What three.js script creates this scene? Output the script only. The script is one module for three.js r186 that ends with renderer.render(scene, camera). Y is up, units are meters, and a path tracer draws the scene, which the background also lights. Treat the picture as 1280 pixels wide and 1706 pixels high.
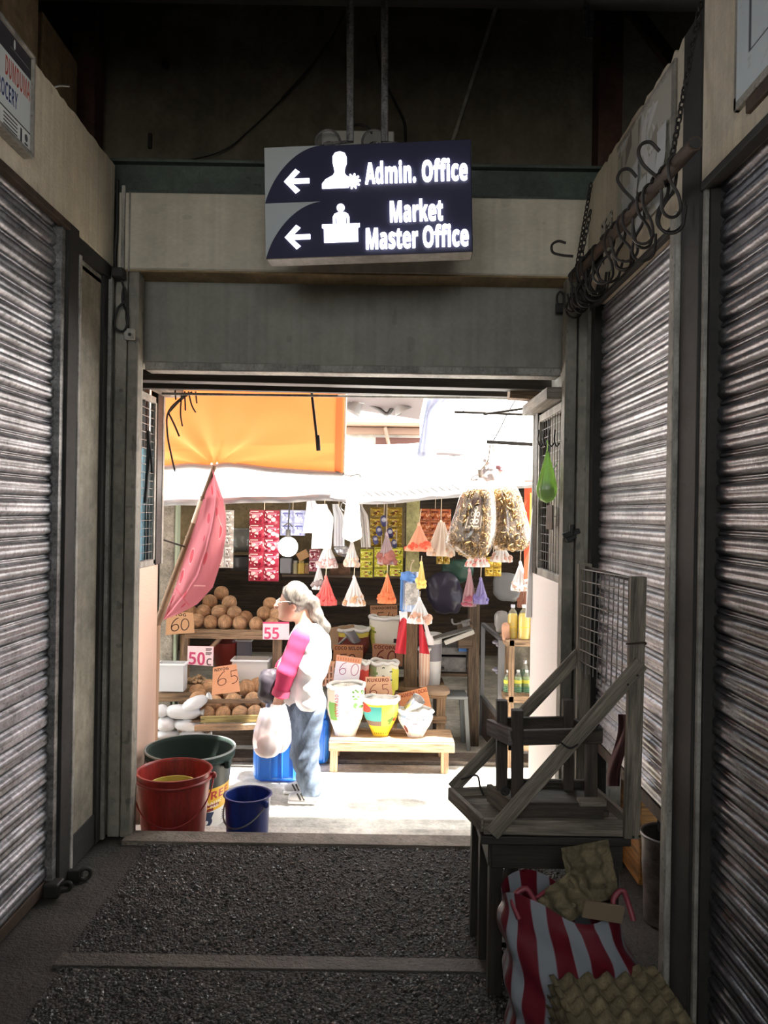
import * as THREE from 'three';
import { RoundedBoxGeometry } from 'three/addons/geometries/RoundedBoxGeometry.js';
import { TextGeometry } from 'three/addons/geometries/TextGeometry.js';
import { FontLoader } from 'three/addons/loaders/FontLoader.js';
import { mergeGeometries, mergeVertices } from 'three/addons/utils/BufferGeometryUtils.js';
import { RectAreaLightUniformsLib } from 'three/addons/lights/RectAreaLightUniformsLib.js';

// ---------- camera, sky, sun, exposure ----------
const EYE = 1.6, FOCAL = 1281, ROLL = 0.016;             // eye height in metres, focal length in pixels of 1280 x 1706
const scene = new THREE.Scene();
const camera = new THREE.PerspectiveCamera(2 * Math.atan(853 / FOCAL) * 180 / Math.PI, 1280 / 1706, 0.05, 200);
camera.position.set(0, EYE, 0); camera.rotation.z = ROLL;
scene.background = new THREE.Color(0.93, 0.97, 1.0); scene.backgroundIntensity = 1.15;
const sun = new THREE.DirectionalLight(0xfff8ee, 6.5);
sun.position.set(5.4, 15.5, -4.5); sun.target.position.set(0, 0, -6); sun.castShadow = true; sun.shadow.radius = 2;
sun.shadow.mapSize.set(2048, 2048); Object.assign(sun.shadow.camera, { left: -12, right: 12, top: 12, bottom: -12, near: 1, far: 50 });
scene.add(sun, sun.target);
const renderer = new THREE.WebGLRenderer({ antialias: true });
renderer.toneMapping = THREE.LinearToneMapping; renderer.toneMappingExposure = 7.2;
renderer.shadowMap.enabled = true;
RectAreaLightUniformsLib.init();

// ---------- small tools ----------
const V = (x, y, z) => new THREE.Vector3(x, y, z);
const C = (r, g, b) => new THREE.Color().setRGB(r, g, b);
function P(u, v, d) { const a = u - 640, b = 853 - v; return V((a - b * ROLL) / FOCAL * d, EYE + (a * ROLL + b) / FOCAL * d, -d); }
const PX = (n, d) => n / FOCAL * d;                       // n pixels at depth d, in metres
function rng(seed) { let a = seed >>> 0; return () => { a = (a + 0x6D2B79F5) | 0; let t = Math.imul(a ^ (a >>> 15), 1 | a); t = (t + Math.imul(t ^ (t >>> 7), 61 | t)) ^ t; return ((t ^ (t >>> 14)) >>> 0) / 4294967296; }; }
const rnd = rng(77);
const lerp = (a, b, t) => a + (b - a) * t, clamp = (x, a = 0, b = 1) => Math.min(b, Math.max(a, x));
const smooth = (a, b, x) => { const t = clamp((x - a) / (b - a)); return t * t * (3 - 2 * t); };
const hash3 = (x, y, z) => { let h = Math.imul(x, 374761393) ^ Math.imul(y, 668265263) ^ Math.imul(z, 2147483647 ^ 1274126177); h = Math.imul(h ^ (h >>> 13), 1274126177); return ((h ^ (h >>> 16)) >>> 0) / 4294967296; };
function noise3(x, y, z) { const i = Math.floor(x), j = Math.floor(y), k = Math.floor(z); let fx = x - i, fy = y - j, fz = z - k; fx = fx * fx * (3 - 2 * fx); fy = fy * fy * (3 - 2 * fy); fz = fz * fz * (3 - 2 * fz);
  const h = (a, b, c) => hash3(i + a, j + b, k + c);
  return lerp(lerp(lerp(h(0, 0, 0), h(1, 0, 0), fx), lerp(h(0, 1, 0), h(1, 1, 0), fx), fy), lerp(lerp(h(0, 0, 1), h(1, 0, 1), fx), lerp(h(0, 1, 1), h(1, 1, 1), fx), fy), fz); }
const fbm3 = (x, y, z, n = 3) => { let s = 0, a = 0.5; for (let i = 0; i < n; i++) { s += a * (noise3(x, y, z) - 0.5); x *= 2.03; y *= 2.03; z *= 2.03; a *= 0.5; } return s; };
// noise that repeats with period p (for textures)
function tile2(x, y, px, py, s) { const i = Math.floor(x), j = Math.floor(y); let fx = x - i, fy = y - j; fx = fx * fx * (3 - 2 * fx); fy = fy * fy * (3 - 2 * fy);
  const h = (a, b) => hash3(((i + a) % px + px) % px, ((j + b) % py + py) % py, s);
  return lerp(lerp(h(0, 0), h(1, 0), fx), lerp(h(0, 1), h(1, 1), fx), fy); }
function dataTex(n, fn, srgb = true) {
  const a = new Uint8Array(n * n * 4);
  for (let j = 0; j < n; j++) for (let i = 0; i < n; i++) { const c = fn(i / n, j / n), o = (j * n + i) * 4; for (let k = 0; k < 3; k++) a[o + k] = clamp(c[k]) * 255; a[o + 3] = 255; }
  const t = new THREE.DataTexture(a, n, n); t.wrapS = t.wrapT = THREE.RepeatWrapping; t.magFilter = THREE.LinearFilter; t.minFilter = THREE.LinearMipmapLinearFilter; t.generateMipmaps = true;
  if (srgb) t.colorSpace = THREE.SRGBColorSpace; t.needsUpdate = true; return t;
}
const rep = (t, x, y) => { const c = t.clone(); c.repeat.set(x, y); c.needsUpdate = true; return c; };
const layers = (x, y, s, list) => { let v = 0; for (const [fx, fy, a] of list) v += a * (tile2(x * fx, y * fy, fx, fy, s + fx) - 0.5); return v; };
const grey = (v) => [v, v, v];
// grime: multiplies a base colour
const T = {
  grime: dataTex(512, (x, y) => { const a = layers(x, y, 3, [[5, 4, 0.25], [13, 11, 0.16], [40, 36, 0.12], [160, 150, 0.1]]); const st = layers(x, y, 9, [[60, 2, 0.10], [150, 3, 0.06]]); const v = 0.84 + a + 0.6 * st; return [v, v * 0.985, v * 0.95]; }),
  plaster: dataTex(512, (x, y) => { const v = 0.93 + layers(x, y, 13, [[3, 2, 0.10], [8, 5, 0.08], [30, 26, 0.05], [150, 140, 0.05]]) + layers(x, y, 19, [[70, 2, 0.06], [160, 3, 0.05]]) - (tile2(x * 26, y * 22, 26, 22, 4) > 0.93 ? 0.06 : 0); return [v, v * 0.99, v * 0.965]; }),
  grimeStrong: dataTex(512, (x, y) => { let v = 0.80 + layers(x, y, 5, [[4, 4, 0.26], [11, 12, 0.2], [37, 40, 0.13], [120, 130, 0.12]]); const sp = tile2(x * 60, y * 60, 60, 60, 3); if (sp > 0.92) v -= 0.16; return [v, v * 0.98, v * 0.95]; }),
  steel: dataTex(512, (x, y) => { let v = 0.74 + layers(x, y, 15, [[3, 9, 0.2], [8, 40, 0.22], [60, 60, 0.16], [200, 120, 0.16]]); const p = tile2(x * 70, y * 200, 70, 200, 31); if (p > 0.87) v -= 0.2; if (tile2(x * 18, y * 60, 18, 60, 5) > 0.82) v -= 0.1; return [v, v * 0.98, v * 0.99]; }),
  wood: dataTex(512, (x, y) => { const w = 0.03 * (tile2(x * 5, y * 4, 5, 4, 2)); let v = 0.82 + layers(x, (y + w) % 1, 25, [[4, 40, 0.3], [8, 110, 0.26], [30, 220, 0.16], [5, 5, 0.12]]); if (tile2(x * 5, y * 12, 5, 12, 8) > 0.93) v -= 0.3; return [v, v * 0.97, v * 0.92]; }),
  fine: dataTex(256, (x, y) => grey(0.5 + layers(x, y, 35, [[16, 16, 0.3], [60, 60, 0.4], [128, 128, 0.4]])), false),
  coarse: dataTex(512, (x, y) => grey(0.5 + layers(x, y, 45, [[24, 24, 0.3], [64, 64, 0.6], [150, 150, 0.5]])), false),
  fibre: dataTex(256, (x, y) => { const v = 0.84 + layers(x, y, 55, [[90, 8, 0.26], [128, 20, 0.22], [6, 6, 0.25]]); return [v, v * 0.96, v * 0.9]; }),
  aggregate: dataTex(1024, (x, y) => { let m = 9, c = 0; const n = 92, i = Math.floor(x * n), j = Math.floor(y * n); for (let a = -1; a < 2; a++) for (let b = -1; b < 2; b++) { const I = (i + a + n) % n, J = (j + b + n) % n, hx = hash3(I, J, 1), hy = hash3(I, J, 2); const dx = x * n - (i + a + hx), dy = y * n - (j + b + hy), q = Math.hypot(dx, dy); if (q < m) { m = q; c = hash3(I, J, 3); } } return grey(clamp(1 - m * 1.15) * (0.45 + 0.55 * c)); }, false),
};
T.aggregateColor = dataTex(1024, (x, y) => { let m = 9, c = 0; const n = 92, i = Math.floor(x * n), j = Math.floor(y * n); for (let a = -1; a < 2; a++) for (let b = -1; b < 2; b++) { const I = (i + a + n) % n, J = (j + b + n) % n, hx = hash3(I, J, 1), hy = hash3(I, J, 2); const q = Math.hypot(x * n - (i + a + hx), y * n - (j + b + hy)); if (q < m) { m = q; c = hash3(I, J, 3); } } const v = (m < 0.55 ? 0.5 + 0.5 * c * c : 0.42) + layers(x, y, 65, [[4, 4, 0.3], [9, 9, 0.2]]); return [v, v * 0.97, v * 0.93]; });

function mat(color, o = {}) {
  const p = { color: Array.isArray(color) ? C(...color) : new THREE.Color(color), roughness: 0.8, metalness: 0, side: THREE.DoubleSide };
  const phys = ['transmission', 'clearcoat', 'sheen', 'ior', 'thickness', 'attenuationColor', 'anisotropy'].some((k) => k in o);
  return phys ? new THREE.MeshPhysicalMaterial({ ...p, ...o }) : new THREE.MeshStandardMaterial({ ...p, ...o });
}
function canvasTex(w, h, draw) { const c = document.createElement('canvas'); c.width = w; c.height = h; const g = c.getContext('2d'); draw(g, w, h); const t = new THREE.CanvasTexture(c); t.colorSpace = THREE.SRGBColorSpace; t.anisotropy = 4; return t; }

// geometry: uv in metres from the dominant normal; 'along' lays the grain along z
function boxUV(g, along = false) {
  const p = g.attributes.position, n = g.attributes.normal, uv = new Float32Array(p.count * 2);
  const ox = rnd() * 3, oy = rnd() * 3;
  for (let i = 0; i < p.count; i++) {
    const x = p.getX(i), y = p.getY(i), z = p.getZ(i), ax = Math.abs(n.getX(i)), ay = Math.abs(n.getY(i)), az = Math.abs(n.getZ(i)); let a, b;
    if (ax >= ay && ax >= az) { a = z; b = y; } else if (ay >= az) { a = along ? z : x; b = along ? x : z; } else { a = x; b = y; }
    uv[i * 2] = a + ox; uv[i * 2 + 1] = b + oy;
  }
  g.setAttribute('uv', new THREE.BufferAttribute(uv, 2)); return g;
}
// box given by its centre; r > 0 rounds its edges
function box(w, h, l, x = 0, y = 0, z = 0, r = 0.004) {
  r = Math.min(r, w * 0.45, h * 0.45, l * 0.45);
  const g = r > 0.0008 ? new RoundedBoxGeometry(w, h, l, 1, r) : new THREE.BoxGeometry(w, h, l);
  boxUV(g, l > w && l > h); return g.translate(x, y, z);
}
// box given by corners
const slab = (x0, x1, y0, y1, z0, z1, r = 0.004) => box(Math.abs(x1 - x0), Math.abs(y1 - y0), Math.abs(z1 - z0), (x0 + x1) / 2, (y0 + y1) / 2, (z0 + z1) / 2, r);
// beam from a to b, w wide, h high
function bar(a, b, w, h, r = 0.003, up = V(0, 1, 0)) {
  const l = a.distanceTo(b), g = r > 0 ? new RoundedBoxGeometry(w, h, l, 1, Math.min(r, w * 0.4, h * 0.4)) : new THREE.BoxGeometry(w, h, l); boxUV(g, true);
  const dir = b.clone().sub(a).normalize(); if (Math.abs(dir.dot(up)) > 0.98) up = V(0, 0, 1);
  const m = new THREE.Matrix4(), X = up.clone().cross(dir).normalize(), Y = dir.clone().cross(X); m.makeBasis(X, Y, dir); g.applyMatrix4(m);
  return g.translate((a.x + b.x) / 2, (a.y + b.y) / 2, (a.z + b.z) / 2);
}
function tube(pts, r, seg, rad = 6, closed = false) { const c = new THREE.CatmullRomCurve3(pts, closed, 'centripetal'); return new THREE.TubeGeometry(c, seg || Math.max(2, pts.length * 4), r, rad, closed); }
function cyl(a, b, r0, r1 = r0, rad = 14, open = false) { const l = a.distanceTo(b), g = new THREE.CylinderGeometry(r1, r0, l, rad, 1, open); const q = new THREE.Quaternion().setFromUnitVectors(V(0, 1, 0), b.clone().sub(a).normalize()); g.applyQuaternion(q); return g.translate((a.x + b.x) / 2, (a.y + b.y) / 2, (a.z + b.z) / 2); }
const lathe = (pts, n = 32) => new THREE.LatheGeometry(pts.map(([x, y]) => new THREE.Vector2(x, y)), n);
// a surface over a grid; uv in metres along it, or 0 to 1 across a print
function sheet(fn, nu, nv, print = false) {
  const pos = [], uv = [], idx = [], pts = [];
  for (let j = 0; j <= nv; j++) for (let i = 0; i <= nu; i++) { const p = fn(i / nu, j / nv); pts.push(p); pos.push(p.x, p.y, p.z); }
  for (let j = 0; j <= nv; j++) { let a = 0; for (let i = 0; i <= nu; i++) { const k = j * (nu + 1) + i; if (i) a += pts[k].distanceTo(pts[k - 1]); const b = j ? uv[(k - nu - 1) * 2 + 1] + pts[k].distanceTo(pts[k - nu - 1]) : 0; uv.push(a, b); } }
  if (print) for (let j = 0; j <= nv; j++) for (let i = 0; i <= nu; i++) { uv[(j * (nu + 1) + i) * 2] = i / nu; uv[(j * (nu + 1) + i) * 2 + 1] = j / nv; }
  for (let j = 0; j < nv; j++) for (let i = 0; i < nu; i++) { const a = j * (nu + 1) + i, b = a + 1, c = a + nu + 1, d = c + 1; idx.push(a, b, d, a, d, c); }
  const g = new THREE.BufferGeometry(); g.setAttribute('position', new THREE.Float32BufferAttribute(pos, 3)); g.setAttribute('uv', new THREE.Float32BufferAttribute(uv, 2)); g.setIndex(idx); g.computeVertexNormals(); return g;
}
// soft squarish lump with dents
function lump(w, h, l, amp, freq, seed = 0, k = 0.6) { const g = new THREE.SphereGeometry(1, 36, 26), p = g.attributes.position, s = (x) => Math.sign(x) * Math.pow(Math.abs(x), k); for (let i = 0; i < p.count; i++) p.setXYZ(i, s(p.getX(i)) * w / 2, s(p.getY(i)) * h / 2, s(p.getZ(i)) * l / 2); return displace(g, amp, freq, seed); }
const merge = (list) => mergeGeometries(list.map((g) => { const o = g.index ? g.toNonIndexed() : g; for (const k of Object.keys(o.attributes)) if (!['position', 'normal', 'uv'].includes(k)) o.deleteAttribute(k); return o; }));
function displace(g, amp, freq, seed = 0) { g = mergeVertices((() => { const c = g.clone(); c.deleteAttribute('normal'); return c; })()); const p = g.attributes.position; g.computeVertexNormals(); const n = g.attributes.normal.clone(); for (let i = 0; i < p.count; i++) { const d = amp * 2 * fbm3(p.getX(i) * freq + seed, p.getY(i) * freq, p.getZ(i) * freq, 3); p.setXYZ(i, p.getX(i) + n.getX(i) * d, p.getY(i) + n.getY(i) * d, p.getZ(i) + n.getZ(i) * d); } g.computeVertexNormals(); return g; }
// smooth surface of a distance field (surface nets)
function sdfMesh(f, lo, hi, c) {
  const nx = Math.ceil((hi.x - lo.x) / c) + 1, ny = Math.ceil((hi.y - lo.y) / c) + 1, nz = Math.ceil((hi.z - lo.z) / c) + 1;
  const val = new Float32Array(nx * ny * nz), id = (i, j, k) => (k * ny + j) * nx + i;
  for (let k = 0; k < nz; k++) for (let j = 0; j < ny; j++) for (let i = 0; i < nx; i++) val[id(i, j, k)] = f(lo.x + i * c, lo.y + j * c, lo.z + k * c);
  const vid = new Int32Array(nx * ny * nz).fill(-1), pos = [], idx = [];
  for (let k = 0; k < nz - 1; k++) for (let j = 0; j < ny - 1; j++) for (let i = 0; i < nx - 1; i++) {
    let sx = 0, sy = 0, sz = 0, n = 0, m = 0;
    const q = []; for (let a = 0; a < 8; a++) { const w = val[id(i + (a & 1), j + ((a >> 1) & 1), k + (a >> 2))]; q.push(w); if (w < 0) m |= 1 << a; }
    if (m === 0 || m === 255) continue;
    for (let a = 0; a < 8; a++) for (const bit of [1, 2, 4]) { if (a & bit) continue; const b = a | bit; if ((q[a] < 0) === (q[b] < 0)) continue; const t = q[a] / (q[a] - q[b]); sx += (a & 1) + (bit === 1 ? t : 0); sy += ((a >> 1) & 1) + (bit === 2 ? t : 0); sz += (a >> 2) + (bit === 4 ? t : 0); n++; }
    vid[id(i, j, k)] = pos.length / 3; pos.push(lo.x + (i + sx / n) * c, lo.y + (j + sy / n) * c, lo.z + (k + sz / n) * c);
  }
  const quad = (a, b, d, e, flip) => { if (a < 0 || b < 0 || d < 0 || e < 0) return; flip ? idx.push(a, d, b, a, e, d) : idx.push(a, b, d, a, d, e); };
  for (let k = 1; k < nz - 1; k++) for (let j = 1; j < ny - 1; j++) for (let i = 1; i < nx - 1; i++) {
    const s = val[id(i, j, k)] < 0;
    if (s !== val[id(i + 1, j, k)] < 0) quad(vid[id(i, j - 1, k - 1)], vid[id(i, j, k - 1)], vid[id(i, j, k)], vid[id(i, j - 1, k)], !s);
    if (s !== val[id(i, j + 1, k)] < 0) quad(vid[id(i - 1, j, k - 1)], vid[id(i - 1, j, k)], vid[id(i, j, k)], vid[id(i, j, k - 1)], !s);
    if (s !== val[id(i, j, k + 1)] < 0) quad(vid[id(i - 1, j - 1, k)], vid[id(i, j - 1, k)], vid[id(i, j, k)], vid[id(i - 1, j, k)], !s);
  }
  const g = new THREE.BufferGeometry(); g.setAttribute('position', new THREE.Float32BufferAttribute(pos, 3)); g.setIndex(idx); g.computeVertexNormals();
  const uv = new Float32Array(pos.length / 3 * 2); for (let i = 0; i < pos.length / 3; i++) { uv[2 * i] = pos[3 * i] + pos[3 * i + 2]; uv[2 * i + 1] = pos[3 * i + 1]; } g.setAttribute('uv', new THREE.BufferAttribute(uv, 2)); return g;
}
const smin = (a, b, k) => { const h = Math.max(k - Math.abs(a - b), 0) / k; return Math.min(a, b) - h * h * k * 0.25; };
function capsule(x, y, z, a, b, ra, rb) { const bx = b.x - a.x, by = b.y - a.y, bz = b.z - a.z, px = x - a.x, py = y - a.y, pz = z - a.z; const t = clamp((px * bx + py * by + pz * bz) / (bx * bx + by * by + bz * bz)); return Math.hypot(px - bx * t, py - by * t, pz - bz * t) - lerp(ra, rb, t); }
const ellipsoid = (x, y, z, c, rx, ry, rz) => { const k = Math.hypot((x - c.x) / rx, (y - c.y) / ry, (z - c.z) / rz); return (k - 1) * Math.min(rx, ry, rz); };

// ---------- things, parts, structure ----------
const used = {}, origin = new WeakMap();
function numbered(n) { const k = (used[n] = (used[n] ?? -1) + 1); return k ? n + '_' + String(k).padStart(3, '0') : n; }
const shadowed = (m) => { m.castShadow = m.receiveShadow = true; return m; };
const meta = (o, label, category, group, kind) => { o.userData.label = label; if (category) o.userData.category = category; if (group) o.userData.group = group; if (kind) o.userData.kind = kind; return o; };
// a Group whose parts are given in world coordinates
function thing(name, label, category, base = V(0, 0, 0), group) { const o = new THREE.Group(); o.name = numbered(name); o.position.copy(base); origin.set(o, base.clone()); scene.add(o); return meta(o, label, category, group); }
function part(name, geo, m, parent, label) { const o = origin.get(parent) || V(0, 0, 0); geo = Array.isArray(geo) ? merge(geo) : geo; geo.translate(-o.x, -o.y, -o.z); const e = shadowed(new THREE.Mesh(geo, m)); e.name = name; parent.add(e); origin.set(e, o); if (label) e.userData.label = label; return e; }
// a shared geometry put somewhere (world position) under a parent
function piece(name, geo, m, parent, at, q, s) { const o = origin.get(parent) || V(0, 0, 0), e = shadowed(new THREE.Mesh(geo, m)); e.name = name; e.position.copy(at).sub(o); if (q) e.quaternion.copy(q); if (s) e.scale.set(...(s.length ? s : [s, s, s])); parent.add(e); return e; }
function single(name, label, category, geo, m, group, base) { geo = Array.isArray(geo) ? merge(geo) : geo; if (!base) { geo.computeBoundingBox(); const b = geo.boundingBox; base = V((b.min.x + b.max.x) / 2, b.min.y, (b.min.z + b.max.z) / 2); } geo.translate(-base.x, -base.y, -base.z); const e = shadowed(new THREE.Mesh(geo, m)); e.name = numbered(name); e.position.copy(base); origin.set(e, base.clone()); scene.add(e); return meta(e, label, category, group); }
function struct(name, geo, m, label, category = 'structure') { const e = shadowed(new THREE.Mesh(Array.isArray(geo) ? merge(geo) : geo, m)); e.name = numbered(name); scene.add(e); origin.set(e, V(0, 0, 0)); return meta(e, label, category, null, 'structure'); }
function copy(o, at, label, turn) { const c = o.clone(); c.name = numbered(o.name.replace(/_\d{3}$/, '')); c.position.copy(at); if (turn) c.quaternion.copy(turn); scene.add(c); if (label) c.userData.label = label; return c; }
const quat = (x, y, z) => new THREE.Quaternion().setFromEuler(new THREE.Euler(x, y, z));

// ---------- shared materials ----------
const M = {
  fascia: mat([0.70, 0.63, 0.505], { map: rep(T.plaster, 0.7, 0.7), bumpMap: rep(T.fine, 2, 2), bumpScale: 0.002, roughness: 0.85 }),
  beam: mat([0.68, 0.625, 0.52], { map: rep(T.plaster, 0.4, 0.8), bumpMap: rep(T.fine, 2, 2), bumpScale: 0.0015, roughness: 0.8 }),
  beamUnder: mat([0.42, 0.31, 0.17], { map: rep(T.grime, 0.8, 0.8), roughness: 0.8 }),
  pillar: mat([0.34, 0.325, 0.28], { map: rep(T.grimeStrong, 0.5, 0.35), bumpMap: rep(T.fine, 2, 2), bumpScale: 0.002, roughness: 0.7 }),
  greyPaint: mat([0.31, 0.30, 0.265], { map: rep(T.plaster, 0.5, 0.5), roughness: 0.75 }),
  darkSteel: mat([0.03, 0.028, 0.026], { map: rep(T.grimeStrong, 1, 1), roughness: 0.8 }),
  darkWall: mat([0.17, 0.155, 0.125], { map: rep(T.grime, 0.35, 0.35), bumpMap: rep(T.fine, 1, 1), bumpScale: 0.002, roughness: 0.9 }),
  roof: mat([0.16, 0.15, 0.14], { roughness: 0.9 }),
  redSteel: mat([0.12, 0.06, 0.045], { map: rep(T.grimeStrong, 1, 1), roughness: 0.7 }),
  greenSteel: mat([0.08, 0.11, 0.095], { map: rep(T.grimeStrong, 1, 1), roughness: 0.6 }),
  slat: mat([0.47, 0.485, 0.51], { map: rep(T.steel, 1, 1), bumpMap: rep(T.fine, 3, 3), bumpScale: 0.0006, roughness: 0.42, metalness: 0.55 }),
  slatOld: mat([0.21, 0.215, 0.225], { map: rep(T.steel, 1.6, 1.3), bumpMap: rep(T.fine, 3, 3), bumpScale: 0.0008, roughness: 0.36, metalness: 0.6 }),
  galv: mat([0.42, 0.42, 0.41], { map: rep(T.steel, 2, 2), roughness: 0.45, metalness: 0.6 }),
  palePaint: mat([0.42, 0.41, 0.38], { map: rep(T.grimeStrong, 2, 1), roughness: 0.7 }),
  concrete: mat([0.36, 0.34, 0.31], { map: rep(T.grimeStrong, 0.8, 0.8), bumpMap: rep(T.coarse, 1.5, 1.5), bumpScale: 0.004, roughness: 0.85 }),
  floorPlain: mat([0.05, 0.044, 0.038], { map: rep(T.grimeStrong, 0.9, 0.9), bumpMap: rep(T.coarse, 1.5, 1.5), bumpScale: 0.004, roughness: 0.75 }),
  aggregate: mat([0.045, 0.041, 0.037], { map: rep(T.aggregateColor, 1, 1), bumpMap: rep(T.aggregate, 1, 1), bumpScale: 0.009, roughness: 0.72 }),
  street: mat([0.76, 0.74, 0.71], { map: rep(T.grime, 0.5, 0.5), bumpMap: rep(T.coarse, 0.8, 0.8), bumpScale: 0.004, roughness: 0.9 }),
  rail: mat([0.34, 0.34, 0.32], { map: rep(T.steel, 2, 2), roughness: 0.5, metalness: 0.4 }),
  woodGrey: mat([0.24, 0.22, 0.19], { map: rep(T.wood, 1.6, 3), bumpMap: rep(T.fine, 2, 6), bumpScale: 0.0015, roughness: 0.75 }),
  woodDark: mat([0.06, 0.048, 0.038], { map: rep(T.wood, 1.6, 3), bumpMap: rep(T.fine, 2, 6), bumpScale: 0.0015, roughness: 0.7 }),
  woodBlack: mat([0.034, 0.028, 0.024], { map: rep(T.wood, 1.6, 3), roughness: 0.65 }),
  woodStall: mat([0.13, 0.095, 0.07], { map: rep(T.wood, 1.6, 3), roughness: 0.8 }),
  woodPale: mat([0.62, 0.42, 0.27], { map: rep(T.wood, 1.5, 3), roughness: 0.75 }),
  woodOld: mat([0.34, 0.23, 0.15], { map: rep(T.wood, 1.5, 3), bumpMap: rep(T.fine, 2, 6), bumpScale: 0.0015, roughness: 0.8 }),
  iron: mat([0.035, 0.03, 0.027], { roughness: 0.55, metalness: 0.6 }),
  rust: mat([0.10, 0.065, 0.045], { map: rep(T.grimeStrong, 3, 3), roughness: 0.8, metalness: 0.3 }),
  wire: mat([0.22, 0.21, 0.2], { roughness: 0.5, metalness: 0.7 }),
  cable: mat([0.012, 0.011, 0.010], { roughness: 0.6 }),
  string: mat([0.55, 0.45, 0.33], { roughness: 0.9 }),
  card: mat([0.42, 0.27, 0.16], { map: rep(T.fibre, 1, 1), roughness: 0.9 }),
  cardDim: mat([0.32, 0.23, 0.14], { map: rep(T.grime, 1, 1), roughness: 0.9 }),
};

// ---------- the hall ----------
const XL = -1.338, XR = 0.98, DB = 3.73;                   // shop fronts on both sides; depth of the end beam
struct('floor', slab(-4.2, 1.75, -0.4, -0.008, 1.75, -3.78, 0), M.floorPlain, 'dark worn concrete floor of the market passage', 'floor');
const paving = [[-1.10, 0.92, 1.75, -2.675], [-1.115, 0.92, -2.755, -3.665]];
for (const [x0, x1, z0, z1] of paving) struct('floor_paving', slab(x0, x1, -0.02, 0, z0, z1, 0.003), M.aggregate, z0 > 0 ? 'dark exposed aggregate floor panel in front of the concrete strip' : 'dark exposed aggregate floor panel between the concrete strip and the door sill', 'floor');
const railPaint = M.concrete;
struct('floor_strip', slab(-1.13, 0.93, -0.02, 0.006, -2.675, -2.755, 0.004), mat([0.10, 0.09, 0.078], { map: rep(T.grimeStrong, 0.8, 0.8), bumpMap: rep(T.coarse, 1.5, 1.5), bumpScale: 0.004, roughness: 0.7 }), 'narrow smooth concrete strip crossing the aggregate floor', 'floor strip');
struct('door_sill', slab(-1.23, 0.9, -0.02, 0.014, -3.665, -3.79, 0.006), mat([0.27, 0.235, 0.2], { map: rep(T.grimeStrong, 0.8, 0.8), bumpMap: rep(T.coarse, 1.5, 1.5), bumpScale: 0.004, roughness: 0.7 }), 'pale concrete door sill along the bright end of the passage', 'sill');
{ // loose stones standing proud of the aggregate floor
  const g = new THREE.IcosahedronGeometry(1, 0), n = 15000, m = mat([0.085, 0.078, 0.07], { roughness: 0.32, flatShading: true }), s = new THREE.InstancedMesh(g, m, n), q = rng(5), k = new THREE.Matrix4();
  for (let i = 0; i < n; i++) { let x = lerp(-1.09, 0.9, q()), z = -lerp(2.1, 3.655, q()); if (z < -2.66 && z > -2.77) z = -2.9 - 0.5 * q(); const r = 0.0032 + 0.0065 * q() * q(); k.compose(V(x, r * 0.15, z), quat(q() * 6, q() * 6, q() * 6), V(r * 1.3, r * 0.8, r)); s.setMatrixAt(i, k); const c = 0.35 + 1.5 * q() * q(); s.setColorAt(i, C(c, c * 0.97, c * 0.94)); }
  s.name = 'floor_pebbles'; s.receiveShadow = s.castShadow = true; s.frustumCulled = false; scene.add(s); meta(s, 'small dark pebbles showing in the passage floor', 'pebbles', null, 'stuff');
}
struct('wall_left', slab(-4.3, -4.2, -0.3, 4.8, 1.75, -4.2, 0), M.darkWall, 'dark outer wall of the market hall behind the cardboard boxes', 'wall');
struct('wall_right', slab(4.2, 4.3, -0.3, 4.8, 1.75, -4.2, 0), M.darkWall, 'dark outer wall of the market hall beyond the white boards', 'wall');
struct('ceiling', slab(-4.3, 4.3, 4.7, 4.8, 1.75, -4.2, 0), M.roof, 'black underside of the market roof', 'ceiling');
struct('wall_back', [slab(-4.2, 4.2, 2.78, 4.7, -4.10, -4.2, 0), slab(-4.2, -1.53, -0.3, 2.78, -4.10, -4.2, 0)], M.darkWall, 'dark stained wall above the concrete beam', 'wall');
struct('wall_jamb', [slab(-1.62, -1.222, -0.3, 2.78, -3.805, -3.86, 0), slab(-1.62, -1.51, -0.3, 2.78, -3.86, -4.2, 0)], M.pillar, 'grey return wall behind the pillar by the buckets', 'wall'); struct('wall_jamb', [slab(0.905, 1.25, -0.3, 2.78, -3.805, -4.2, 0)], M.pillar, 'grey return wall behind the pillar by the stand', 'wall');
struct('wall_rear', [slab(-4.2, XL, 0, 4.7, 1.75, 1.65, 0), slab(XR, 4.2, 0, 4.7, 1.75, 1.65, 0), slab(XL, XR, 3.26, 4.7, 1.75, 1.65, 0), slab(XL, XR, 0, 2.05, 1.75, 1.65, 0)], M.darkWall, 'dark wall around the entrance behind the viewer', 'wall');  // high opening shaped to light the beam more than the floor
struct('ground_rear', slab(-14, 14, -0.5, -0.02, 1.75, 24, 0), mat([0.45, 0.44, 0.42], { map: rep(T.grimeStrong, 0.4, 0.4), roughness: 0.9 }), 'concrete yard outside the other end of the passage', 'ground');
struct('ceiling_shade_slab', slab(-4.2, 4.2, 3.275, 3.36, 1.65, -1.9, 0), mat([0.34, 0.32, 0.28], { map: rep(T.plaster, 0.5, 0.5), roughness: 0.85 }), 'storage loft floor above the viewer end of the passage', 'ceiling');  // added unseen slab, keeps rear daylight off the upper wall
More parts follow.
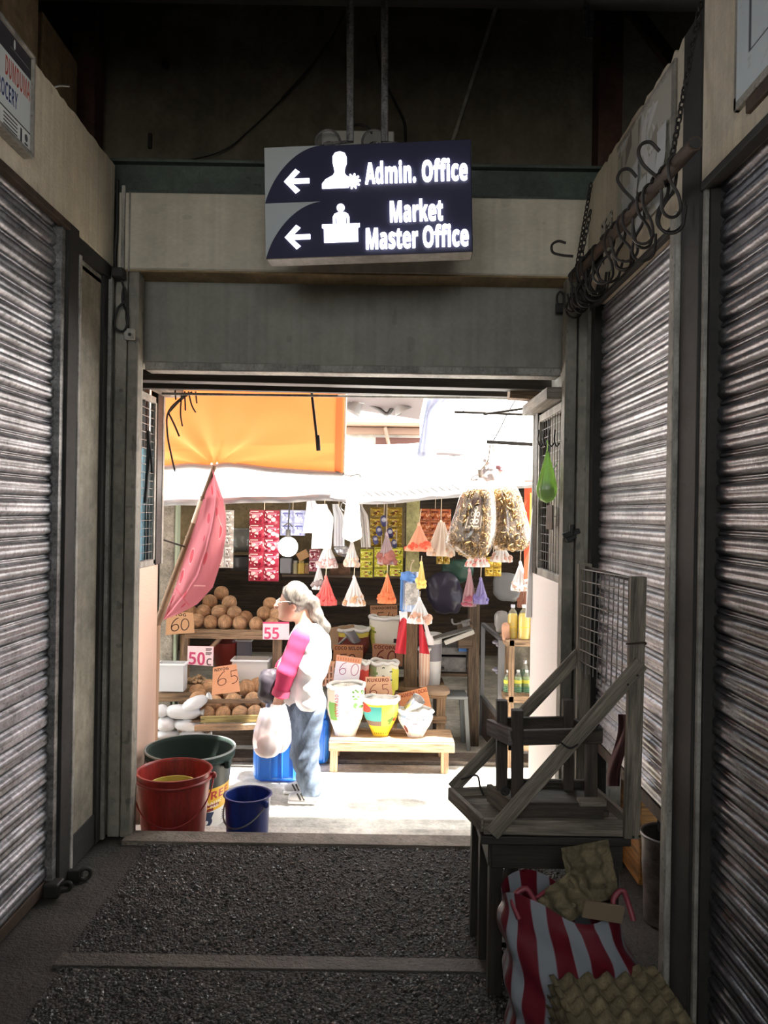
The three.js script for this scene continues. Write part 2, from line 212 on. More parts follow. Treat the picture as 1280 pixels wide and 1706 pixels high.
// fascias with a ragged plaster top
function fascia(name, x0, x1, dNear, dFar, y0, y1, seed, label) {
  const s = new THREE.Shape(), q = rng(seed); s.moveTo(dNear, y0); s.lineTo(dFar, y0); s.lineTo(dFar, y1);
  const n = Math.ceil((dFar - dNear) / 0.035); for (let i = 1; i < n; i++) s.lineTo(lerp(dFar, dNear, i / n), y1 + (q() - 0.6) * 0.012 - (q() > 0.93 ? 0.015 : 0)); s.lineTo(dNear, y1);
  const g = new THREE.ExtrudeGeometry(s, { depth: x1 - x0, bevelEnabled: true, bevelSize: 0.004, bevelThickness: 0.004, bevelSegments: 1 }); g.rotateY(Math.PI / 2); g.translate(x0, 0, 0);
  return struct(name, boxUV(g), M.fascia, label, 'wall');
}
fascia('wall_left_fascia', XL - 0.12, XL, -1.75, 3.735, 2.775, 3.262, 3, 'beige plaster fascia above the pale roller shutter');
fascia('wall_right_fascia', XR, XR + 0.12, 2.475, 3.73, 2.60, 3.20, 8, 'beige plaster fascia above the shutter behind the hooks');
fascia('wall_right_fascia', XR - 0.012, XR + 0.12, -1.75, 2.37, 2.625, 3.24, 9, 'beige plaster fascia carrying the white outlined board');
// shop tops and closed sides behind the shutters
struct('wall_left_stall', [slab(-4.2, XL - 0.12, 2.7, 2.775, 1.75, -3.7, 0), slab(-2.6, -2.55, 0, 2.7, 1.75, -3.7, 0)], M.roof, 'dark top of the closed shop below the boxes', 'wall');
struct('wall_right_stall', [slab(XR + 0.12, 4.2, 2.55, 2.6, 1.75, -3.7, 0), slab(2.5, 2.55, 0, 2.55, 1.75, -3.7, 0), slab(XR + 0.13, 2.5, 0, 2.55, -2.44, -2.47, 0)], M.roof, 'dark inside of the shop behind the raised shutter', 'wall');
// end beam, pillars and roller box
const beamTop = 3.135, beamBot = 2.755;
{ const b = struct('beam', slab(XL + 0.02, XR, beamBot, beamTop, -DB, -4.03, 0.012), M.beam, 'beige concrete beam across the end of the passage, behind the hanging sign', 'beam');
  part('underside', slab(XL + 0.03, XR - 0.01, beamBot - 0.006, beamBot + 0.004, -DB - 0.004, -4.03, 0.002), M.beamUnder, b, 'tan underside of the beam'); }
struct('beam_steel', [slab(XL - 0.9, XR + 0.9, 3.15, 3.30, -3.80, -3.815, 0.002), slab(XL - 0.9, XR + 0.9, 3.14, 3.155, -3.76, -3.87, 0.002), slab(XL - 0.9, XR + 0.9, 3.295, 3.31, -3.76, -3.87, 0.002)], M.greenSteel, 'dark green steel beam lying on the concrete beam', 'beam');
struct('pillar', [slab(XL + 0.018, -1.262, 0, 2.75, -DB, -3.79, 0.006), slab(-1.258, -1.205, 0, 2.75, -DB + 0.004, -3.80, 0.008)], M.pillar, 'worn grey pillar beside the red bucket', 'pillar');
struct('pillar', [slab(0.868, 0.925, 0, 2.75, -DB, -3.80, 0.006), slab(0.931, XR - 0.005, 0, 2.75, -DB + 0.006, -3.79, 0.006)], M.pillar, 'worn grey pillar beside the raised shutter and the wire mesh', 'pillar');
struct('trim_1', [slab(XL + 0.045, XL + 0.062, 2.72, 3.16, -DB + 0.016, -DB, 0.003), slab(XL + 0.078, XL + 0.086, 2.745, 3.13, -DB + 0.01, -DB, 0.003)], M.palePaint, 'pale conduit strip running up the corner of the beam', 'trim');
{ const b = struct('shutter_box', slab(-1.5, 0.95, 2.335, 2.765, -3.90, -4.09, 0.015), M.greyPaint, 'grey painted roller shutter housing under the concrete beam', 'shutter box');
  part('lower_lip', [slab(-1.22, 0.88, 2.30, 2.338, -3.885, -3.90, 0.003), slab(-1.22, 0.88, 2.30, 2.306, -3.885, -4.0, 0.002)], M.palePaint, b, 'pale angle bar along its lower edge'); }
// columns of the hall above the shops
struct('pillar_steel', slab(-1.62, -1.50, 2.775, 4.7, -3.9, -4.02, 0.004), M.redSteel, 'dark steel column rising behind the cardboard boxes', 'pillar');
struct('pillar_steel', slab(1.045, 1.165, 2.6, 4.7, -3.86, -3.98, 0.004), M.redSteel, 'dark steel column rising behind the hook rail', 'pillar');
struct('beam_brace', bar(V(1.16, 4.25, -3.9), V(2.1, 3.0, -3.9), 0.05, 0.06), M.redSteel, 'slanting dark steel brace beside the column', 'beam');
struct('beam_steel', slab(-4.2, 4.2, 4.12, 4.26, -3.72, -3.84, 0.004), M.roof, 'black roof beam across the top of the dark wall', 'beam');
single('metal_bracket', 'short metal bracket hanging from the black roof beam', 'bracket', [bar(P(977, -10, 3.7), P(976, 62, 3.7), 0.03, 0.012), bar(P(986, 20, 3.72), P(984, 66, 3.72), 0.02, 0.03)], M.galv);
{ const a = P(830, 2, 4.08), b = P(752, 243, 4.08); single('conduit_pipe', 'pale slanting strip fixed across the dark wall', 'conduit', bar(a, b, 0.035, 0.018), M.palePaint); }

// ---------- roller shutters ----------
const PITCH = 0.079;
const PROF = [[0, 0], [0.05, 0.006], [0.13, 0.0125], [0.25, 0.0155], [0.36, 0.0135], [0.41, 0.012], [0.47, 0.0138], [0.58, 0.0155], [0.68, 0.0125], [0.745, 0.006], [0.77, 0.0005], [0.795, 0.006], [0.85, 0.0095], [0.905, 0.0075], [0.945, 0.002], [0.965, 0.0045], [0.985, 0.003], [1, 0]];
function slatGeo(len, out) {
  const pos = [], uv = [], idx = [], ox = rnd() * 5, oy = rnd() * 5;
  PROF.forEach(([t, o], i) => { for (const e of [0, 1]) { pos.push(out * o * 1.15, t * PITCH, -len / 2 + e * len); uv.push(e * len + ox, t * PITCH + oy); } if (i) { const a = 2 * i - 2; idx.push(a, a + 1, a + 3, a, a + 3, a + 2); } });
  const g = new THREE.BufferGeometry(); g.setAttribute('position', new THREE.Float32BufferAttribute(pos, 3)); g.setAttribute('uv', new THREE.Float32BufferAttribute(uv, 2)); g.setIndex(idx); g.computeVertexNormals(); return g;
}
function shutter(x, out, d0, d1, y0, y1, m, label) {
  const t = thing('roller_shutter', label, 'shutter', V(x, y0, -(d0 + d1) / 2)), len = d1 - d0, gs = [1, 2, 3, 4, 5].map(() => slatGeo(len, out));
  const n = Math.round((y1 - y0 - 0.05) / PITCH);
  for (let i = 0; i < n; i++) piece('slat', gs[(i * 3 + (i >> 2)) % 5], m, t, V(x + out * 0.001 * (hash3(i, 3, 1) - 0.5), y0 + 0.05 + i * PITCH, -(d0 + d1) / 2));
  part('bottom_rail', slab(x - 0.012, x + 0.016 * 1 * (out > 0 ? 1 : 0.3), y0, y0 + 0.05, -d0, -d1, 0.004), M.rust, t, 'dirty flat bottom rail');
  return t;
}
const sh1 = shutter(XL - 0.045, 1, 0.2, 3.17, 0.012, 2.86, M.slat, 'pale grey roller shutter lit along the passage, below the beige fascia with the shop sign');
const sh2 = shutter(XR + 0.05, -1, 2.58, 3.66, 0.49, 2.66, M.slat, 'half raised grey roller shutter behind the wooden stand');
const sh3 = shutter(XR + 0.05, -1, 0.2, 2.35, 0.012, 2.70, M.slatOld, 'dark scratched roller shutter below the white outlined board');
part('guide_rail', slab(XL - 0.08, XL - 0.005, 0.01, 2.775, -3.165, -3.205, 0.004), M.rail, sh1); part('guide_rail', slab(XR + 0.0, XR + 0.09, 0.0, 2.62, -3.63, -3.69, 0.004), M.darkSteel, sh2);
part('guide_rail', slab(XR - 0.035, XR + 0.09, 0.0, 2.61, -2.535, -2.585, 0.005), M.palePaint, sh2, 'grey chipped guide rail'); part('guide_rail', slab(XR - 0.01, XR + 0.004, 0, 2.63, -2.357, -2.377, 0.003), M.palePaint, sh3, 'pale guide edge'); part('guide_rail', slab(XR + 0.005, XR + 0.09, 0, 2.63, -2.35, -2.377, 0.003), M.darkSteel, sh3);
struct('pillar_post', slab(XR - 0.018, XR + 0.12, 0, 3.18, -2.378, -2.53, 0.006), M.darkSteel, 'black steel post between the two shutters under the hook rail', 'pillar');
struct('trim_2', [slab(XL - 0.02, XL + 0.012, 2.755, 2.785, 1.75, -3.21, 0.003)], M.rust, 'dark angle iron under the beige fascia over the pale shutter', 'trim');
struct('trim_3', [slab(XR - 0.02, XR + 0.02, 2.605, 2.632, 1.75, -2.37, 0.003)], M.darkSteel, 'dark angle iron over the scratched shutter', 'trim');
struct('trim_4', slab(XR - 0.006, XR + 0.02, 2.585, 2.604, -2.58, -3.7, 0.003), M.darkSteel, 'thin dark edge over the raised shutter', 'trim');
// side door beside the pale shutter
struct('pillar_post', [slab(XL - 0.1, XL + 0.008, 0, 2.79, -3.207, -3.312, 0.004)], M.darkSteel, 'black steel post beside the grey side door', 'pillar');
single('padlock_eye', 'black floor lock at the foot of the pale shutter post', 'lock', [slab(XL - 0.03, XL + 0.035, 0.0, 0.06, -3.13, -3.2, 0.01), tube([V(XL + 0.035, 0.02, -3.16), V(XL + 0.07, 0.03, -3.16), V(XL + 0.072, 0.055, -3.16), V(XL + 0.035, 0.05, -3.16)], 0.008)], M.cable);
single('floor_ring', 'small black ring bolt on the floor by the side door', 'ring bolt', [new THREE.TorusGeometry(0.024, 0.009, 8, 20).rotateY(0.5).translate(-1.26, 0.026, -3.30), box(0.06, 0.05, 0.03, -1.30, 0.02, -3.30, 0.006)], M.cable);
{ const d = struct('door_1', slab(XL - 0.05, XL - 0.02, 0.14, 2.68, -3.33, -3.65, 0.003), mat([0.36, 0.325, 0.27], { map: rep(T.grime, 0.8, 0.8), roughness: 0.7 }), 'beige grey side door panel with pale peeling edge', 'door');
  part('frame', [slab(XL - 0.06, XL - 0.004, 0, 2.745, -3.645, -3.70, 0.003), slab(XL - 0.1, XL + 0.005, 2.70, 2.765, -3.31, -3.73, 0.004)], M.darkSteel, d, 'black door frame');
  part('edge_strip', slab(XL - 0.02, XL + 0.012, 0.03, 2.69, -3.313, -3.338, 0.003), mat([0.5, 0.49, 0.47], { map: rep(T.grimeStrong, 3, 1.5), roughness: 0.7 }), d, 'white painted edge strip with chipped paint');
  part('head_rail', slab(XL - 0.09, XL - 0.02, 2.655, 2.70, -3.335, -3.68, 0.004), M.palePaint, d); part('kick_board', slab(XL - 0.06, XL - 0.012, 0.0, 0.145, -3.33, -3.65, 0.003), M.darkSteel, d, 'black kick board');
  part('frame', slab(XL - 0.02, XL + 0.012, 0, 2.72, -3.702, -3.728, 0.002), M.palePaint, d); }

// ---------- side walls of the doorway ----------
function meshPanel(name, parent, x, z0, z1, y0, y1, nz, ny, r, m) {
  for (let i = 0; i <= nz; i++) part('wire', cyl(V(x, y0, lerp(z0, z1, i / nz)), V(x, y1, lerp(z0, z1, i / nz)), r, r, 5), m, parent);
  for (let j = 0; j <= ny; j++) part('wire', cyl(V(x + r, lerp(y0, y1, j / ny), z0), V(x + r, lerp(y0, y1, j / ny), z1), r, r, 5), m, parent);
}
{ const x = -1.47, t = thing('side_partition', 'peach boarded partition with a wire window behind the buckets', 'partition', V(x, -0.3, -4.4));
  part('panel', slab(x - 0.03, x, -0.3, 1.235, -3.86, -5.02, 0.003), mat([0.60, 0.42, 0.32], { bumpMap: rep(T.fine, 0.5, 2), bumpScale: 0.001, roughness: 0.6 }), t, 'peach painted lower panel');
  part('frame', [slab(x - 0.03, x, 1.235, 1.275, -4.2, -4.95), slab(x - 0.03, x, 2.27, 2.31, -4.2, -4.95), slab(x - 0.03, x, 1.24, 2.31, -4.915, -4.95)], M.palePaint, t, 'grey window frame');
  part('post', slab(x - 0.04, x + 0.006, 1.235, 2.36, -4.95, -5.06, 0.004), M.woodBlack, t, 'dark wooden end post'); part('post', slab(x - 0.005, x + 0.01, 1.235, 2.36, -5.06, -5.10, 0.003), M.palePaint, t);
  meshPanel('wire', t, x - 0.012, -4.25, -4.915, 1.275, 2.27, 11, 20, 0.0024, M.wire);
  part('backing', slab(x - 0.07, x - 0.06, 1.2, 1.98, -3.9, -5.02, 0.002), mat([0.20, 0.44, 0.62], { map: rep(T.grime, 1, 1), roughness: 0.6 }), t, 'blue sheet behind the wire'); part('backing', slab(x - 0.08, x - 0.07, 1.98, 2.45, -3.9, -5.02, 0.002), mat([0.10, 0.12, 0.13], { map: rep(T.grime, 1, 1), roughness: 0.7 }), t, 'dark board behind the upper wire'); part('backing', slab(x - 0.13, x - 0.10, 1.1, 2.5, -3.87, -5.08, 0.002), M.woodBlack, t, 'black board behind');  // last backing is added to stop sky light between the sheets
  single('black_rag', 'thin black rag strip hanging on the wire window by the peach panel', 'rag', [tube([P(247, 718, 4.68), P(248, 750, 4.66), P(245, 800, 4.66), P(242, 838, 4.66)], 0.012, 14, 5), tube([P(248, 735, 4.65), P(252, 760, 4.65), P(254, 788, 4.65)], 0.009, 10, 5)], M.cable);
}
{ const x = 0.868, t = thing('side_partition', 'white boarded partition with a wire window behind the wooden stand', 'partition', V(x, -0.3, -4.14));
  part('panel', slab(x, x + 0.03, -0.3, 1.262, -3.805, -4.5, 0.003), mat([0.80, 0.74, 0.70], { bumpMap: rep(T.fine, 0.5, 2), bumpScale: 0.001, roughness: 0.6 }), t, 'white painted lower panel');
  part('frame', [slab(x, x + 0.03, 1.262, 1.30, -3.80, -4.36), slab(x, x + 0.03, 2.12, 2.16, -3.80, -4.36), slab(x, x + 0.03, 1.26, 2.16, -4.33, -4.36)], M.palePaint, t, 'pale window frame');
  part('post', slab(x - 0.004, x + 0.05, 1.262, 2.25, -4.36, -4.46, 0.004), M.woodDark, t, 'dark brown wooden post'); part('post', slab(x - 0.006, x + 0.03, 1.262, 2.3, -4.465, -4.5, 0.004), M.palePaint, t);
  meshPanel('wire', t, x + 0.012, -3.81, -4.34, 1.30, 2.12, 9, 17, 0.0022, M.wire);
  part('backing', slab(x + 0.06, x + 0.07, 1.2, 2.25, -3.92, -4.46, 0.002), M.woodBlack, t, 'dark boards behind the wire');
}
// wooden frame over the doorway
function timber(label, a, b, w, h, m) { return single('timber_beam', label, 'beam', bar(a, b, w, h, 0.004), m); }
timber('dark timber lintel just beyond the roller box', V(-1.5, 2.345, -4.30), V(0.95, 2.325, -4.30), 0.10, 0.07, M.woodBlack);
timber('black timber lintel above the orange tarpaulin', V(-1.5, 2.325, -4.50), V(1.05, 2.305, -4.50), 0.05, 0.05, M.woodBlack);
timber('thin brown batten along the black lintel', V(-1.5, 2.39, -4.42), V(1.05, 2.37, -4.42), 0.02, 0.018, M.woodOld);
timber('short weathered timber plate over the peach partition', V(-1.44, 2.37, -3.95), V(-1.40, 2.365, -5.1), 0.12, 0.06, M.woodGrey);
timber('short weathered timber plate over the white partition', V(0.85, 2.205, -3.82), V(0.85, 2.205, -4.5), 0.1, 0.06, M.woodGrey);
timber('brown timber block at the end of the lintel', V(0.70, 2.30, -4.38), V(0.88, 2.29, -4.38), 0.1, 0.09, M.woodOld);
// outside wall of the building over the doorway
struct('wall_outer', [slab(-4.3, -1.62, -0.3, 4.9, -4.2, -4.3, 0), slab(1.2, 4.3, -0.3, 4.9, -4.2, -4.3, 0), slab(-1.62, 1.2, 2.5, 4.9, -4.2, -4.3, 0)], M.concrete, 'outside wall of the market hall', 'wall');
{ // added corrugated sheet, out of view, sized to shade the pail
  const t = thing('shade_sheet', 'corrugated roof sheet over the doorway corner above the buckets', 'roof sheet', V(-0.9, 2.46, -4.7)); part('sheet', sheet((s, r) => V(lerp(-1.66, -0.2, s), 2.53 - 0.05 * r + 0.012 * Math.sin(s * 90), -lerp(4.3, 5.12, r)), 120, 2), mat([0.12, 0.10, 0.09], { map: rep(T.grimeStrong, 1, 1), roughness: 0.7, metalness: 0.3 }), t); part('batten', bar(V(-1.66, 2.47, -5.06), V(-0.2, 2.47, -5.06), 0.05, 0.03), M.woodDark, t); part('batten', bar(V(-1.66, 2.49, -4.45), V(-0.2, 2.49, -4.45), 0.05, 0.03), M.woodDark, t);
}

// ---------- the hanging office sign ----------
const bold = await new FontLoader().loadAsync('fonts/droid/droid_sans_bold.typeface.json');
{
  const D = 3.2, W = PX(341, D), Hh = PX(184, D), c = P(614.5, 341, D);
  const t = new THREE.Group(); t.name = numbered('hanging_sign'); t.position.copy(c); t.rotation.set(0, -0.06, 0.031); scene.add(t); origin.set(t, V(0, 0, 0));
  meta(t, 'dark blue hanging sign with white arrows reading admin. office and market master office', 'sign');
  const navy = mat([0.010, 0.010, 0.045], { roughness: 0.65 }), greyP = mat([0.42, 0.45, 0.45], { roughness: 0.5 });
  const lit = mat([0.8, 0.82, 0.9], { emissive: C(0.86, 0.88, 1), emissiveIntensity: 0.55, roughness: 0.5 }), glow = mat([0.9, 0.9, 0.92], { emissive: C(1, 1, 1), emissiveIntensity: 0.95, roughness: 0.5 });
  const zf = 0.05;
  part('case', box(W, Hh, 0.10, 0, 0, 0, 0.006), mat([0.3, 0.3, 0.31], { roughness: 0.5, metalness: 0.2, map: rep(T.grime, 1, 1) }), t, 'grey sign case');
  part('face', box(W - 0.004, Hh - 0.004, 0.006, 0, 0, zf + 0.002, 0.002), navy, t, 'dark blue face');
  const px = W / 341, X = (u) => (u - 170.5) * px, Y = (v) => (92 - v) * px;      // sign pixels: 341 x 184 from its corner
  const ext = (s, h) => new THREE.ExtrudeGeometry(s, { depth: h, bevelEnabled: false, curveSegments: 20 }).translate(0, 0, zf + 0.005);
  for (const [y0, y1] of [[0, 92], [92, 184]]) { const s = new THREE.Shape(); s.moveTo(X(1), Y(y0 + 1)); s.lineTo(X(92), Y(y0 + 1)); s.bezierCurveTo(X(55), Y(y0 + 4), X(16), Y(lerp(y0, y1, 0.45)), X(1), Y(y1 - 1)); s.closePath(); part('corner_panel', ext(s, 0.003), greyP, t, 'grey quarter curve panel'); }
  const arrow = (v) => { const s = new THREE.Shape(); const q = [[33, 0], [52, -20], [59, -15], [47, -4], [75, -4], [75, 4], [47, 4], [59, 15], [52, 20]]; q.forEach(([a, b], i) => s[i ? 'lineTo' : 'moveTo'](X(a), Y(v + b))); s.closePath(); part('arrow', ext(s, 0.004), lit, t, 'white arrow'); };
  arrow(58); arrow(150);
  { const s = new THREE.Shape(); const q = [[96, 72], [96, 64], [102, 57], [114, 51], [117, 46], [116, 40], [114, 30], [114, 20], [118, 14], [126, 12], [134, 15], [137, 22], [137, 32], [134, 40], [133, 47], [136, 52], [141, 55], [138, 60], [139, 66], [140, 72]]; q.forEach(([a, b], i) => s[i ? 'lineTo' : 'moveTo'](X(a), Y(b))); s.closePath(); part('person_symbol', ext(s, 0.004), lit, t, 'white head and shoulders symbol'); }
  { const s = new THREE.Shape(), n = 10; for (let i = 0; i < n * 4; i++) { const a = i / (n * 4) * Math.PI * 2, r = ((i % 4) < 2 ? 12.5 : 8.5) * px; s[i ? 'lineTo' : 'moveTo'](X(147) + Math.cos(a) * r, Y(62) + Math.sin(a) * r); } s.closePath(); part('gear_symbol', ext(s, 0.006), glow, t, 'white gear symbol'); }
  { const s = new THREE.Shape(); const q = [[95, 131], [157, 131], [157, 137], [154, 138], [154, 161], [98, 161], [98, 138], [95, 137]]; q.forEach(([a, b], i) => s[i ? 'lineTo' : 'moveTo'](X(a), Y(b))); s.closePath(); part('desk_symbol', ext(s, 0.004), lit, t, 'white desk symbol');
    const b = new THREE.Shape(); [[113, 130], [113, 119], [116, 114], [122, 112], [133, 112], [138, 115], [140, 120], [140, 130], [136, 130], [136, 121], [134, 121], [134, 130], [119, 130], [119, 121], [117, 121], [117, 130]].forEach(([a, e], i) => b[i ? 'lineTo' : 'moveTo'](X(a), Y(e))); b.closePath(); const h = new THREE.Shape(); h.absarc(X(126), Y(104.5), 6.5 * px, 0, Math.PI * 2); part('clerk_symbol', merge([ext(b, 0.004), ext(h, 0.004)]), lit, t, 'white clerk symbol'); }
  const words = [['Admin.', 167, 250, 67, 33], ['Office', 260, 334, 67, 33], ['Market', 207, 293, 131, 33], ['Master', 167, 252, 174, 33], ['Office', 260, 334, 174, 33]];
  for (const [w, u0, u1, base, cap] of words) {
    const g = new TextGeometry(w, { font: bold, size: 1, depth: 0.01, curveSegments: 4, bevelEnabled: true, bevelSize: 0.02, bevelThickness: 0.002, bevelSegments: 1 }); g.computeBoundingBox(); const b = g.boundingBox; const cg = new TextGeometry('M', { font: bold, size: 1, depth: 0.01 }); cg.computeBoundingBox(); const capH = cg.boundingBox.max.y;
    g.translate(-b.min.x, 0, -b.min.z); g.scale((u1 - u0) * px / (b.max.x - b.min.x), cap * px / capH, 0.6); g.translate(X(u0), Y(base), zf + 0.005); part('lettering', g, glow, t, 'glowing white raised lettering');
  }
  // a faint light of the sign's own letters
  const l = new THREE.RectAreaLight(0xe8ecff, 0.25, W * 0.9, Hh * 0.8); l.position.set(0, 0, zf + 0.03); l.rotation.y = Math.PI; t.add(l);
  // hangers
  for (const [u, d] of [[583.5, 3.2], [641, 3.2]]) { const h = single('sign_hanger', u < 600 ? 'galvanised hanger bar holding the blue sign, nearer the grey arrow end' : 'galvanised hanger bar holding the blue sign, nearer the lettering end', 'hanger', [bar(P(u, -60, d), P(u, 237, d), 0.03, 0.022, 0.003), u < 600 ? bar(P(u + 2, 236, d), P(u - 44, 240, d + 0.04), 0.01, 0.012) : bar(P(u - 4, 236, d), P(u + 44, 243, d + 0.03), 0.01, 0.012)], M.galv, 'sign hangers'); }
}
{ // emergency lamp on the beam behind the sign
  const d = 3.66, t = thing('emergency_lamp', 'twin headed emergency lamp on the beam just above the blue sign', 'lamp', P(594, 250, d));
  part('case', box(PX(120, d), PX(36, d), 0.06, ...P(597, 240, d).toArray(), 0.008), mat([0.42, 0.41, 0.37], { roughness: 0.5 }), t, 'pale plastic case'); part('bracket', bar(P(597, 250, 3.69), P(597, 262, 3.76), 0.06, 0.02), M.galv, t);
  for (const u of [547, 624]) { const c = P(u, 240, d - 0.07), g = lathe([[0.001, 0.0], [0.03, -0.006], [0.05, -0.03], [0.056, -0.05]], 24).rotateX(Math.PI / 2).translate(c.x, c.y, c.z - 0.03);
    const h = part('lamp_head', g, mat([0.5, 0.5, 0.5], { metalness: 0.9, roughness: 0.15 }), t, 'chrome reflector head'); part('rim', new THREE.TorusGeometry(0.056, 0.006, 8, 28).translate(c.x, c.y, c.z + 0.02), M.galv, h); part('lens', lathe([[0.0, 0.014], [0.03, 0.011], [0.054, 0]], 24).rotateX(Math.PI / 2).translate(c.x, c.y, c.z + 0.02), mat([0.9, 0.9, 0.9], { transmission: 0.9, roughness: 0.12, thickness: 0 }), h); }
}
const cableAt = (name, label, pts, r, m = M.cable) => single(name, label, 'cable', tube(pts.map((p) => P(...p)), r, pts.length * 6, 5), m);
cableAt('hanging_cable', 'black cable running down the dark wall to the sign lamp', [[575, 20, 4.0], [555, 60, 4.04], [515, 115, 4.06], [470, 165, 4.07]], 0.007);
cableAt('hanging_cable', 'short black cable piece clipped low on the dark wall', [[470, 165, 4.07], [440, 195, 4.08], [410, 222, 4.08], [387, 242, 4.07], [355, 257, 4.05], [300, 270, 3.98]], 0.004);
cableAt('hanging_cable', 'black cable looping from the lettering end hanger', [[625, 60, 3.9], [636, 120, 3.9], [660, 175, 3.85], [674, 205, 3.8], [676, 236, 3.75]], 0.008);
cableAt('hanging_cable', 'black cable arching between the two sign hangers', [[585, 212, 3.6], [600, 208, 3.62], [617, 216, 3.62], [620, 226, 3.64]], 0.006);
cableAt('hanging_cable', 'tangled black cable dangling on the grey pillar', [[196, 455, 3.70], [204, 470, 3.69], [208, 500, 3.68], [196, 515, 3.69], [192, 546, 3.69], [206, 552, 3.69], [214, 530, 3.68], [204, 500, 3.69], [207, 478, 3.68], [212, 505, 3.69], [211, 530, 3.7], [216, 556, 3.7]], 0.006);
{ const t = single('wall_socket', 'small grey socket box at the end of the tangled cable', 'socket', box(0.05, 0.055, 0.03, ...P(216, 557, 3.705).toArray(), 0.006), M.palePaint); part('screw', new THREE.SphereGeometry(0.008, 8, 6).translate(...P(216, 557, 3.685).toArray()), M.cable, t); }
cableAt('wall_cable', 'black cable running down the beam corner beside the conduit strip', [[196, 300, 3.72], [195, 380, 3.71], [192, 440, 3.70], [196, 455, 3.69]], 0.008);
single('cable_clip', 'black metal clip at the beam corner above the tangled cable', 'clip', box(0.06, 0.05, 0.06, ...P(198, 456, 3.68).toArray(), 0.01), M.cable);
single('wall_mark', 'small dark bolt on the upper wall', 'bolt', displace(new THREE.SphereGeometry(0.022, 10, 8), 0.01, 60).translate(...P(276, 107, 4.09).toArray()), M.cable);
single('wall_mark', 'thin dark bracket stuck low on the upper wall', 'bracket', box(0.02, 0.08, 0.02, ...P(250, 235, 4.09).toArray(), 0.004), M.cable);
{ const t = thing('padlock', 'black padlock hanging at the corner of the roller box', 'padlock', P(934, 525, 3.86)); part('body', box(0.048, 0.05, 0.022, ...P(934, 514, 3.86).toArray(), 0.006), M.cable, t); part('shackle', tube([P(929, 508, 3.86), P(929, 492, 3.86), P(934, 486, 3.86), P(939, 492, 3.86), P(939, 508, 3.86)], 0.005), M.iron, t); }
single('door_latch', 'black bolt latch on the pillar beside the raised shutter', 'latch', [bar(P(938, 893, 3.70), P(966, 884, 3.70), 0.02, 0.025), cyl(P(953, 874, 3.70), P(953, 898, 3.70), 0.013), bar(P(944, 900, 3.69), P(960, 893, 3.69), 0.015, 0.02)], M.cable);

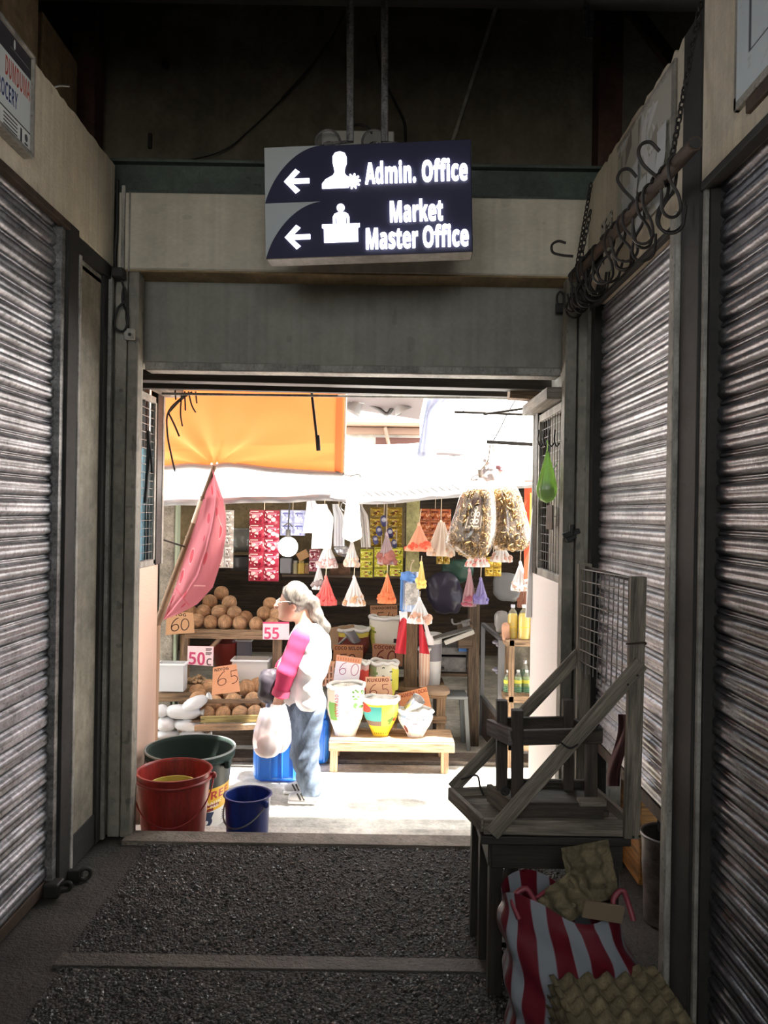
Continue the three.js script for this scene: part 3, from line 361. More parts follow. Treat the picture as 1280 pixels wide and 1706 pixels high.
// ---------- hook rail ----------
{
  const a = V(0.862, 2.655, -2.17), b = V(0.862, 2.70, -3.58), t = thing('hook_rail', 'rusty pipe rail hung on chains beneath the beige fascia', 'rail', V(0.862, 2.66, -2.9));
  part('pipe', cyl(a, b, 0.021, 0.021, 16), M.rust, t); part('pipe_bore', cyl(a.clone().add(V(0, 0, 0.0015)), a.clone().add(V(0, 0, -0.01)), 0.016, 0.016, 14), M.cable, t);
  const link = new THREE.TorusGeometry(0.012, 0.0035, 5, 12).scale(0.7, 1.35, 1);
  const chain = (p, q) => { const n = Math.round(p.distanceTo(q) / 0.026), dir = q.clone().sub(p).normalize(), base = new THREE.Quaternion().setFromUnitVectors(V(0, 1, 0), dir); for (let i = 0; i <= n; i++) piece('chain_link', link, M.iron, t, p.clone().lerp(q, i / n), base.clone().multiply(quat(0, (i % 2) * Math.PI / 2 + 0.3, 0))); };
  chain(V(0.965, 3.2, -2.41), V(0.862, 2.675, -2.36)); chain(V(0.93, 3.12, -3.55), V(0.862, 2.72, -3.52)); chain(V(0.9, 2.95, -3.44), V(0.862, 2.72, -3.46));
  part('hanger_wire', tube([V(0.862, 2.69, -2.36), V(0.85, 2.66, -2.38), V(0.862, 2.63, -2.40), V(0.875, 2.66, -2.42), V(0.862, 2.69, -2.40)], 0.004, 24, 5, true), M.iron, t);
  // S hooks hung on the rail, each its own
  const q = rng(21), hookGeo = (h, w) => { const pts = []; for (let i = 0; i <= 8; i++) { const s = Math.PI * (i / 8); pts.push(V(-Math.cos(s) * 0.026, Math.sin(s) * 0.026 - 0.0, 0)); } pts.push(V(0.02, -h * 0.35, 0), V(-0.01, -h * 0.7, 0)); for (let i = 0; i <= 8; i++) { const s = Math.PI + Math.PI * (i / 8); pts.push(V(w * 0.5 - w * 0.5 * Math.cos(s - Math.PI) - 0.02, -h + Math.sin(s) * w * 0.5, 0)); } pts.push(V(w - 0.015, -h + 0.05, 0)); return tube(pts, 0.0052, 44, 5); };
  const variants = [[0.13, 0.06], [0.15, 0.075], [0.12, 0.085], [0.14, 0.065]].map(([h, w]) => hookGeo(h, w));
  const spots = []; for (let i = 0; i < 11; i++) spots.push(2.30 + i * 0.072 + q() * 0.02); for (let i = 0; i < 15; i++) spots.push(3.16 + i * 0.028 + q() * 0.01);
  spots.forEach((d, i) => { const e = shadowed(new THREE.Mesh(variants[i % 4], M.iron)), th = ['first', 'second', 'third', 'fourth', 'fifth', 'sixth', 'seventh', 'eighth', 'ninth', 'tenth', 'eleventh'][i]; e.name = numbered('meat_hook'); e.position.set(0.862, lerp(2.655, 2.70, (d - 2.17) / 1.41), -d); e.rotation.set(0.1 * (q() - 0.5), Math.PI * (q() > 0.5) + (q() - 0.5) * 0.9, (q() - 0.5) * 0.25); scene.add(e); meta(e, d < 3.12 ? th + ' black S hook along the rail counted from its open pipe mouth' : 'black S hook bunched at the corner end of the rail', 'hook', d < 3.12 ? 'spaced S hooks on the rail' : 'bunched S hooks on the rail'); });
  for (const [pts, l] of [[[[1099, 252], [1083, 237], [1070, 240], [1064, 252], [1070, 272], [1098, 298]], 'black hook standing up above the rail next to the pipe mouth'], [[[1061, 295], [1048, 282], [1036, 284], [1029, 298], [1036, 312], [1058, 336]], 'black hook standing up above the middle of the rail'], [[[943, 405], [930, 402], [920, 408], [921, 420], [935, 425], [955, 427]], 'black hook sticking out sideways at the corner end of the rail']]) { const d = pts[0][0] > 1080 ? 2.43 : pts[0][0] > 1000 ? 2.72 : 3.45; single('meat_hook', l, 'hook', tube(pts.map(([u, v]) => P(u, v, d)), 0.0058, 40, 6), M.iron); }
}
// ---------- boards on the fascias ----------
{
  const tx = canvasTex(256, 512, (g, w, h) => { g.fillStyle = '#c3cdd0'; g.fillRect(0, 0, w, h); g.strokeStyle = '#3a3f45'; g.lineWidth = 3; for (const [x, y, a, b] of [[20, 40, 90, 400], [130, 40, 110, 300]]) g.strokeRect(x, y, a, b); g.globalAlpha = 0.12; g.fillStyle = '#6b6a60'; const q = rng(3); for (let i = 0; i < 300; i++) g.fillRect(q() * w, q() * h, 2 + q() * 3, 2 + q() * 8); });
  const t = thing('notice_board', 'pale blue white board with thin black outlines on the beige fascia', 'board', V(XR - 0.02, 2.72, -1.7));
  part('panel', new THREE.PlaneGeometry(0.98, 0.68).rotateY(-Math.PI / 2).translate(XR - 0.032, 3.08, -1.62), mat('#ffffff', { map: tx, roughness: 0.55 }), t, 'printed sheet');
  part('frame', [slab(XR - 0.031, XR - 0.008, 2.72, 2.76, -1.13, -2.13), slab(XR - 0.031, XR - 0.008, 3.40, 3.44, -1.13, -2.13), slab(XR - 0.031, XR - 0.008, 2.72, 3.44, -2.11, -2.13), slab(XR - 0.031, XR - 0.008, 2.72, 3.44, -1.13, -1.15)], M.palePaint, t, 'grey metal frame'); part('backing', slab(XR - 0.026, XR - 0.012, 2.74, 3.42, -1.14, -2.12, 0.002), M.cardDim, t);
  part('bottom_strip', slab(XR - 0.03, XR - 0.01, 2.68, 2.715, -1.13, -2.06), M.rust, t, 'brown strip under the board');
}
{
  const torn = canvasTex(256, 256, (g, w, h) => { g.fillStyle = '#a9a79a'; g.fillRect(0, 0, w, h); const q = rng(17); for (let i = 0; i < 26; i++) { g.fillStyle = ['#c8c8c4', '#8f8a7c', '#b9bcbc', '#77726a'][i % 4]; g.beginPath(); const x = q() * w, y = q() * h; g.moveTo(x, y); for (let k = 0; k < 6; k++) g.lineTo(x + (q() - 0.5) * 90, y + (q() - 0.5) * 120); g.fill(); } });
  const t = thing('torn_poster', 'torn grey poster board on the fascia behind the hooks', 'poster', V(XR - 0.01, 2.7, -3.0));
  part('panel', new THREE.PlaneGeometry(0.62, 0.44, 1, 1).rotateY(-Math.PI / 2).translate(XR - 0.012, 2.93, -2.95), mat('#ffffff', { map: torn, roughness: 0.8 }), t); part('frame', [slab(XR - 0.016, XR - 0.003, 2.70, 3.16, -2.62, -2.645), slab(XR - 0.016, XR - 0.003, 3.145, 3.165, -2.62, -3.27)], M.palePaint, t, 'grey frame strips');
  const q = rng(4); for (let i = 0; i < 5; i++) { const z = -2.72 - i * 0.1, y = 2.98 - 0.05 * (i % 3); part('torn_flap', sheet((s, r) => V(XR - 0.02 - 0.035 * r * r * (0.5 + q() * 0.02), y - r * 0.2, z - (s - 0.5) * 0.09 + 0.02 * r), 3, 6), mat([0.5, 0.51, 0.5], { roughness: 0.85 }), t, 'loose torn paper flap'); }
  const st = canvasTex(128, 256, (g, w, h) => { g.fillStyle = '#b5b0a2'; g.fillRect(0, 0, w, h); const r = rng(9); g.fillStyle = '#25221f'; for (let i = 0; i < 40; i++) { g.save(); g.translate(20 + r() * 88, 40 + r() * 170); g.rotate(r() * 3); g.fillRect(-10, -3, 20 * r() + 4, 7); g.restore(); } });
  single('paper_notice', 'small black and white notice next to the torn poster', 'notice', [box(0.004, 0.26, 0.17, XR - 0.008, 2.80, -3.43, 0)], mat('#ffffff', { map: (() => { const c = st.clone(); c.wrapS = c.wrapT = THREE.RepeatWrapping; c.repeat.set(4, 3); return c; })(), roughness: 0.8 }));
}
{
  const tx = canvasTex(512, 512, (g, w, h) => {
    g.fillStyle = '#cdd2cf'; g.fillRect(0, 0, w, h); g.fillStyle = '#39343a'; g.fillRect(0, 0, w, 122); g.fillStyle = '#8d8a88'; g.fillRect(250, 70, 240, 5); g.fillStyle = '#d5d5d2'; g.beginPath(); g.ellipse(300, 40, 12, 26, 0, 0, 7); g.fill();
    const word = (t, col, x0, x1, base, size) => { g.fillStyle = col; g.font = 'bold ' + size + 'px sans-serif'; g.save(); g.translate(x0, base); g.scale((x1 - x0) / g.measureText(t).width, 1.15); g.fillText(t, 0, 0); g.restore(); };
    word('DUMDUMA', '#b4482f', 190, 500, 240, 120); word('GROCERY', '#20356e', 60, 345, 358, 104);
    g.fillStyle = '#222629'; g.fillRect(0, 405, w, 8); g.fillStyle = '#dedfda'; g.fillRect(0, 413, w, 99); g.fillStyle = '#3a3d40'; for (let i = 0; i < 4; i++) g.fillRect(180, 428 + i * 19, 170, 8); g.fillRect(385, 425, 24, 75); g.beginPath(); g.ellipse(462, 450, 20, 20, 0, 0, 7); g.fill(); g.fillRect(440, 478, 44, 12);
  });
  const t = thing('shop_sign', 'white shop sign with red and blue capitals on the beige fascia above the pale shutter', 'sign', V(XL + 0.02, 2.87, -2.6)), yc = 3.05;
  part('panel', new THREE.PlaneGeometry(0.30, 0.345).rotateY(Math.PI / 2).translate(XL + 0.034, yc, -2.635), mat('#ffffff', { map: tx, roughness: 0.5 }), t, 'printed face'); part('backing', slab(XL + 0.004, XL + 0.031, 2.875, 3.225, -2.485, -2.79, 0.002), M.rust, t);
  part('frame', [slab(XL + 0.004, XL + 0.045, 2.862, 2.88, -2.48, -2.8), slab(XL + 0.004, XL + 0.045, 3.22, 3.235, -2.48, -2.8), slab(XL + 0.004, XL + 0.045, 2.865, 3.23, -2.785, -2.8)], M.palePaint, t, 'grey metal frame');
}
// cardboard boxes stored on the shop top
function cartonBox(label, x0, x1, y0, y1, d0, d1, mark) { const t = thing('cardboard_box', label, 'box', V((x0 + x1) / 2, y0, -(d0 + d1) / 2), 'boxes stored on the shop top'); part('body', slab(x0, x1, y0, y1, -d0, -d1, 0.006), M.cardDim, t); part('flap', [slab(x0 + 0.002, (x0 + x1) / 2 - 0.003, y1, y1 + 0.006, -d0 - 0.003, -d1 + 0.003, 0.001), slab((x0 + x1) / 2 + 0.003, x1 - 0.002, y1, y1 + 0.006, -d0 - 0.003, -d1 + 0.003, 0.001)], M.cardDim, t);
  if (mark) part('printed_mark', [slab(x1 - 0.3, x1 - 0.12, y1 - 0.27, y1 - 0.26, -d0 + 0.0015, -d0, 0), slab(x1 - 0.3, x1 - 0.12, y1 - 0.08, y1 - 0.07, -d0 + 0.0015, -d0, 0), slab(x1 - 0.3, x1 - 0.29, y1 - 0.27, y1 - 0.07, -d0 + 0.0015, -d0, 0), slab(x1 - 0.13, x1 - 0.12, y1 - 0.27, y1 - 0.07, -d0 + 0.0015, -d0, 0), slab(x1 - 0.27, x1 - 0.15, y1 - 0.14, y1 - 0.09, -d0 + 0.0015, -d0, 0), slab(x1 - 0.23, x1 - 0.19, y1 - 0.22, y1 - 0.14, -d0 + 0.0015, -d0, 0)], M.cable, t, 'black stencil mark'); return t; }
cartonBox('brown cardboard box with a black stencil mark above the shop sign', -2.35, -1.47, 2.78, 3.78, 2.9, 3.2, true);
cartonBox('plain brown cardboard box beside the dark steel column', -2.2, -1.5, 2.78, 3.72, 3.3, 3.68, false);
cartonBox('tall brown cardboard carton between the marked box and the column', -2.5, -1.66, 2.78, 3.95, 3.22, 3.29, false);
single('fascia_wire', 'short bent wire end poking from the top of the fascia', 'wire', tube([V(XL - 0.02, 3.255, -3.05), V(XL + 0.02, 3.275, -3.06), V(XL + 0.05, 3.285, -3.08)], 0.004, 8, 5), M.wire);

// ---------- wooden stand with tray beside the shutter ----------
const NL = V(0.339, 0, -2.50), NR = V(0.83, 0, -2.50), FR = V(0.775, 0, -2.87), FL = V(0.255, 0, -2.78);
const at = (p, y) => V(p.x, y, p.z);
{
  const t = thing('wooden_stand', 'grey weathered wooden tray stand with slanting braces and tall rear posts', 'stand', V(0.55, 0.55, -2.66)), W = M.woodGrey;
  part('tray_board', sheet((s, r) => at(NL.clone().lerp(NR, s).lerp(FL.clone().lerp(FR, s), r), 0.578), 4, 3), W, t, 'flat tray bottom');
  part('front_board', bar(at(NL, 0.585), at(NR, 0.585), 0.022, 0.05), W, t); part('side_board', bar(at(FL, 0.587), at(NL, 0.587), 0.018, 0.046), W, t); part('back_board', bar(at(FL, 0.585), at(FR, 0.585), 0.018, 0.04), W, t); part('side_board', bar(at(FR, 0.59), at(NR, 0.59), 0.018, 0.04), W, t);
  const a0 = V(0.815, 0.56, -2.485), a1 = V(0.825, 1.405, -2.485); part('post', bar(a0, a1, 0.05, 0.026), W, t); part('post', bar(V(0.755, 0.58, -2.87), V(0.752, 1.42, -2.87), 0.05, 0.026), W, t);
  part('brace', bar(V(0.362, 0.572, -2.468), V(0.835, 1.13, -2.468), 0.012, 0.05), W, t, 'long slanting brace'); part('brace', bar(V(0.265, 0.60, -2.79), V(0.75, 1.09, -2.885), 0.012, 0.048), W, t, 'long slanting brace');
  part('cross_rail', bar(V(0.825, 1.39, -2.49), V(0.755, 1.405, -2.87), 0.012, 0.014), M.woodDark, t); part('nail', [[0.815, 0.573], [0.835, 0.575], [0.82, 1.09], [0.79, 1.06]].map(([x, y]) => new THREE.SphereGeometry(0.004, 6, 5).translate(x, y, -2.4605)), M.cable, t);
  // wire mesh between the posts
  const q0 = V(0.80, 0, -2.50), q1 = V(0.735, 0, -2.86), y0 = 1.06, y1 = 1.40, bend = (s, y) => { const p = q0.clone().lerp(q1, s); p.y = y; p.x -= 0.02 * Math.sin(s * 3.1) * (1.45 - y); return p; };
  for (let i = 0; i <= 11; i++) part('mesh_wire', tube([bend(i / 11, y0 - 0.03 - 0.03 * hash3(i, 1, 1)), bend(i / 11, 1.25), bend(i / 11, y1)], 0.0022, 5, 4), M.wire, t);
  for (let j = 0; j <= 8; j++) part('mesh_wire', tube([0, 0.33, 0.66, 1].map((s) => bend(s, lerp(y0, y1, j / 8))), 0.0022, 8, 4), M.wire, t);
  part('tie_wire', tube([V(0.80, 1.19, -2.47), V(0.845, 1.195, -2.465), V(0.848, 1.18, -2.50), V(0.80, 1.182, -2.51)], 0.003, 20, 5, true), M.rust, t); part('tie_wire', tube([P(932, 1235, 2.45), P(950, 1246, 2.45), P(963, 1240, 2.46)], 0.003), M.cable, t);
  part('tie_string', tube([P(768, 1298, 2.76), P(795, 1292, 2.76), P(800, 1310, 2.76), P(806, 1325, 2.76)], 0.004), M.cable, t, 'black tie string on the far brace');
}
{ // stool upside down in the tray
  const t = thing('wooden_stool', 'dark worn wooden stool standing upside down in the tray', 'stool', V(0.58, 0.58, -2.66)), W = M.woodDark, G = M.woodGrey;
  const L = [[836, 1166, 1335, 2.66], [862, 1182, 1345, 2.56], [946, 1165, 1330, 2.74], [985, 1205, 1345, 2.62]];
  for (const [u, v0, v1, d] of L) part('leg', bar(P(u, v1 + 6, d), P(u, v0, d), 0.037, 0.035), W, t);
  part('stretcher', bar(P(848, 1229, 2.555), P(1003, 1225, 2.60), 0.022, 0.05), W, t, 'front cross rail'); part('stretcher', bar(P(842, 1206, 2.68), P(950, 1204, 2.75), 0.02, 0.045), W, t);
  part('stretcher', bar(P(815, 1211, 2.70), P(852, 1228, 2.545), 0.022, 0.055), mat([0.20, 0.18, 0.19], { map: rep(T.wood, 1.6, 3), roughness: 0.75 }), t, 'paler end rail'); part('stretcher', bar(P(948, 1204, 2.76), P(1000, 1226, 2.61), 0.02, 0.045), W, t);
  part('seat_frame', bar(V(0.43, 0.63, -2.53), V(0.74, 0.625, -2.545), 0.03, 0.055), W, t, 'upturned seat edge'); part('seat_frame', bar(P(815, 1320, 2.72), P(852, 1347, 2.55), 0.02, 0.06), G, t, 'upturned seat side');
  part('seat_board', slab(0.42, 0.76, 0.603, 0.625, -2.54, -2.76, 0.004), W, t); part('seat_frame', slab(0.42, 0.76, 0.60, 0.65, -2.75, -2.77, 0.004), W, t); part('seat_block', bar(V(0.655, 0.655, -2.535), V(0.745, 0.655, -2.54), 0.04, 0.02), G, t);
  part('knot', new THREE.TorusGeometry(0.012, 0.004, 6, 14).translate(...P(842, 1318, 2.53).toArray()), M.cable, t);
}
{ // black table below
  const t = thing('low_table', 'black low wooden table carrying the grey tray stand', 'table', V(0.57, 0, -2.72)), W = M.woodBlack;
  part('table_top', slab(0.33, 0.82, 0.525, 0.553, -2.495, -2.93, 0.005), W, t); part('apron', [slab(0.37, 0.80, 0.44, 0.525, -2.515, -2.535), slab(0.37, 0.80, 0.44, 0.525, -2.90, -2.92), slab(0.36, 0.38, 0.44, 0.525, -2.53, -2.9)], W, t);
  for (const [x, z] of [[0.392, -2.575], [0.385, -2.77], [0.375, -2.93], [0.78, -2.58], [0.78, -2.92]]) part('leg', bar(V(x, 0, z), V(x, 0.525, z), 0.046, 0.046), W, t);
  part('shelf_board', slab(0.40, 0.78, 0.12, 0.14, -2.62, -2.93), W, t);
}
{ const g = mat([0.10, 0.085, 0.07], { map: rep(T.wood, 1.6, 3), roughness: 0.7 }); single('timber_offcut', 'grey timber offcut leaning under the black table', 'timber', bar(V(0.43, 0.26, -2.62), V(0.52, 0.46, -2.80), 0.05, 0.03), g); single('plastic_bundle', 'pale crumpled plastic bundle under the black table', 'bundle', lump(0.22, 0.06, 0.08, 0.012, 16).translate(0.60, 0.385, -2.72), mat([0.2, 0.21, 0.21], { roughness: 0.4 })); }

// ---------- striped plastic bag with egg trays ----------
{
  const stripes = canvasTex(512, 64, (g, w, h) => { g.fillStyle = '#84888e'; g.fillRect(0, 0, w, h); g.fillStyle = '#621722'; for (let i = 0; i < 12; i++) g.fillRect(i * w / 12, 0, w / 24 + 2, h); }); stripes.wrapS = THREE.RepeatWrapping;
  const c = V(0.61, 0, -2.36), t = thing('striped_bag', 'red and white striped plastic bag stuffed with egg trays', 'bag', c), n = 96, m = 46;
  const g = sheet((s, r) => { const a = s * Math.PI * 2, y = lerp(0.004, 0.43, r); const wx = lerp(0.205, 0.165, r) * (1 + 0.10 * Math.sin(r * 3.1)), wz = lerp(0.105, 0.09, r) * (1 + 0.25 * Math.sin(r * 3)); const k = 3.2, co = Math.cos(a), si = Math.sin(a), q = Math.pow(Math.pow(Math.abs(co), k) + Math.pow(Math.abs(si), k), -1 / k);
    const fold = 0.012 * fbm3(co * 3 + 5, y * 9, si * 3, 3) + 0.007 * Math.sin(y * 40 + co * 5 + 4 * fbm3(co * 2, y * 6, si * 2)) * smooth(0.1, 0.5, fbm3(co * 3, y * 5, si * 4) + 0.5); const f = 1 + fold / 0.15;
    const lean = -0.055 * r + 0.015 * Math.sin(r * 4), droop = r > 0.86 ? 0.03 * Math.sin(a * 3 + 1) * (r - 0.86) / 0.14 : 0; return V(c.x + lean + co * q * wx * f, y + droop + 0.02 * r * -co, c.z + si * q * wz * f); }, n, m, true);
  part('bag_body', g, mat('#ffffff', { map: stripes, roughness: 0.32, clearcoat: 0.3, clearcoatRoughness: 0.3, transmission: 0.05, thickness: 0 }), t);
  part('bag_base', sheet((s, r) => { const a = s * Math.PI * 2; return V(c.x + Math.cos(a) * 0.19 * r, 0.005, c.z + Math.sin(a) * 0.1 * r); }, 24, 3), mat([0.3, 0.1, 0.12], { roughness: 0.4 }), t);
  for (const [x0, x1] of [[0.42, 0.47], [0.72, 0.75]]) part('handle', tube([V(x0, 0.40, -2.28), V(x0 - 0.015, 0.45, -2.30), V((x0 + x1) / 2, 0.475, -2.31), V(x1, 0.44, -2.30), V(x1 + 0.01, 0.40, -2.28)], 0.009, 20, 6), mat([0.2, 0.03, 0.045], { roughness: 0.5 }), t, 'twisted red handle');
  part('handle', tube([V(0.47, 0.43, -2.33), V(0.54, 0.455, -2.37), V(0.60, 0.47, -2.38)], 0.006, 16, 6), mat([0.2, 0.03, 0.045], { roughness: 0.5 }), t);
}
const pulp = mat([0.23, 0.19, 0.115], { bumpMap: rep(T.coarse, 12, 12), bumpScale: 0.001, roughness: 0.95, map: rep(T.grime, 4, 4) });
function trayGeo(nx, nz, pitch, ht, warp = 0) { // egg tray: a grid of pegs and cups
  const k = 6, W = nx * pitch, L = nz * pitch; const q = rng(12);
  return sheet((s, r) => { const x = (s - 0.5) * W, z = (r - 0.5) * L, a = s * nx * Math.PI * 2, b = r * nz * Math.PI * 2; const h = 0.5 + 0.25 * (Math.cos(a) + Math.cos(b)); const edge = Math.min(s, 1 - s) < 0.01 || Math.min(r, 1 - r) < 0.01; const y = ht * Math.pow(clamp(h), 1.3) + 0.003 * fbm3(x * 60, 0, z * 60); return V(x, edge ? Math.min(y, ht * 0.5) : y + warp * (x * x * 2 - z * z), z); }, nx * k, nz * k);
}
{ // stack of trays on the floor
  const g = trayGeo(6, 5, 0.055, 0.042);
  for (let i = 0; i < 8; i++) { const e = shadowed(new THREE.Mesh(g, pulp)); e.name = numbered('egg_tray'); e.position.set(0.665 + 0.004 * (i % 2), 0.02 + i * 0.032, -2.14 + 0.003 * (i % 3)); e.rotation.y = 0.05 + 0.015 * (i % 3 - 1); scene.add(e); meta(e, i === 7 ? 'grey pulp egg tray on top of the low stack in front of the striped bag' : ['bottom', 'second', 'third', 'fourth', 'fifth', 'sixth', 'seventh'][i] + ' grey pulp egg tray from the floor in the low stack', 'egg tray', 'egg trays stacked on the floor'); }
  const h = trayGeo(3, 3, 0.055, 0.04, 0.6);
  const place = (name, label, p, e, gg = h, s) => { const o = shadowed(new THREE.Mesh(gg, pulp)); o.name = numbered(name); o.position.copy(p); o.rotation.set(...e); if (s) o.scale.set(...s); scene.add(o); meta(o, label, 'egg tray'); return o; };
  place('egg_tray', 'torn egg tray standing up at the top of the striped bag', V(0.645, 0.50, -2.37), [1.25, 0.15, -0.25]);
  place('egg_tray', 'torn egg tray sloping down inside the mouth of the striped bag', V(0.575, 0.435, -2.33), [0.9, 0.5, 0.7], trayGeo(3, 2, 0.055, 0.04, 0.8));
  single('cardboard_scrap', 'brown cardboard scrap stuck in the mouth of the striped bag', 'cardboard', [bar(V(0.595, 0.462, -2.225), V(0.715, 0.44, -2.235), 0.008, 0.052)], mat([0.17, 0.12, 0.075], { roughness: 0.9 }));
}
// ---------- inside the shop under the raised shutter ----------
{ const t = thing('wooden_cabinet', 'orange brown panelled wooden cabinet glimpsed under the raised shutter', 'cabinet', V(1.3, 0, -3.5)), W = mat([0.48, 0.24, 0.065], { map: rep(T.wood, 1.2, 2.5), roughness: 0.5 });
  part('door', slab(1.13, 1.5, 0.02, 0.80, -3.32, -3.36), W, t); part('moulding', [[0.10, 0.125], [0.14, 0.155], [0.62, 0.64]].map(([a, b]) => slab(1.14, 1.46, a, b, -3.305, -3.325)), W, t); part('side', slab(1.128, 1.15, 0, 0.8, -3.33, -3.6), W, t);
  const l = thing('trash_can', 'battered grey can with a black bag by the brown cabinet', 'can', V(1.15, 0, -3.05)); part('body', displace(new THREE.CylinderGeometry(0.105, 0.09, 0.34, 24, 6, true), 0.006, 14).translate(1.15, 0.17, -3.05), mat([0.16, 0.14, 0.13], { map: rep(T.grimeStrong, 2, 2), roughness: 0.45 }), l); part('rim', new THREE.TorusGeometry(0.105, 0.006, 6, 28).rotateX(Math.PI / 2).translate(1.15, 0.34, -3.05), M.galv, l); part('liner', displace(new THREE.SphereGeometry(0.07, 16, 12).scale(1, 1.2, 0.8), 0.02, 18).translate(1.17, 0.38, -3.03), mat([0.05, 0.05, 0.05], { roughness: 0.25 }), l, 'black plastic liner');
  single('dark_rag', 'dark red rag hanging behind the tray stand below the raised shutter', 'rag', sheet((s, r) => P(1030 + s * 22 - r * 18 + 4 * Math.sin(r * 6), 1190 + r * 120, 2.98 + 0.03 * Math.sin(s * 7 + r * 3)), 8, 14), mat([0.07, 0.02, 0.02], { roughness: 0.9 }));
}

// ---------- street and doorstep ----------
const GY = -0.30;
struct('ground_street', slab(-14, 14, GY - 0.2, GY, -3.79, -40, 0), M.street, 'bright sunlit concrete lane in front of the stall', 'street');
struct('floor_doorstep', slab(-1.46, 0.86, GY, -0.15, -3.79, -4.26, 0.01), M.street, 'low concrete doorstep carrying the red and blue buckets', 'step');
struct('ground_kerb', [slab(-4, 4, GY, GY + 0.035, -5.78, -6.0, 0.01)], mat([0.2, 0.17, 0.15], { map: rep(T.grimeStrong, 1, 1), roughness: 0.9 }), 'dirty low kerb along the foot of the stall', 'kerb');

// ---------- buckets ----------
function bucket(name, label, cat, c, rt, rb, h, m, opts = {}) {
  const t = thing(name, label, cat, c), n = 56, w = 0.006;
  const prof = [[0.001, 0.004], [rb * 0.96, 0], [rb, 0.006]]; for (let i = 1; i <= 8; i++) prof.push([lerp(rb, rt, i / 8), h * i / 8 * 0.985]);
  prof.push([rt + 0.006, h * 0.985], [rt + 0.009, h * 0.993], [rt + 0.006, h], [rt - 0.004, h], [rt - w, h * 0.97]); for (let i = 6; i >= 0; i--) prof.push([lerp(rb, rt, i / 7) - w, Math.max(0.01, h * i / 7)]); prof.push([0.001, 0.012]);
  part('body', lathe(prof, n).translate(c.x, c.y, c.z), m, t);
  if (opts.lip) part('rim_band', lathe([[lerp(rb, rt, 0.8) + 0.001, h * 0.86], [rt + 0.006, h * 0.88], [rt + 0.008, h * 0.9], [rt + 0.001, h * 0.915]], n).translate(c.x, c.y, c.z), m, t);
  const he = opts.handle; if (he) { const pts = []; for (let i = 0; i <= 16; i++) { const a = Math.PI * i / 16, q = V(Math.cos(a) * (rt + 0.014), -Math.sin(a) * (rt * he.drop), Math.sin(a) * rt * he.out); q.applyAxisAngle(V(0, 1, 0), he.turn); pts.push(q.add(V(c.x, c.y + h * 0.9, c.z))); } part('handle', tube(pts, 0.004, 48, 6), he.m || M.wire, t, he.label); for (const i of [0, 16]) part('handle_ear', new THREE.SphereGeometry(0.016, 10, 8).scale(1, 1.2, 1).translate(pts[i].x, pts[i].y, pts[i].z), m, t); }
  return t;
}
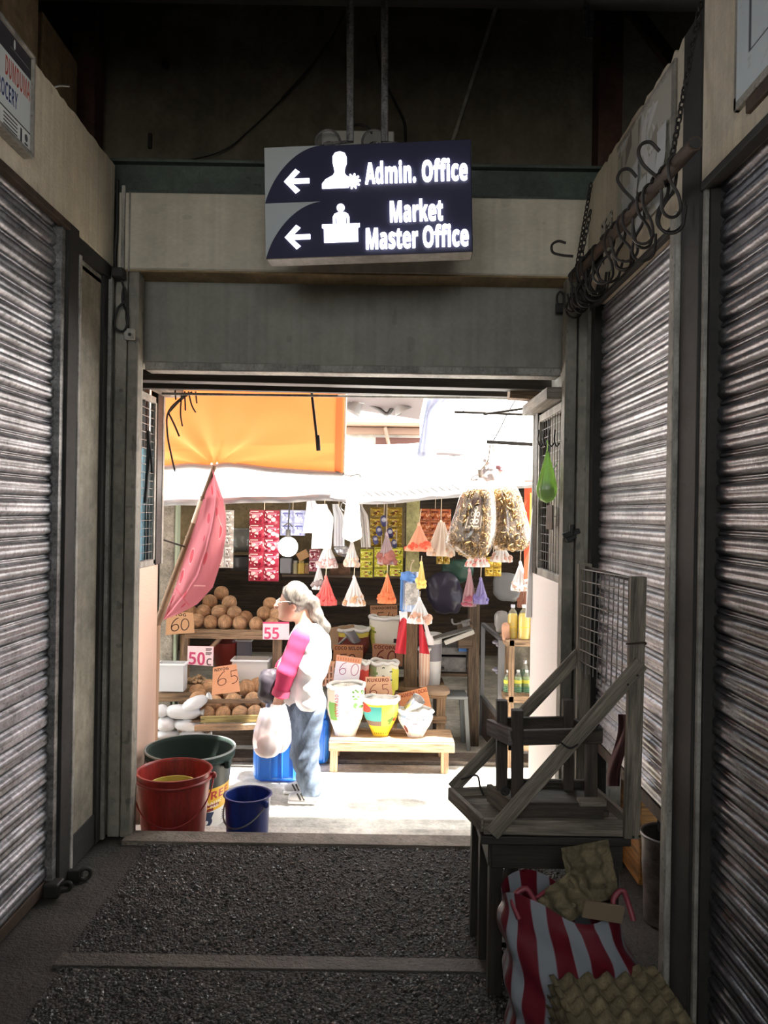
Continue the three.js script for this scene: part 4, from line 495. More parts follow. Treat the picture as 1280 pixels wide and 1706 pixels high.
{
  const red = mat([0.40, 0.035, 0.028], { roughness: 0.38, map: rep(T.grime, 3, 1) }); const b = bucket('plastic_bucket', 'large red plastic bucket in front of the green pail', 'bucket', V(-1.075, -0.15, -4.02), 0.188, 0.155, 0.388, red, { lip: true, handle: { drop: 1.05, out: 0.98, turn: 0.15, m: red, label: 'red plastic handle hanging down' } });
  part('inner_pail', lathe([[0.11, 0.31], [0.125, 0.315], [0.126, 0.325], [0.11, 0.325], [0.10, 0.1]], 40).translate(-1.075, -0.15, -3.985), mat([0.45, 0.36, 0.06], { roughness: 0.4 }), b, 'yellow rim of the pail inside');
  const blue = mat([0.012, 0.035, 0.26], { roughness: 0.4, map: rep(T.grime, 3, 1) }); bucket('plastic_bucket', 'small blue plastic bucket with a wire handle beside the pail', 'bucket', V(-0.685, -0.15, -4.0), 0.118, 0.103, 0.275, blue, { handle: { drop: 0.98, out: 0.99, turn: -0.62, label: 'thin wire handle' } });
  const pail = canvasTex(1024, 512, (g, w, h) => { // unrolled pail, text turned towards the lane
    g.fillStyle = '#0d1a17'; g.fillRect(0, 0, w, h); g.fillStyle = '#d9d4cb'; g.fillRect(0, h * 0.44, w, h); g.fillStyle = '#d9a824'; g.fillRect(0, h * 0.44, w, h * 0.33);
    const q = rng(6); for (let k = 0; k < 2; k++) { const x = k * 512; g.save(); g.translate(x + 120, 0); g.fillStyle = '#7a1c1d'; g.fillRect(-120, h * 0.66, 330, 18); g.fillRect(-120, h * 0.715, 300, 20); g.save(); g.translate(120, h * 0.60); g.transform(1, -0.06, 0, 1, 0, 0); g.font = 'bold 78px sans-serif'; g.fillStyle = '#a5231f'; g.scale(0.85, 1); g.fillText('FREE', 0, 0); g.font = 'bold 26px sans-serif'; g.fillStyle = '#e8e2d0'; g.fillText('PLASTIC', 20, 36); g.fillText('PAIL', 50, 62); g.restore();
      g.fillStyle = '#d9d4cb'; g.beginPath(); g.moveTo(-120, h * 0.80); g.lineTo(392, h * 0.72); g.lineTo(392, h); g.lineTo(-120, h); g.fill();
      g.save(); g.translate(150, h * 0.86); g.rotate(0.28); g.fillStyle = '#22304d'; g.fillRect(-22, -50, 44, 60); g.beginPath(); g.ellipse(0, 22, 34, 38, 0, 0, 7); g.fill(); g.fillStyle = '#d9d4cb'; g.beginPath(); g.ellipse(0, 24, 14, 17, 0, 0, 7); g.fill(); g.restore(); g.fillStyle = '#555'; for (let i = 0; i < 5; i++) g.fillRect(235, h * 0.80 + i * 16, 90 - 20 * (i % 2), 5); g.restore(); } });
  const c = V(-1.165, GY, -4.72), t = thing('paint_pail', 'large green topped paint pail with a yellow free offer label', 'pail', c), rb = 0.218, rt = 0.262, h = 0.435;
  const side = new THREE.CylinderGeometry(rt - 0.006, rb, h, 64, 1, true); side.rotateY(-0.95); part('printed_body', side.translate(c.x, c.y + h / 2, c.z), mat('#ffffff', { map: pail, roughness: 0.4 }), t, 'printed label around the body');
  const gm = mat([0.012, 0.028, 0.022], { roughness: 0.85 }); part('rim', lathe([[rt - 0.006, h - 0.05], [rt + 0.006, h - 0.048], [rt + 0.008, h - 0.03], [rt, h - 0.028], [rt + 0.002, h - 0.01], [rt + 0.012, h - 0.008], [rt + 0.012, h + 0.003], [rt - 0.008, h + 0.004], [rt - 0.012, h - 0.02], [rb - 0.006, 0.01], [0.001, 0.008]], 64).translate(c.x, c.y, c.z), gm, t, 'dark green rim and inside');
  part('rim_edge', new THREE.TorusGeometry(rt + 0.006, 0.007, 8, 64).rotateX(Math.PI / 2).translate(c.x, c.y + h, c.z), mat([0.20, 0.22, 0.21], { roughness: 0.5 }), t, 'worn grey rim edge'); part('handle_ear', box(0.035, 0.05, 0.08, c.x + rt * 0.95, c.y + h - 0.06, c.z + 0.09, 0.01), gm, t); part('handle', tube([V(c.x - rt - 0.008, c.y + h - 0.05, c.z + 0.02), V(c.x - rt - 0.004, c.y + h - 0.12, c.z + 0.05), V(c.x - rt + 0.005, c.y + h - 0.2, c.z + 0.08)], 0.005), M.wire, t);
}

// ---------- awnings ----------
const whiteTarp = mat([0.86, 0.85, 0.83], { roughness: 0.85, transmission: 0.12, thickness: 0 });
{
  const low = [[255, 838], [300, 834], [420, 832], [520, 826], [600, 831], [680, 829], [760, 820], [830, 810], [900, 803], [960, 800]], lowAt = (u) => { for (let i = 1; i < low.length; i++) if (u <= low[i][0]) return lerp(low[i - 1][1], low[i][1], (u - low[i - 1][0]) / (low[i][0] - low[i - 1][0])); return 800; };
  const t = thing('white_awning', 'sagging white tarpaulin awning over the stall goods', 'awning', P(580, 830, 5.45)), f = (s, r) => { const u = lerp(-60, 1330, s), d = lerp(5.55, 8.2, r), e = P(u, lowAt(clamp(u, 255, 960)), 5.55); return V(e.x * lerp(1, 1.2, r), e.y + 0.62 * r - 0.10 * Math.sin(r * 3.1) * Math.sin(s * 9) * 0.3 + 0.02 * fbm3(s * 9, r * 6, 1), -d); };
  part('sheet', sheet(f, 90, 20), mat([0.86, 0.85, 0.83], { roughness: 0.85 }), t); part('hem', sheet((s, r) => { const p = f(s, 0.0); return p.add(V(0, 0.012 - 0.045 * r + 0.006 * Math.sin(s * 60), 0.012 * Math.sin(r * 3) + 0.01 * Math.sin(s * 200) * r)); }, 240, 3), mat([0.42, 0.41, 0.42], { roughness: 0.85 }), t, 'grey rolled hem');
  for (let i = 0; i < 14; i++) { const u = 606 + i * 12 + (i % 3), p = P(u, lowAt(u) - 5, 5.52); part('ruffle', bar(p.clone().add(V(-0.045, 0.03, 0.0)), p.clone().add(V(0.01, -0.005, 0.02)), 0.01, 0.016, 0.004), mat([0.5, 0.5, 0.5], { roughness: 0.8 }), t); }
}
{ // orange tarpaulin, seen from below
  const t = thing('orange_tarp', 'orange tarpaulin stretched above the lane, tied at the bamboo pole', 'tarpaulin', P(415, 780, 5.6)), bot = (u) => u < 357 ? lerp(779, 774, (u - 250) / 107) : lerp(774, 787, (u - 357) / 216);
  const f = (s, r) => { const ub = lerp(257, 572, s), ut = lerp(250, 576, s), d = lerp(5.14, 5.62, r), u = lerp(ut, ub, r), v = lerp(612, bot(ub), r); const p = P(u, v, d); const a = Math.atan2(1 - r + 0.02, (s - 0.32) * 1.6); const w = Math.exp(-((1 - r) * (1 - r) * 3 + (s - 0.32) * (s - 0.32) * 9)); p.y += 0.022 * Math.sin(a * 11) * w + 0.012 * fbm3(s * 6, r * 5, 2) - 0.03 * Math.sin(r * 3.1) * Math.sin(s * 3.1); return p; };
  const orange = mat([0.82, 0.235, 0.06], { roughness: 0.8, transmission: 0.10, thickness: 0 });
  part('sheet', sheet(f, 72, 36), orange, t); part('hem', tube([0, 0.1, 0.2, 0.3, 0.38, 0.46, 0.6, 0.75, 0.9, 1].map((s) => f(s, 1).add(V(0, -0.018, 0.008))), 0.022, 60, 7), mat([0.42, 0.37, 0.35], { roughness: 0.85 }), t, 'grey rolled lower edge'); part('edge_fold', sheet((s, r) => f(1 - 0.045 * s, r).add(V(0, -0.02 + 0.02 * s, 0.012)), 4, 30), mat([0.75, 0.22, 0.05], { roughness: 0.75, transmission: 0.2, thickness: 0 }), t); part('edge_rope', tube([0, 0.25, 0.5, 0.75, 1].map((r) => f(1, r).add(V(0.006, -0.02, 0.01))), 0.008, 30, 6), M.string, t); part('tie_rope', tube([P(560, 786, 5.6), P(572, 790, 5.6), P(585, 793, 5.54), P(598, 790, 5.54), P(602, 796, 5.54)], 0.007), M.wire, t, 'grey tie rope at the corner');
}
function twig(label, list, d, r) { const t = thing('dry_twig', label, 'twig', P(list[0][0][0], list[0][0][1], d)); for (const l of list) part('stem', tube(l.map(([u, v], i) => P(u, v, d + 0.02 * i)), r, l.length * 4, 5), M.woodDark, t); }
twig('long dry twig hanging in front of the orange tarpaulin by the wire window', [[[312, 655], [281, 686], [279, 720], [286, 760], [292, 786]], [[281, 688], [290, 706], [299, 727]], [[320, 653], [300, 668], [281, 688]]], 4.62, 0.006);
twig('cluster of short dry twigs dangling from the lintel corner', [[[308, 652], [309, 684]], [[303, 655], [301, 690], [304, 710]], [[314, 652], [320, 676], [326, 687]], [[326, 652], [328, 672]], [[292, 650], [293, 666]]], 4.6, 0.005);
single('wooden_stick', 'dark stick hanging down in front of the orange tarpaulin', 'stick', [bar(P(519, 650, 4.6), P(528, 730, 4.62), 0.016, 0.014), bar(P(529, 725, 4.62), P(531, 751, 4.62), 0.026, 0.014)], M.woodDark);
single('door_lintel_plank', 'thin pale strip under the lintel over the lane', 'strip', bar(P(270, 656, 4.56), P(890, 664, 4.56), 0.014, 0.014), M.palePaint);
{ // pink cloth wound on a bamboo pole
  const d = 5.48, t = thing('bamboo_pole', 'leaning bamboo pole holding up the orange tarpaulin', 'pole', P(262, 1290, d)); const a = P(358, 776, d), b = P(262, 1040, d + 0.03); const e = b.clone().add(b.clone().sub(a).multiplyScalar(0.02));
  part('stem', cyl(e, a, 0.026, 0.017, 12), mat([0.30, 0.19, 0.12], { map: rep(T.fibre, 1, 1), roughness: 0.7 }), t); for (const k of [0.2, 0.45, 0.72, 0.9]) part('node', cyl(a.clone().lerp(b, k - 0.004), a.clone().lerp(b, k + 0.004), 0.026, 0.026, 12), mat([0.22, 0.14, 0.09], { roughness: 0.8 }), t); part('pale_splice', cyl(a.clone().lerp(b, 0.22), a.clone().lerp(b, 0.36), 0.0235, 0.0225, 12), mat([0.7, 0.5, 0.36], { roughness: 0.7 }), t, 'pale splinted section'); part('lower_stem', cyl(V(b.x - 0.02, GY, b.z - 0.02), b, 0.028, 0.025, 12), mat([0.30, 0.19, 0.12], { roughness: 0.7 }), t);
  const dots = canvasTex(512, 512, (g, w, h) => { g.fillStyle = '#c4707a'; g.fillRect(0, 0, w, h); const list = [[0.20, 0.56, 46, 30], [0.12, 0.70, 46, 28], [0.10, 0.86, 34, 26], [0.85, 0.36, 26, 36], [0.42, 0.30, 40, 22], [0.6, 0.53, 26, 22], [0.7, 0.24, 22, 20], [0.5, 0.76, 34, 14], [0.75, 0.82, 30, 14], [0.4, 0.12, 40, 16], [0.42, 0.43, 16, 12], [0.8, 0.12, 26, 12], [0.3, 0.94, 30, 12]]; list.forEach(([x, y, a, b], i) => { g.fillStyle = '#b9414f'; g.beginPath(); g.ellipse(x * w, y * h, a * 0.75, b * 0.72, 0.3, 0, 7); g.fill(); if (i < 4) { g.strokeStyle = '#d59a9c'; g.lineWidth = 4; g.stroke(); } }); g.strokeStyle = '#ecb2b0'; g.lineWidth = 4; g.beginPath(); g.moveTo(300, 350); g.lineTo(430, 330); g.moveTo(380, 130); g.lineTo(450, 170); g.stroke(); g.strokeStyle = '#c65664'; g.beginPath(); g.moveTo(40, 400); g.lineTo(460, 405); g.stroke(); }); dots.flipY = false;
  const rgt = [[356, 782], [372, 828], [377, 860], [377, 890], [371, 930], [356, 978], [330, 1006], [300, 1022], [275, 1032]], lft = [[351, 784], [343, 812], [334, 845], [325, 875], [315, 905], [305, 935], [294, 970], [284, 1000], [272, 1032]]; const smp = (l, r) => { const k = r * 8, i = Math.min(7, Math.floor(k)), q = k - i; return [lerp(l[i][0], l[i + 1][0], q), lerp(l[i][1], l[i + 1][1], q)]; };
  const g = sheet((s, r) => { const [a0, a1] = smp(lft, r), [b0, b1] = smp(rgt, r); const p = P(lerp(a0, b0, s), lerp(a1, b1, s), d); p.z += 0.055 * Math.sin(s * Math.PI) * Math.sin(clamp(r * 1.1) * Math.PI) + 0.014 * Math.sin(s * 9 + r * 7) * (1 - 0.5 * r) * Math.sin(r * 3.1) + 0.012 * fbm3(s * 5, r * 8, 3) + (s > 0.62 - 0.2 * r ? 0.014 * smooth(0, 0.05, s - 0.62 + 0.2 * r) : 0); return p; }, 36, 48, true);
  single('pink_cloth', 'pink spotted cloth wrapped along the bamboo pole', 'cloth', g, mat('#ffffff', { map: dots, roughness: 0.85, transmission: 0.15, thickness: 0 }));
  single('pole_tie', 'thin black tie bar holding the bamboo pole', 'tie', cyl(P(268, 898, 5.3), P(308, 911, 5.48), 0.006), M.cable);
}
// ---------- what stands behind and above the stall ----------
{ // far white building
  const d = 13, t = thing('white_building', 'sun bleached white building seen over the awning', 'building', P(640, 800, d)), w = mat([0.85, 0.83, 0.8], { map: rep(T.grime, 0.1, 0.1), roughness: 0.9 }), tr = mat([0.22, 0.14, 0.10], { roughness: 0.9 });
  part('wall', slab(-9, 9, GY, 4.9, -d, -d - 0.3, 0), w, t); for (const [v0, v1, u0, u1, o] of [[707, 711, 575, 705, 0.25], [714, 723, 575, 705, 0.12], [745, 749, 622, 705, 0.12]]) { const a = P(u0, v1, d), b = P(u1, v0, d); part('ledge', slab(a.x, b.x, a.y, b.y, -d + o, -d - 0.05, 0.01), tr, t); } { const a = P(626, 745, d), b = P(705, 730, d); part('window_band', slab(a.x, b.x, a.y, b.y, -d + 0.01, -d, 0), mat([0.13, 0.055, 0.04], { roughness: 0.8 }), t, 'brown window band'); } part('pipe', cyl(P(642, 712, d - 0.2), P(650, 750, d - 0.2), 0.03), tr, t);
}
{ // dark eave with flood lamps
  const d = 7.4, t = thing('dark_canopy', 'dark canopy edge with two flood lamps above the lane', 'canopy', P(640, 695, d)); const a = P(560, 690, d), b = P(700, 700, d); part('soffit', sheet((s, r) => P(lerp(lerp(555, 575, r), lerp(712, 699, r), s), lerp(640, lerp(680, 699, s), r), lerp(6.9, d, r)), 8, 4), mat([0.05, 0.04, 0.038], { roughness: 0.95 }), t);
  for (const [u, k] of [[592, -1], [668, 1]]) { const l = part('lamp_housing', box(PX(34, d), PX(12, d), 0.12, ...P(u + 10 * -k, 667, d - 0.1).toArray(), 0.01), M.galv, t, 'grey lamp housing'); part('lamp_shade', lathe([[0.03, 0.06], [0.05, 0.03], [0.085, -0.05], [0.088, -0.07]], 20).rotateZ(0.5 * k).translate(...P(u, 676, d - 0.12).toArray()), mat([0.1, 0.095, 0.09], { roughness: 0.5 }), t, 'pale flood lamp shade'); }
  part('cable', tube([P(612, 672, d - 0.1), P(632, 682, d - 0.1), P(645, 690, d - 0.1), P(655, 678, d - 0.1)], 0.02, 20, 5), M.cable, t);
}
{ const g = sheet((s, r) => P(lerp(lerp(714, 694, r), lerp(782 - 60 * smooth(0, 0.35, r), 728, r), s), lerp(655, 762, r), 6.6 + 0.03 * Math.sin(s * 8) + 0.2 * r), 14, 20); single('plastic_sheet', 'hanging strip of bluish clear plastic sheet above the awning', 'plastic sheet', g, mat([0.10, 0.11, 0.15], { transmission: 0.25, roughness: 0.35, thickness: 0 })); }
{ const t = thing('white_canopy', 'bright white canopy sheet above the hanging snack bags', 'canopy', P(800, 755, 7)); const f = (s, r) => P(lerp(700, 930, s), lerp(756 + 6 * s, 640, r), lerp(7.0, 8.6, r)); part('sheet', sheet(f, 16, 10), whiteTarp, t); part('hem', tube([0, 0.2, 0.4, 0.6, 0.8, 1].map((s) => f(s, 0).add(V(0, 0.01 * Math.sin(s * 12), 0.01))), 0.018, 30, 6), mat([0.07, 0.06, 0.06], { roughness: 0.9 }), t, 'dark frayed hem'); }
for (const [l, a, b, r] of [['black hanging rod above the snack bags', P(757, 686, 4.75), P(893, 691, 4.72), 0.009], ['bent black rod crossing the hanging rod', P(806, 690, 4.74), P(905, 676, 4.6), 0.008]]) single('hanging_rod', l, 'rod', cyl(a, b, r), M.woodBlack);
{ const t = single('hanging_rod', 'short dark bar carrying the two snack bags', 'rod', bar(P(811, 736, 4.75), P(897, 741, 4.72), 0.022, 0.022), M.woodBlack); }
cableAt('rod_wire', 'thin wire tying the snack bag bar to the lintel', [[821, 736, 4.75], [833, 715, 4.74], [846, 688, 4.74], [858, 668, 4.7], [864, 655, 4.6]], 0.004, M.iron);
cableAt('rod_wire', 'thin wire dangling beside the lintel over the rod', [[778, 664, 4.65], [776, 676, 4.7], [772, 686, 4.75]], 0.003, M.iron); cableAt('rod_wire', 'tangled black wire at the lintel end near the white partition', [[872, 658, 4.6], [882, 672, 4.62], [890, 682, 4.6], [898, 676, 4.6], [906, 668, 4.58]], 0.005);
single('wire_hook', 'small wire hook hanging from the crossing rod', 'hook', tube([P(876, 684, 4.7), P(877, 702, 4.7), P(873, 710, 4.7), P(871, 704, 4.7)], 0.003), M.iron);

// ---------- stall frame ----------
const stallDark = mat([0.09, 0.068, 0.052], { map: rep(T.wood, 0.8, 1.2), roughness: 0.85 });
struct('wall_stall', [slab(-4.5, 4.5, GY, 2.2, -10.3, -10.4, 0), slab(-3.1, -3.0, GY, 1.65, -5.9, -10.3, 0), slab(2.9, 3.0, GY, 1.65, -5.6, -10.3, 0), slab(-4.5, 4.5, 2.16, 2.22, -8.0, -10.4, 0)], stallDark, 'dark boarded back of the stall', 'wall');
{ const a = P(268, 840, 6.6), b = P(672, 960, 6.6); struct('wall_stall_board', [slab(P(262, 840, 7.6).x, P(676, 840, 7.6).x, P(400, 925, 7.6).y, 2.06, -7.6, -7.65, 0)], mat([0.26, 0.20, 0.11], { map: rep(T.grimeStrong, 0.5, 0.5), roughness: 0.9 }), 'olive brown board at the back of the stall above the shelves', 'wall'); }
struct('pillar_stall', displace(slab(P(266, 900, 6.1).x, P(290, 900, 6.1).x, GY, 1.72, -6.1, -6.24, 0.01), 0.0, 1), mat([0.44, 0.41, 0.36], { map: rep(T.grimeStrong, 1.2, 1.2), bumpMap: rep(T.coarse, 2, 2), bumpScale: 0.006, roughness: 0.9 }), 'rough grey concrete post at the stall corner behind the bamboo pole', 'post');
struct('pillar_stall', [slab(P(290, 900, 6.1).x + 0.002, P(295, 900, 6.1).x, GY, 1.72, -6.11, -6.2, 0.004)], mat([0.40, 0.47, 0.35], { roughness: 0.8 }), 'thin green painted strip along the concrete post', 'post');
function stick(name, label, cat, a, b, w, h, m, g) { return single(name, label, cat, bar(a, b, w, h, 0.004), m, g); }
{ const d = 6.2, t = thing('wooden_post', 'square wooden post painted yellow green at the top, standing between sacks and dark space', 'post', P(685, 1150, d)); part('shaft', bar(V(P(686, 1000, d).x, GY, -d), V(P(686, 1000, d).x, P(686, 1000, d).y, -d), 0.105, 0.08), mat([0.20, 0.135, 0.085], { map: rep(T.wood, 1.5, 3), roughness: 0.8 }), t, 'bare brown lower shaft'); part('shaft', bar(V(P(686, 1000, d).x, P(686, 1000, d).y, -d), V(P(686, 1000, d).x, 1.85, -d), 0.106, 0.081), mat([0.42, 0.42, 0.20], { map: rep(T.grimeStrong, 1.5, 1.5), roughness: 0.8 }), t, 'yellow green painted upper shaft'); }
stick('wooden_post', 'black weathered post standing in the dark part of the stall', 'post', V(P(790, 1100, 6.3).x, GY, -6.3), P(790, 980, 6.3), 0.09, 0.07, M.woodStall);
// shelves
function shelf(label, u0, u1, v, d0, d1, m, h = 0.025) { const y = P((u0 + u1) / 2, v, d0).y; return single('shelf_board', label, 'shelf', slab(P(u0, v, d0).x, P(u1, v, d0).x, y - h, y, -d0, -d1, 0.004), m); }
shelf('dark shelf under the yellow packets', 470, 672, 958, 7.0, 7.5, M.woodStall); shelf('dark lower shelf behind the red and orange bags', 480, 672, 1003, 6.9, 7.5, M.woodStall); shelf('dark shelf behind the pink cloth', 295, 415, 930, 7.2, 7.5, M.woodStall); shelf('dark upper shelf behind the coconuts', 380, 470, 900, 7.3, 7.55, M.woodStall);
// ---------- coconuts ----------
const coconutMat = [[0.70, 0.44, 0.27], [0.63, 0.38, 0.22], [0.76, 0.50, 0.32]].map((c) => mat(c, { map: rep(T.fibre, 2, 1), bumpMap: rep(T.fine, 3, 2), bumpScale: 0.004, roughness: 0.9 }));
const coconutGeo = [0, 1, 2].map((k) => { const g = new THREE.SphereGeometry(1, 22, 16), p = g.attributes.position; for (let i = 0; i < p.count; i++) { const x = p.getX(i), y = p.getY(i), z = p.getZ(i), f = 1 + 0.10 * fbm3(x * 2.2 + k * 9, y * 2.2, z * 2.2) + 0.05 * fbm3(x * 9 + k, y * 9, z * 9) + 0.10 * Math.pow(Math.max(0, y), 7); p.setXYZ(i, x * f, y * f, z * f); } g.computeVertexNormals(); return g; });
const cq = rng(91);
function coconut(u, v, d, r, label, group) { const k = Math.floor(cq() * 3), e = shadowed(new THREE.Mesh(coconutGeo[k], coconutMat[Math.floor(cq() * 3)])); e.name = numbered('coconut'); e.position.copy(P(u, v, d)); e.scale.setScalar(PX(r, d)); e.rotation.set(cq() * 6, cq() * 6, cq() * 6); scene.add(e); meta(e, label, 'coconut', group); }
{ const nth = ['first', 'second', 'third', 'fourth', 'fifth', 'sixth', 'seventh', 'eighth'], row = (list, r, where, side, g) => list.forEach(([u, v, d], i) => coconut(u, v, d, r, nth[i] + ' brown coconut in the ' + where + ', counted from the ' + side, g));
  const g = 'coconuts in the tall heap on the plank', up = (l, d) => l.map(([u, v]) => [u, v, d]);
  row(up([[329, 1034], [351, 1037], [375, 1037], [400, 1038]], 6.18), 12.3, 'bottom row of the pyramid', 'cloth side', g); row(up([[318, 1022], [339, 1019], [365, 1020], [391, 1022], [409, 1030]], 6.25), 12.6, 'second row of the pyramid', 'cloth side', g); row(up([[350, 1003], [382, 1005]], 6.32), 12.6, 'third row of the pyramid', 'cloth side', g); coconut(369, 988, 6.38, 12, 'topmost brown coconut of the pyramid on the upper plank', g);
  row([[427, 1040, 6.18], [453, 1041, 6.18], [440, 1022, 6.25], [459, 1024, 6.26], [451, 1007, 6.32]], 12, 'small heap behind the shopper head', 'plank upwards', 'coconuts in the small heap');
  const g3 = 'coconuts in the sloping tray'; row([[329, 1154, 5.95], [348, 1146, 6.02], [365, 1150, 6.06], [386, 1155, 6.02], [412, 1147, 6.0], [430, 1143, 6.05], [445, 1160, 5.98]], 14.5, 'rear row of the sloping tray', 'nut heap', g3); row([[330, 1166, 5.88], [357, 1172, 5.88], [389, 1169, 5.88], [422, 1167, 5.88], [449, 1171, 5.88]], 14.5, 'middle row of the sloping tray', 'nut heap', g3); row(up([[345, 1190], [372, 1190], [400, 1189], [425, 1188], [450, 1190]], 5.78), 13.5, 'front row of the sloping tray', 'nut heap', g3);
}
{ // coconut stand
  const W = M.woodOld, t = thing('coconut_stand', 'rough wooden stand with two tiers for coconuts', 'stand', V(P(375, 1200, 5.9).x, GY, -6)); const y1 = P(375, 1049, 6.1).y;
  part('upper_plank', slab(P(308, 1050, 6.1).x, P(470, 1050, 6.1).x, y1 - 0.075, y1, -6.1, -6.13), W, t, 'upper front plank'); part('upper_deck', slab(P(308, 1050, 6.1).x, P(470, 1050, 6.1).x, y1 - 0.02, y1 - 0.004, -6.13, -6.55), W, t); for (const u of [308, 462]) part('leg', bar(V(P(u, 1100, 6.16).x, GY, -6.16), V(P(u, 1100, 6.16).x, y1 - 0.05, -6.16), 0.07, 0.05), W, t); part('brace', bar(P(350, 1081, 6.16), P(372, 1058, 6.14), 0.045, 0.03), W, t);
  part('lip_board', bar(P(318, 1169, 5.80), P(450, 1167, 5.80), 0.012, 0.035), W, t, 'front lip board'); part('tray_front', bar(P(335, 1199, 5.70), P(452, 1196, 5.70), 0.02, 0.05), mat([0.42, 0.36, 0.15], { map: rep(T.wood, 1.5, 3), roughness: 0.8 }), t, 'yellowish tray front'); part('ledge', bar(P(325, 1213, 5.66), P(456, 1209, 5.66), 0.05, 0.04), M.woodOld, t, 'lower ledge board'); part('tray_bottom', sheet((s, r) => P(lerp(315, 460, s), lerp(1203, 1160, r), lerp(5.7, 6.12, r)), 6, 4), W, t); for (const u of [338, 448]) part('leg', bar(V(P(u, 1250, 5.75).x, GY, -5.75), P(u, 1213, 5.75), 0.05, 0.05), M.woodDark, t); part('side_plank', bar(P(262, 1161, 5.9), P(325, 1160, 5.9), 0.03, 0.07), W, t, 'side plank under the white box'); part('side_deck', slab(P(262, 1158, 5.9).x, P(325, 1158, 5.9).x, P(300, 1159, 5.9).y, P(300, 1156, 5.9).y, -5.9, -6.2), W, t);
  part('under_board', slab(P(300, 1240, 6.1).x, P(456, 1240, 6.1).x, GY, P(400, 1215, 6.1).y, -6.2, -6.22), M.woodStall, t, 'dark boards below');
}
// cut pieces and small nuts
{ const q = rng(33), t = thing('nut_heap', 'small heap of tiny brown nuts beside the white plastic box', 'nuts', P(328, 1136, 6.1)), k = new THREE.IcosahedronGeometry(0.011, 1), list = []; for (let i = 0; i < 90; i++) { const a = q() * 6.28, r = Math.sqrt(q()); list.push(k.clone().translate(...P(328 + Math.cos(a) * r * 19, 1137 - (1 - r * r) * 14 * q(), 6.05 + Math.sin(a) * r * 0.08).toArray())); } const m = part('nuts', list, mat([0.38, 0.25, 0.14], { roughness: 0.85 }), t); m.userData.kind = 'stuff'; part('box', [slab(P(310, 1142, 6.0).x, P(360, 1142, 6.0).x, P(330, 1146, 6.0).y, P(330, 1140, 6.0).y, -5.97, -6.16)], M.woodOld, t, 'wooden tray'); }
function tub(label, u0, u1, v0, v1, d, color, fill) { const t = thing('plastic_box', label, 'box', P((u0 + u1) / 2, v1, d)); const a = P(u0, v1, d), b = P(u1, v0, d), w = b.x - a.x, h = b.y - a.y, c = V((a.x + b.x) / 2, (a.y + b.y) / 2, -d - w * 0.3); const m = mat(color, { transmission: 0.45, roughness: 0.25, thickness: 0 });
  part('body', [slab(a.x, b.x, a.y, a.y + 0.004, -d, -d - w * 0.6, 0.001), ...[[a.x, a.x + 0.004, -d, -d - w * 0.6], [b.x - 0.004, b.x, -d, -d - w * 0.6], [a.x, b.x, -d, -d - 0.004], [a.x, b.x, -d - w * 0.6 + 0.004, -d - w * 0.6]].map(([x0, x1, z0, z1]) => slab(x0, x1, a.y, b.y, z0, z1, 0.0015))], m, t); part('rim', [slab(a.x - 0.012, b.x + 0.012, b.y - 0.014, b.y, -d + 0.012, -d - 0.006), slab(a.x - 0.012, a.x + 0.004, b.y - 0.014, b.y, -d, -d - w * 0.6), slab(b.x - 0.004, b.x + 0.012, b.y - 0.014, b.y, -d, -d - w * 0.6)], mat([0.75, 0.76, 0.78], { roughness: 0.4 }), t, 'white rim'); if (fill) part('contents', lump(w * 0.92, h * 0.55, w * 0.5, 0.012, 14).translate(c.x, a.y + h * 0.33, c.z), mat(fill, { roughness: 0.9 }), t); return t; }
tub('white translucent plastic box on the stall corner above the white bundles', 262, 306, 1106, 1152, 5.85, [0.85, 0.86, 0.88], [0.62, 0.58, 0.5]); tub('clear shallow plastic box behind the orange price card', 386, 446, 1100, 1136, 6.05, [0.85, 0.82, 0.78], [0.66, 0.45, 0.3]); tub('tall grey plastic bin under the coconut plank', 394, 418, 1066, 1100, 6.4, [0.36, 0.36, 0.43], null);
{ const t = thing('red_pail', 'dark red plastic pail under the coconut plank', 'pail', P(378, 1110, 6.45)); part('body', lathe([[0.001, 0], [0.085, 0], [0.105, 0.21], [0.112, 0.213], [0.108, 0.22], [0.1, 0.2], [0.08, 0.01]], 28).translate(...P(376, 1112, 6.45).toArray()), mat([0.24, 0.03, 0.02], { roughness: 0.35 }), t); }
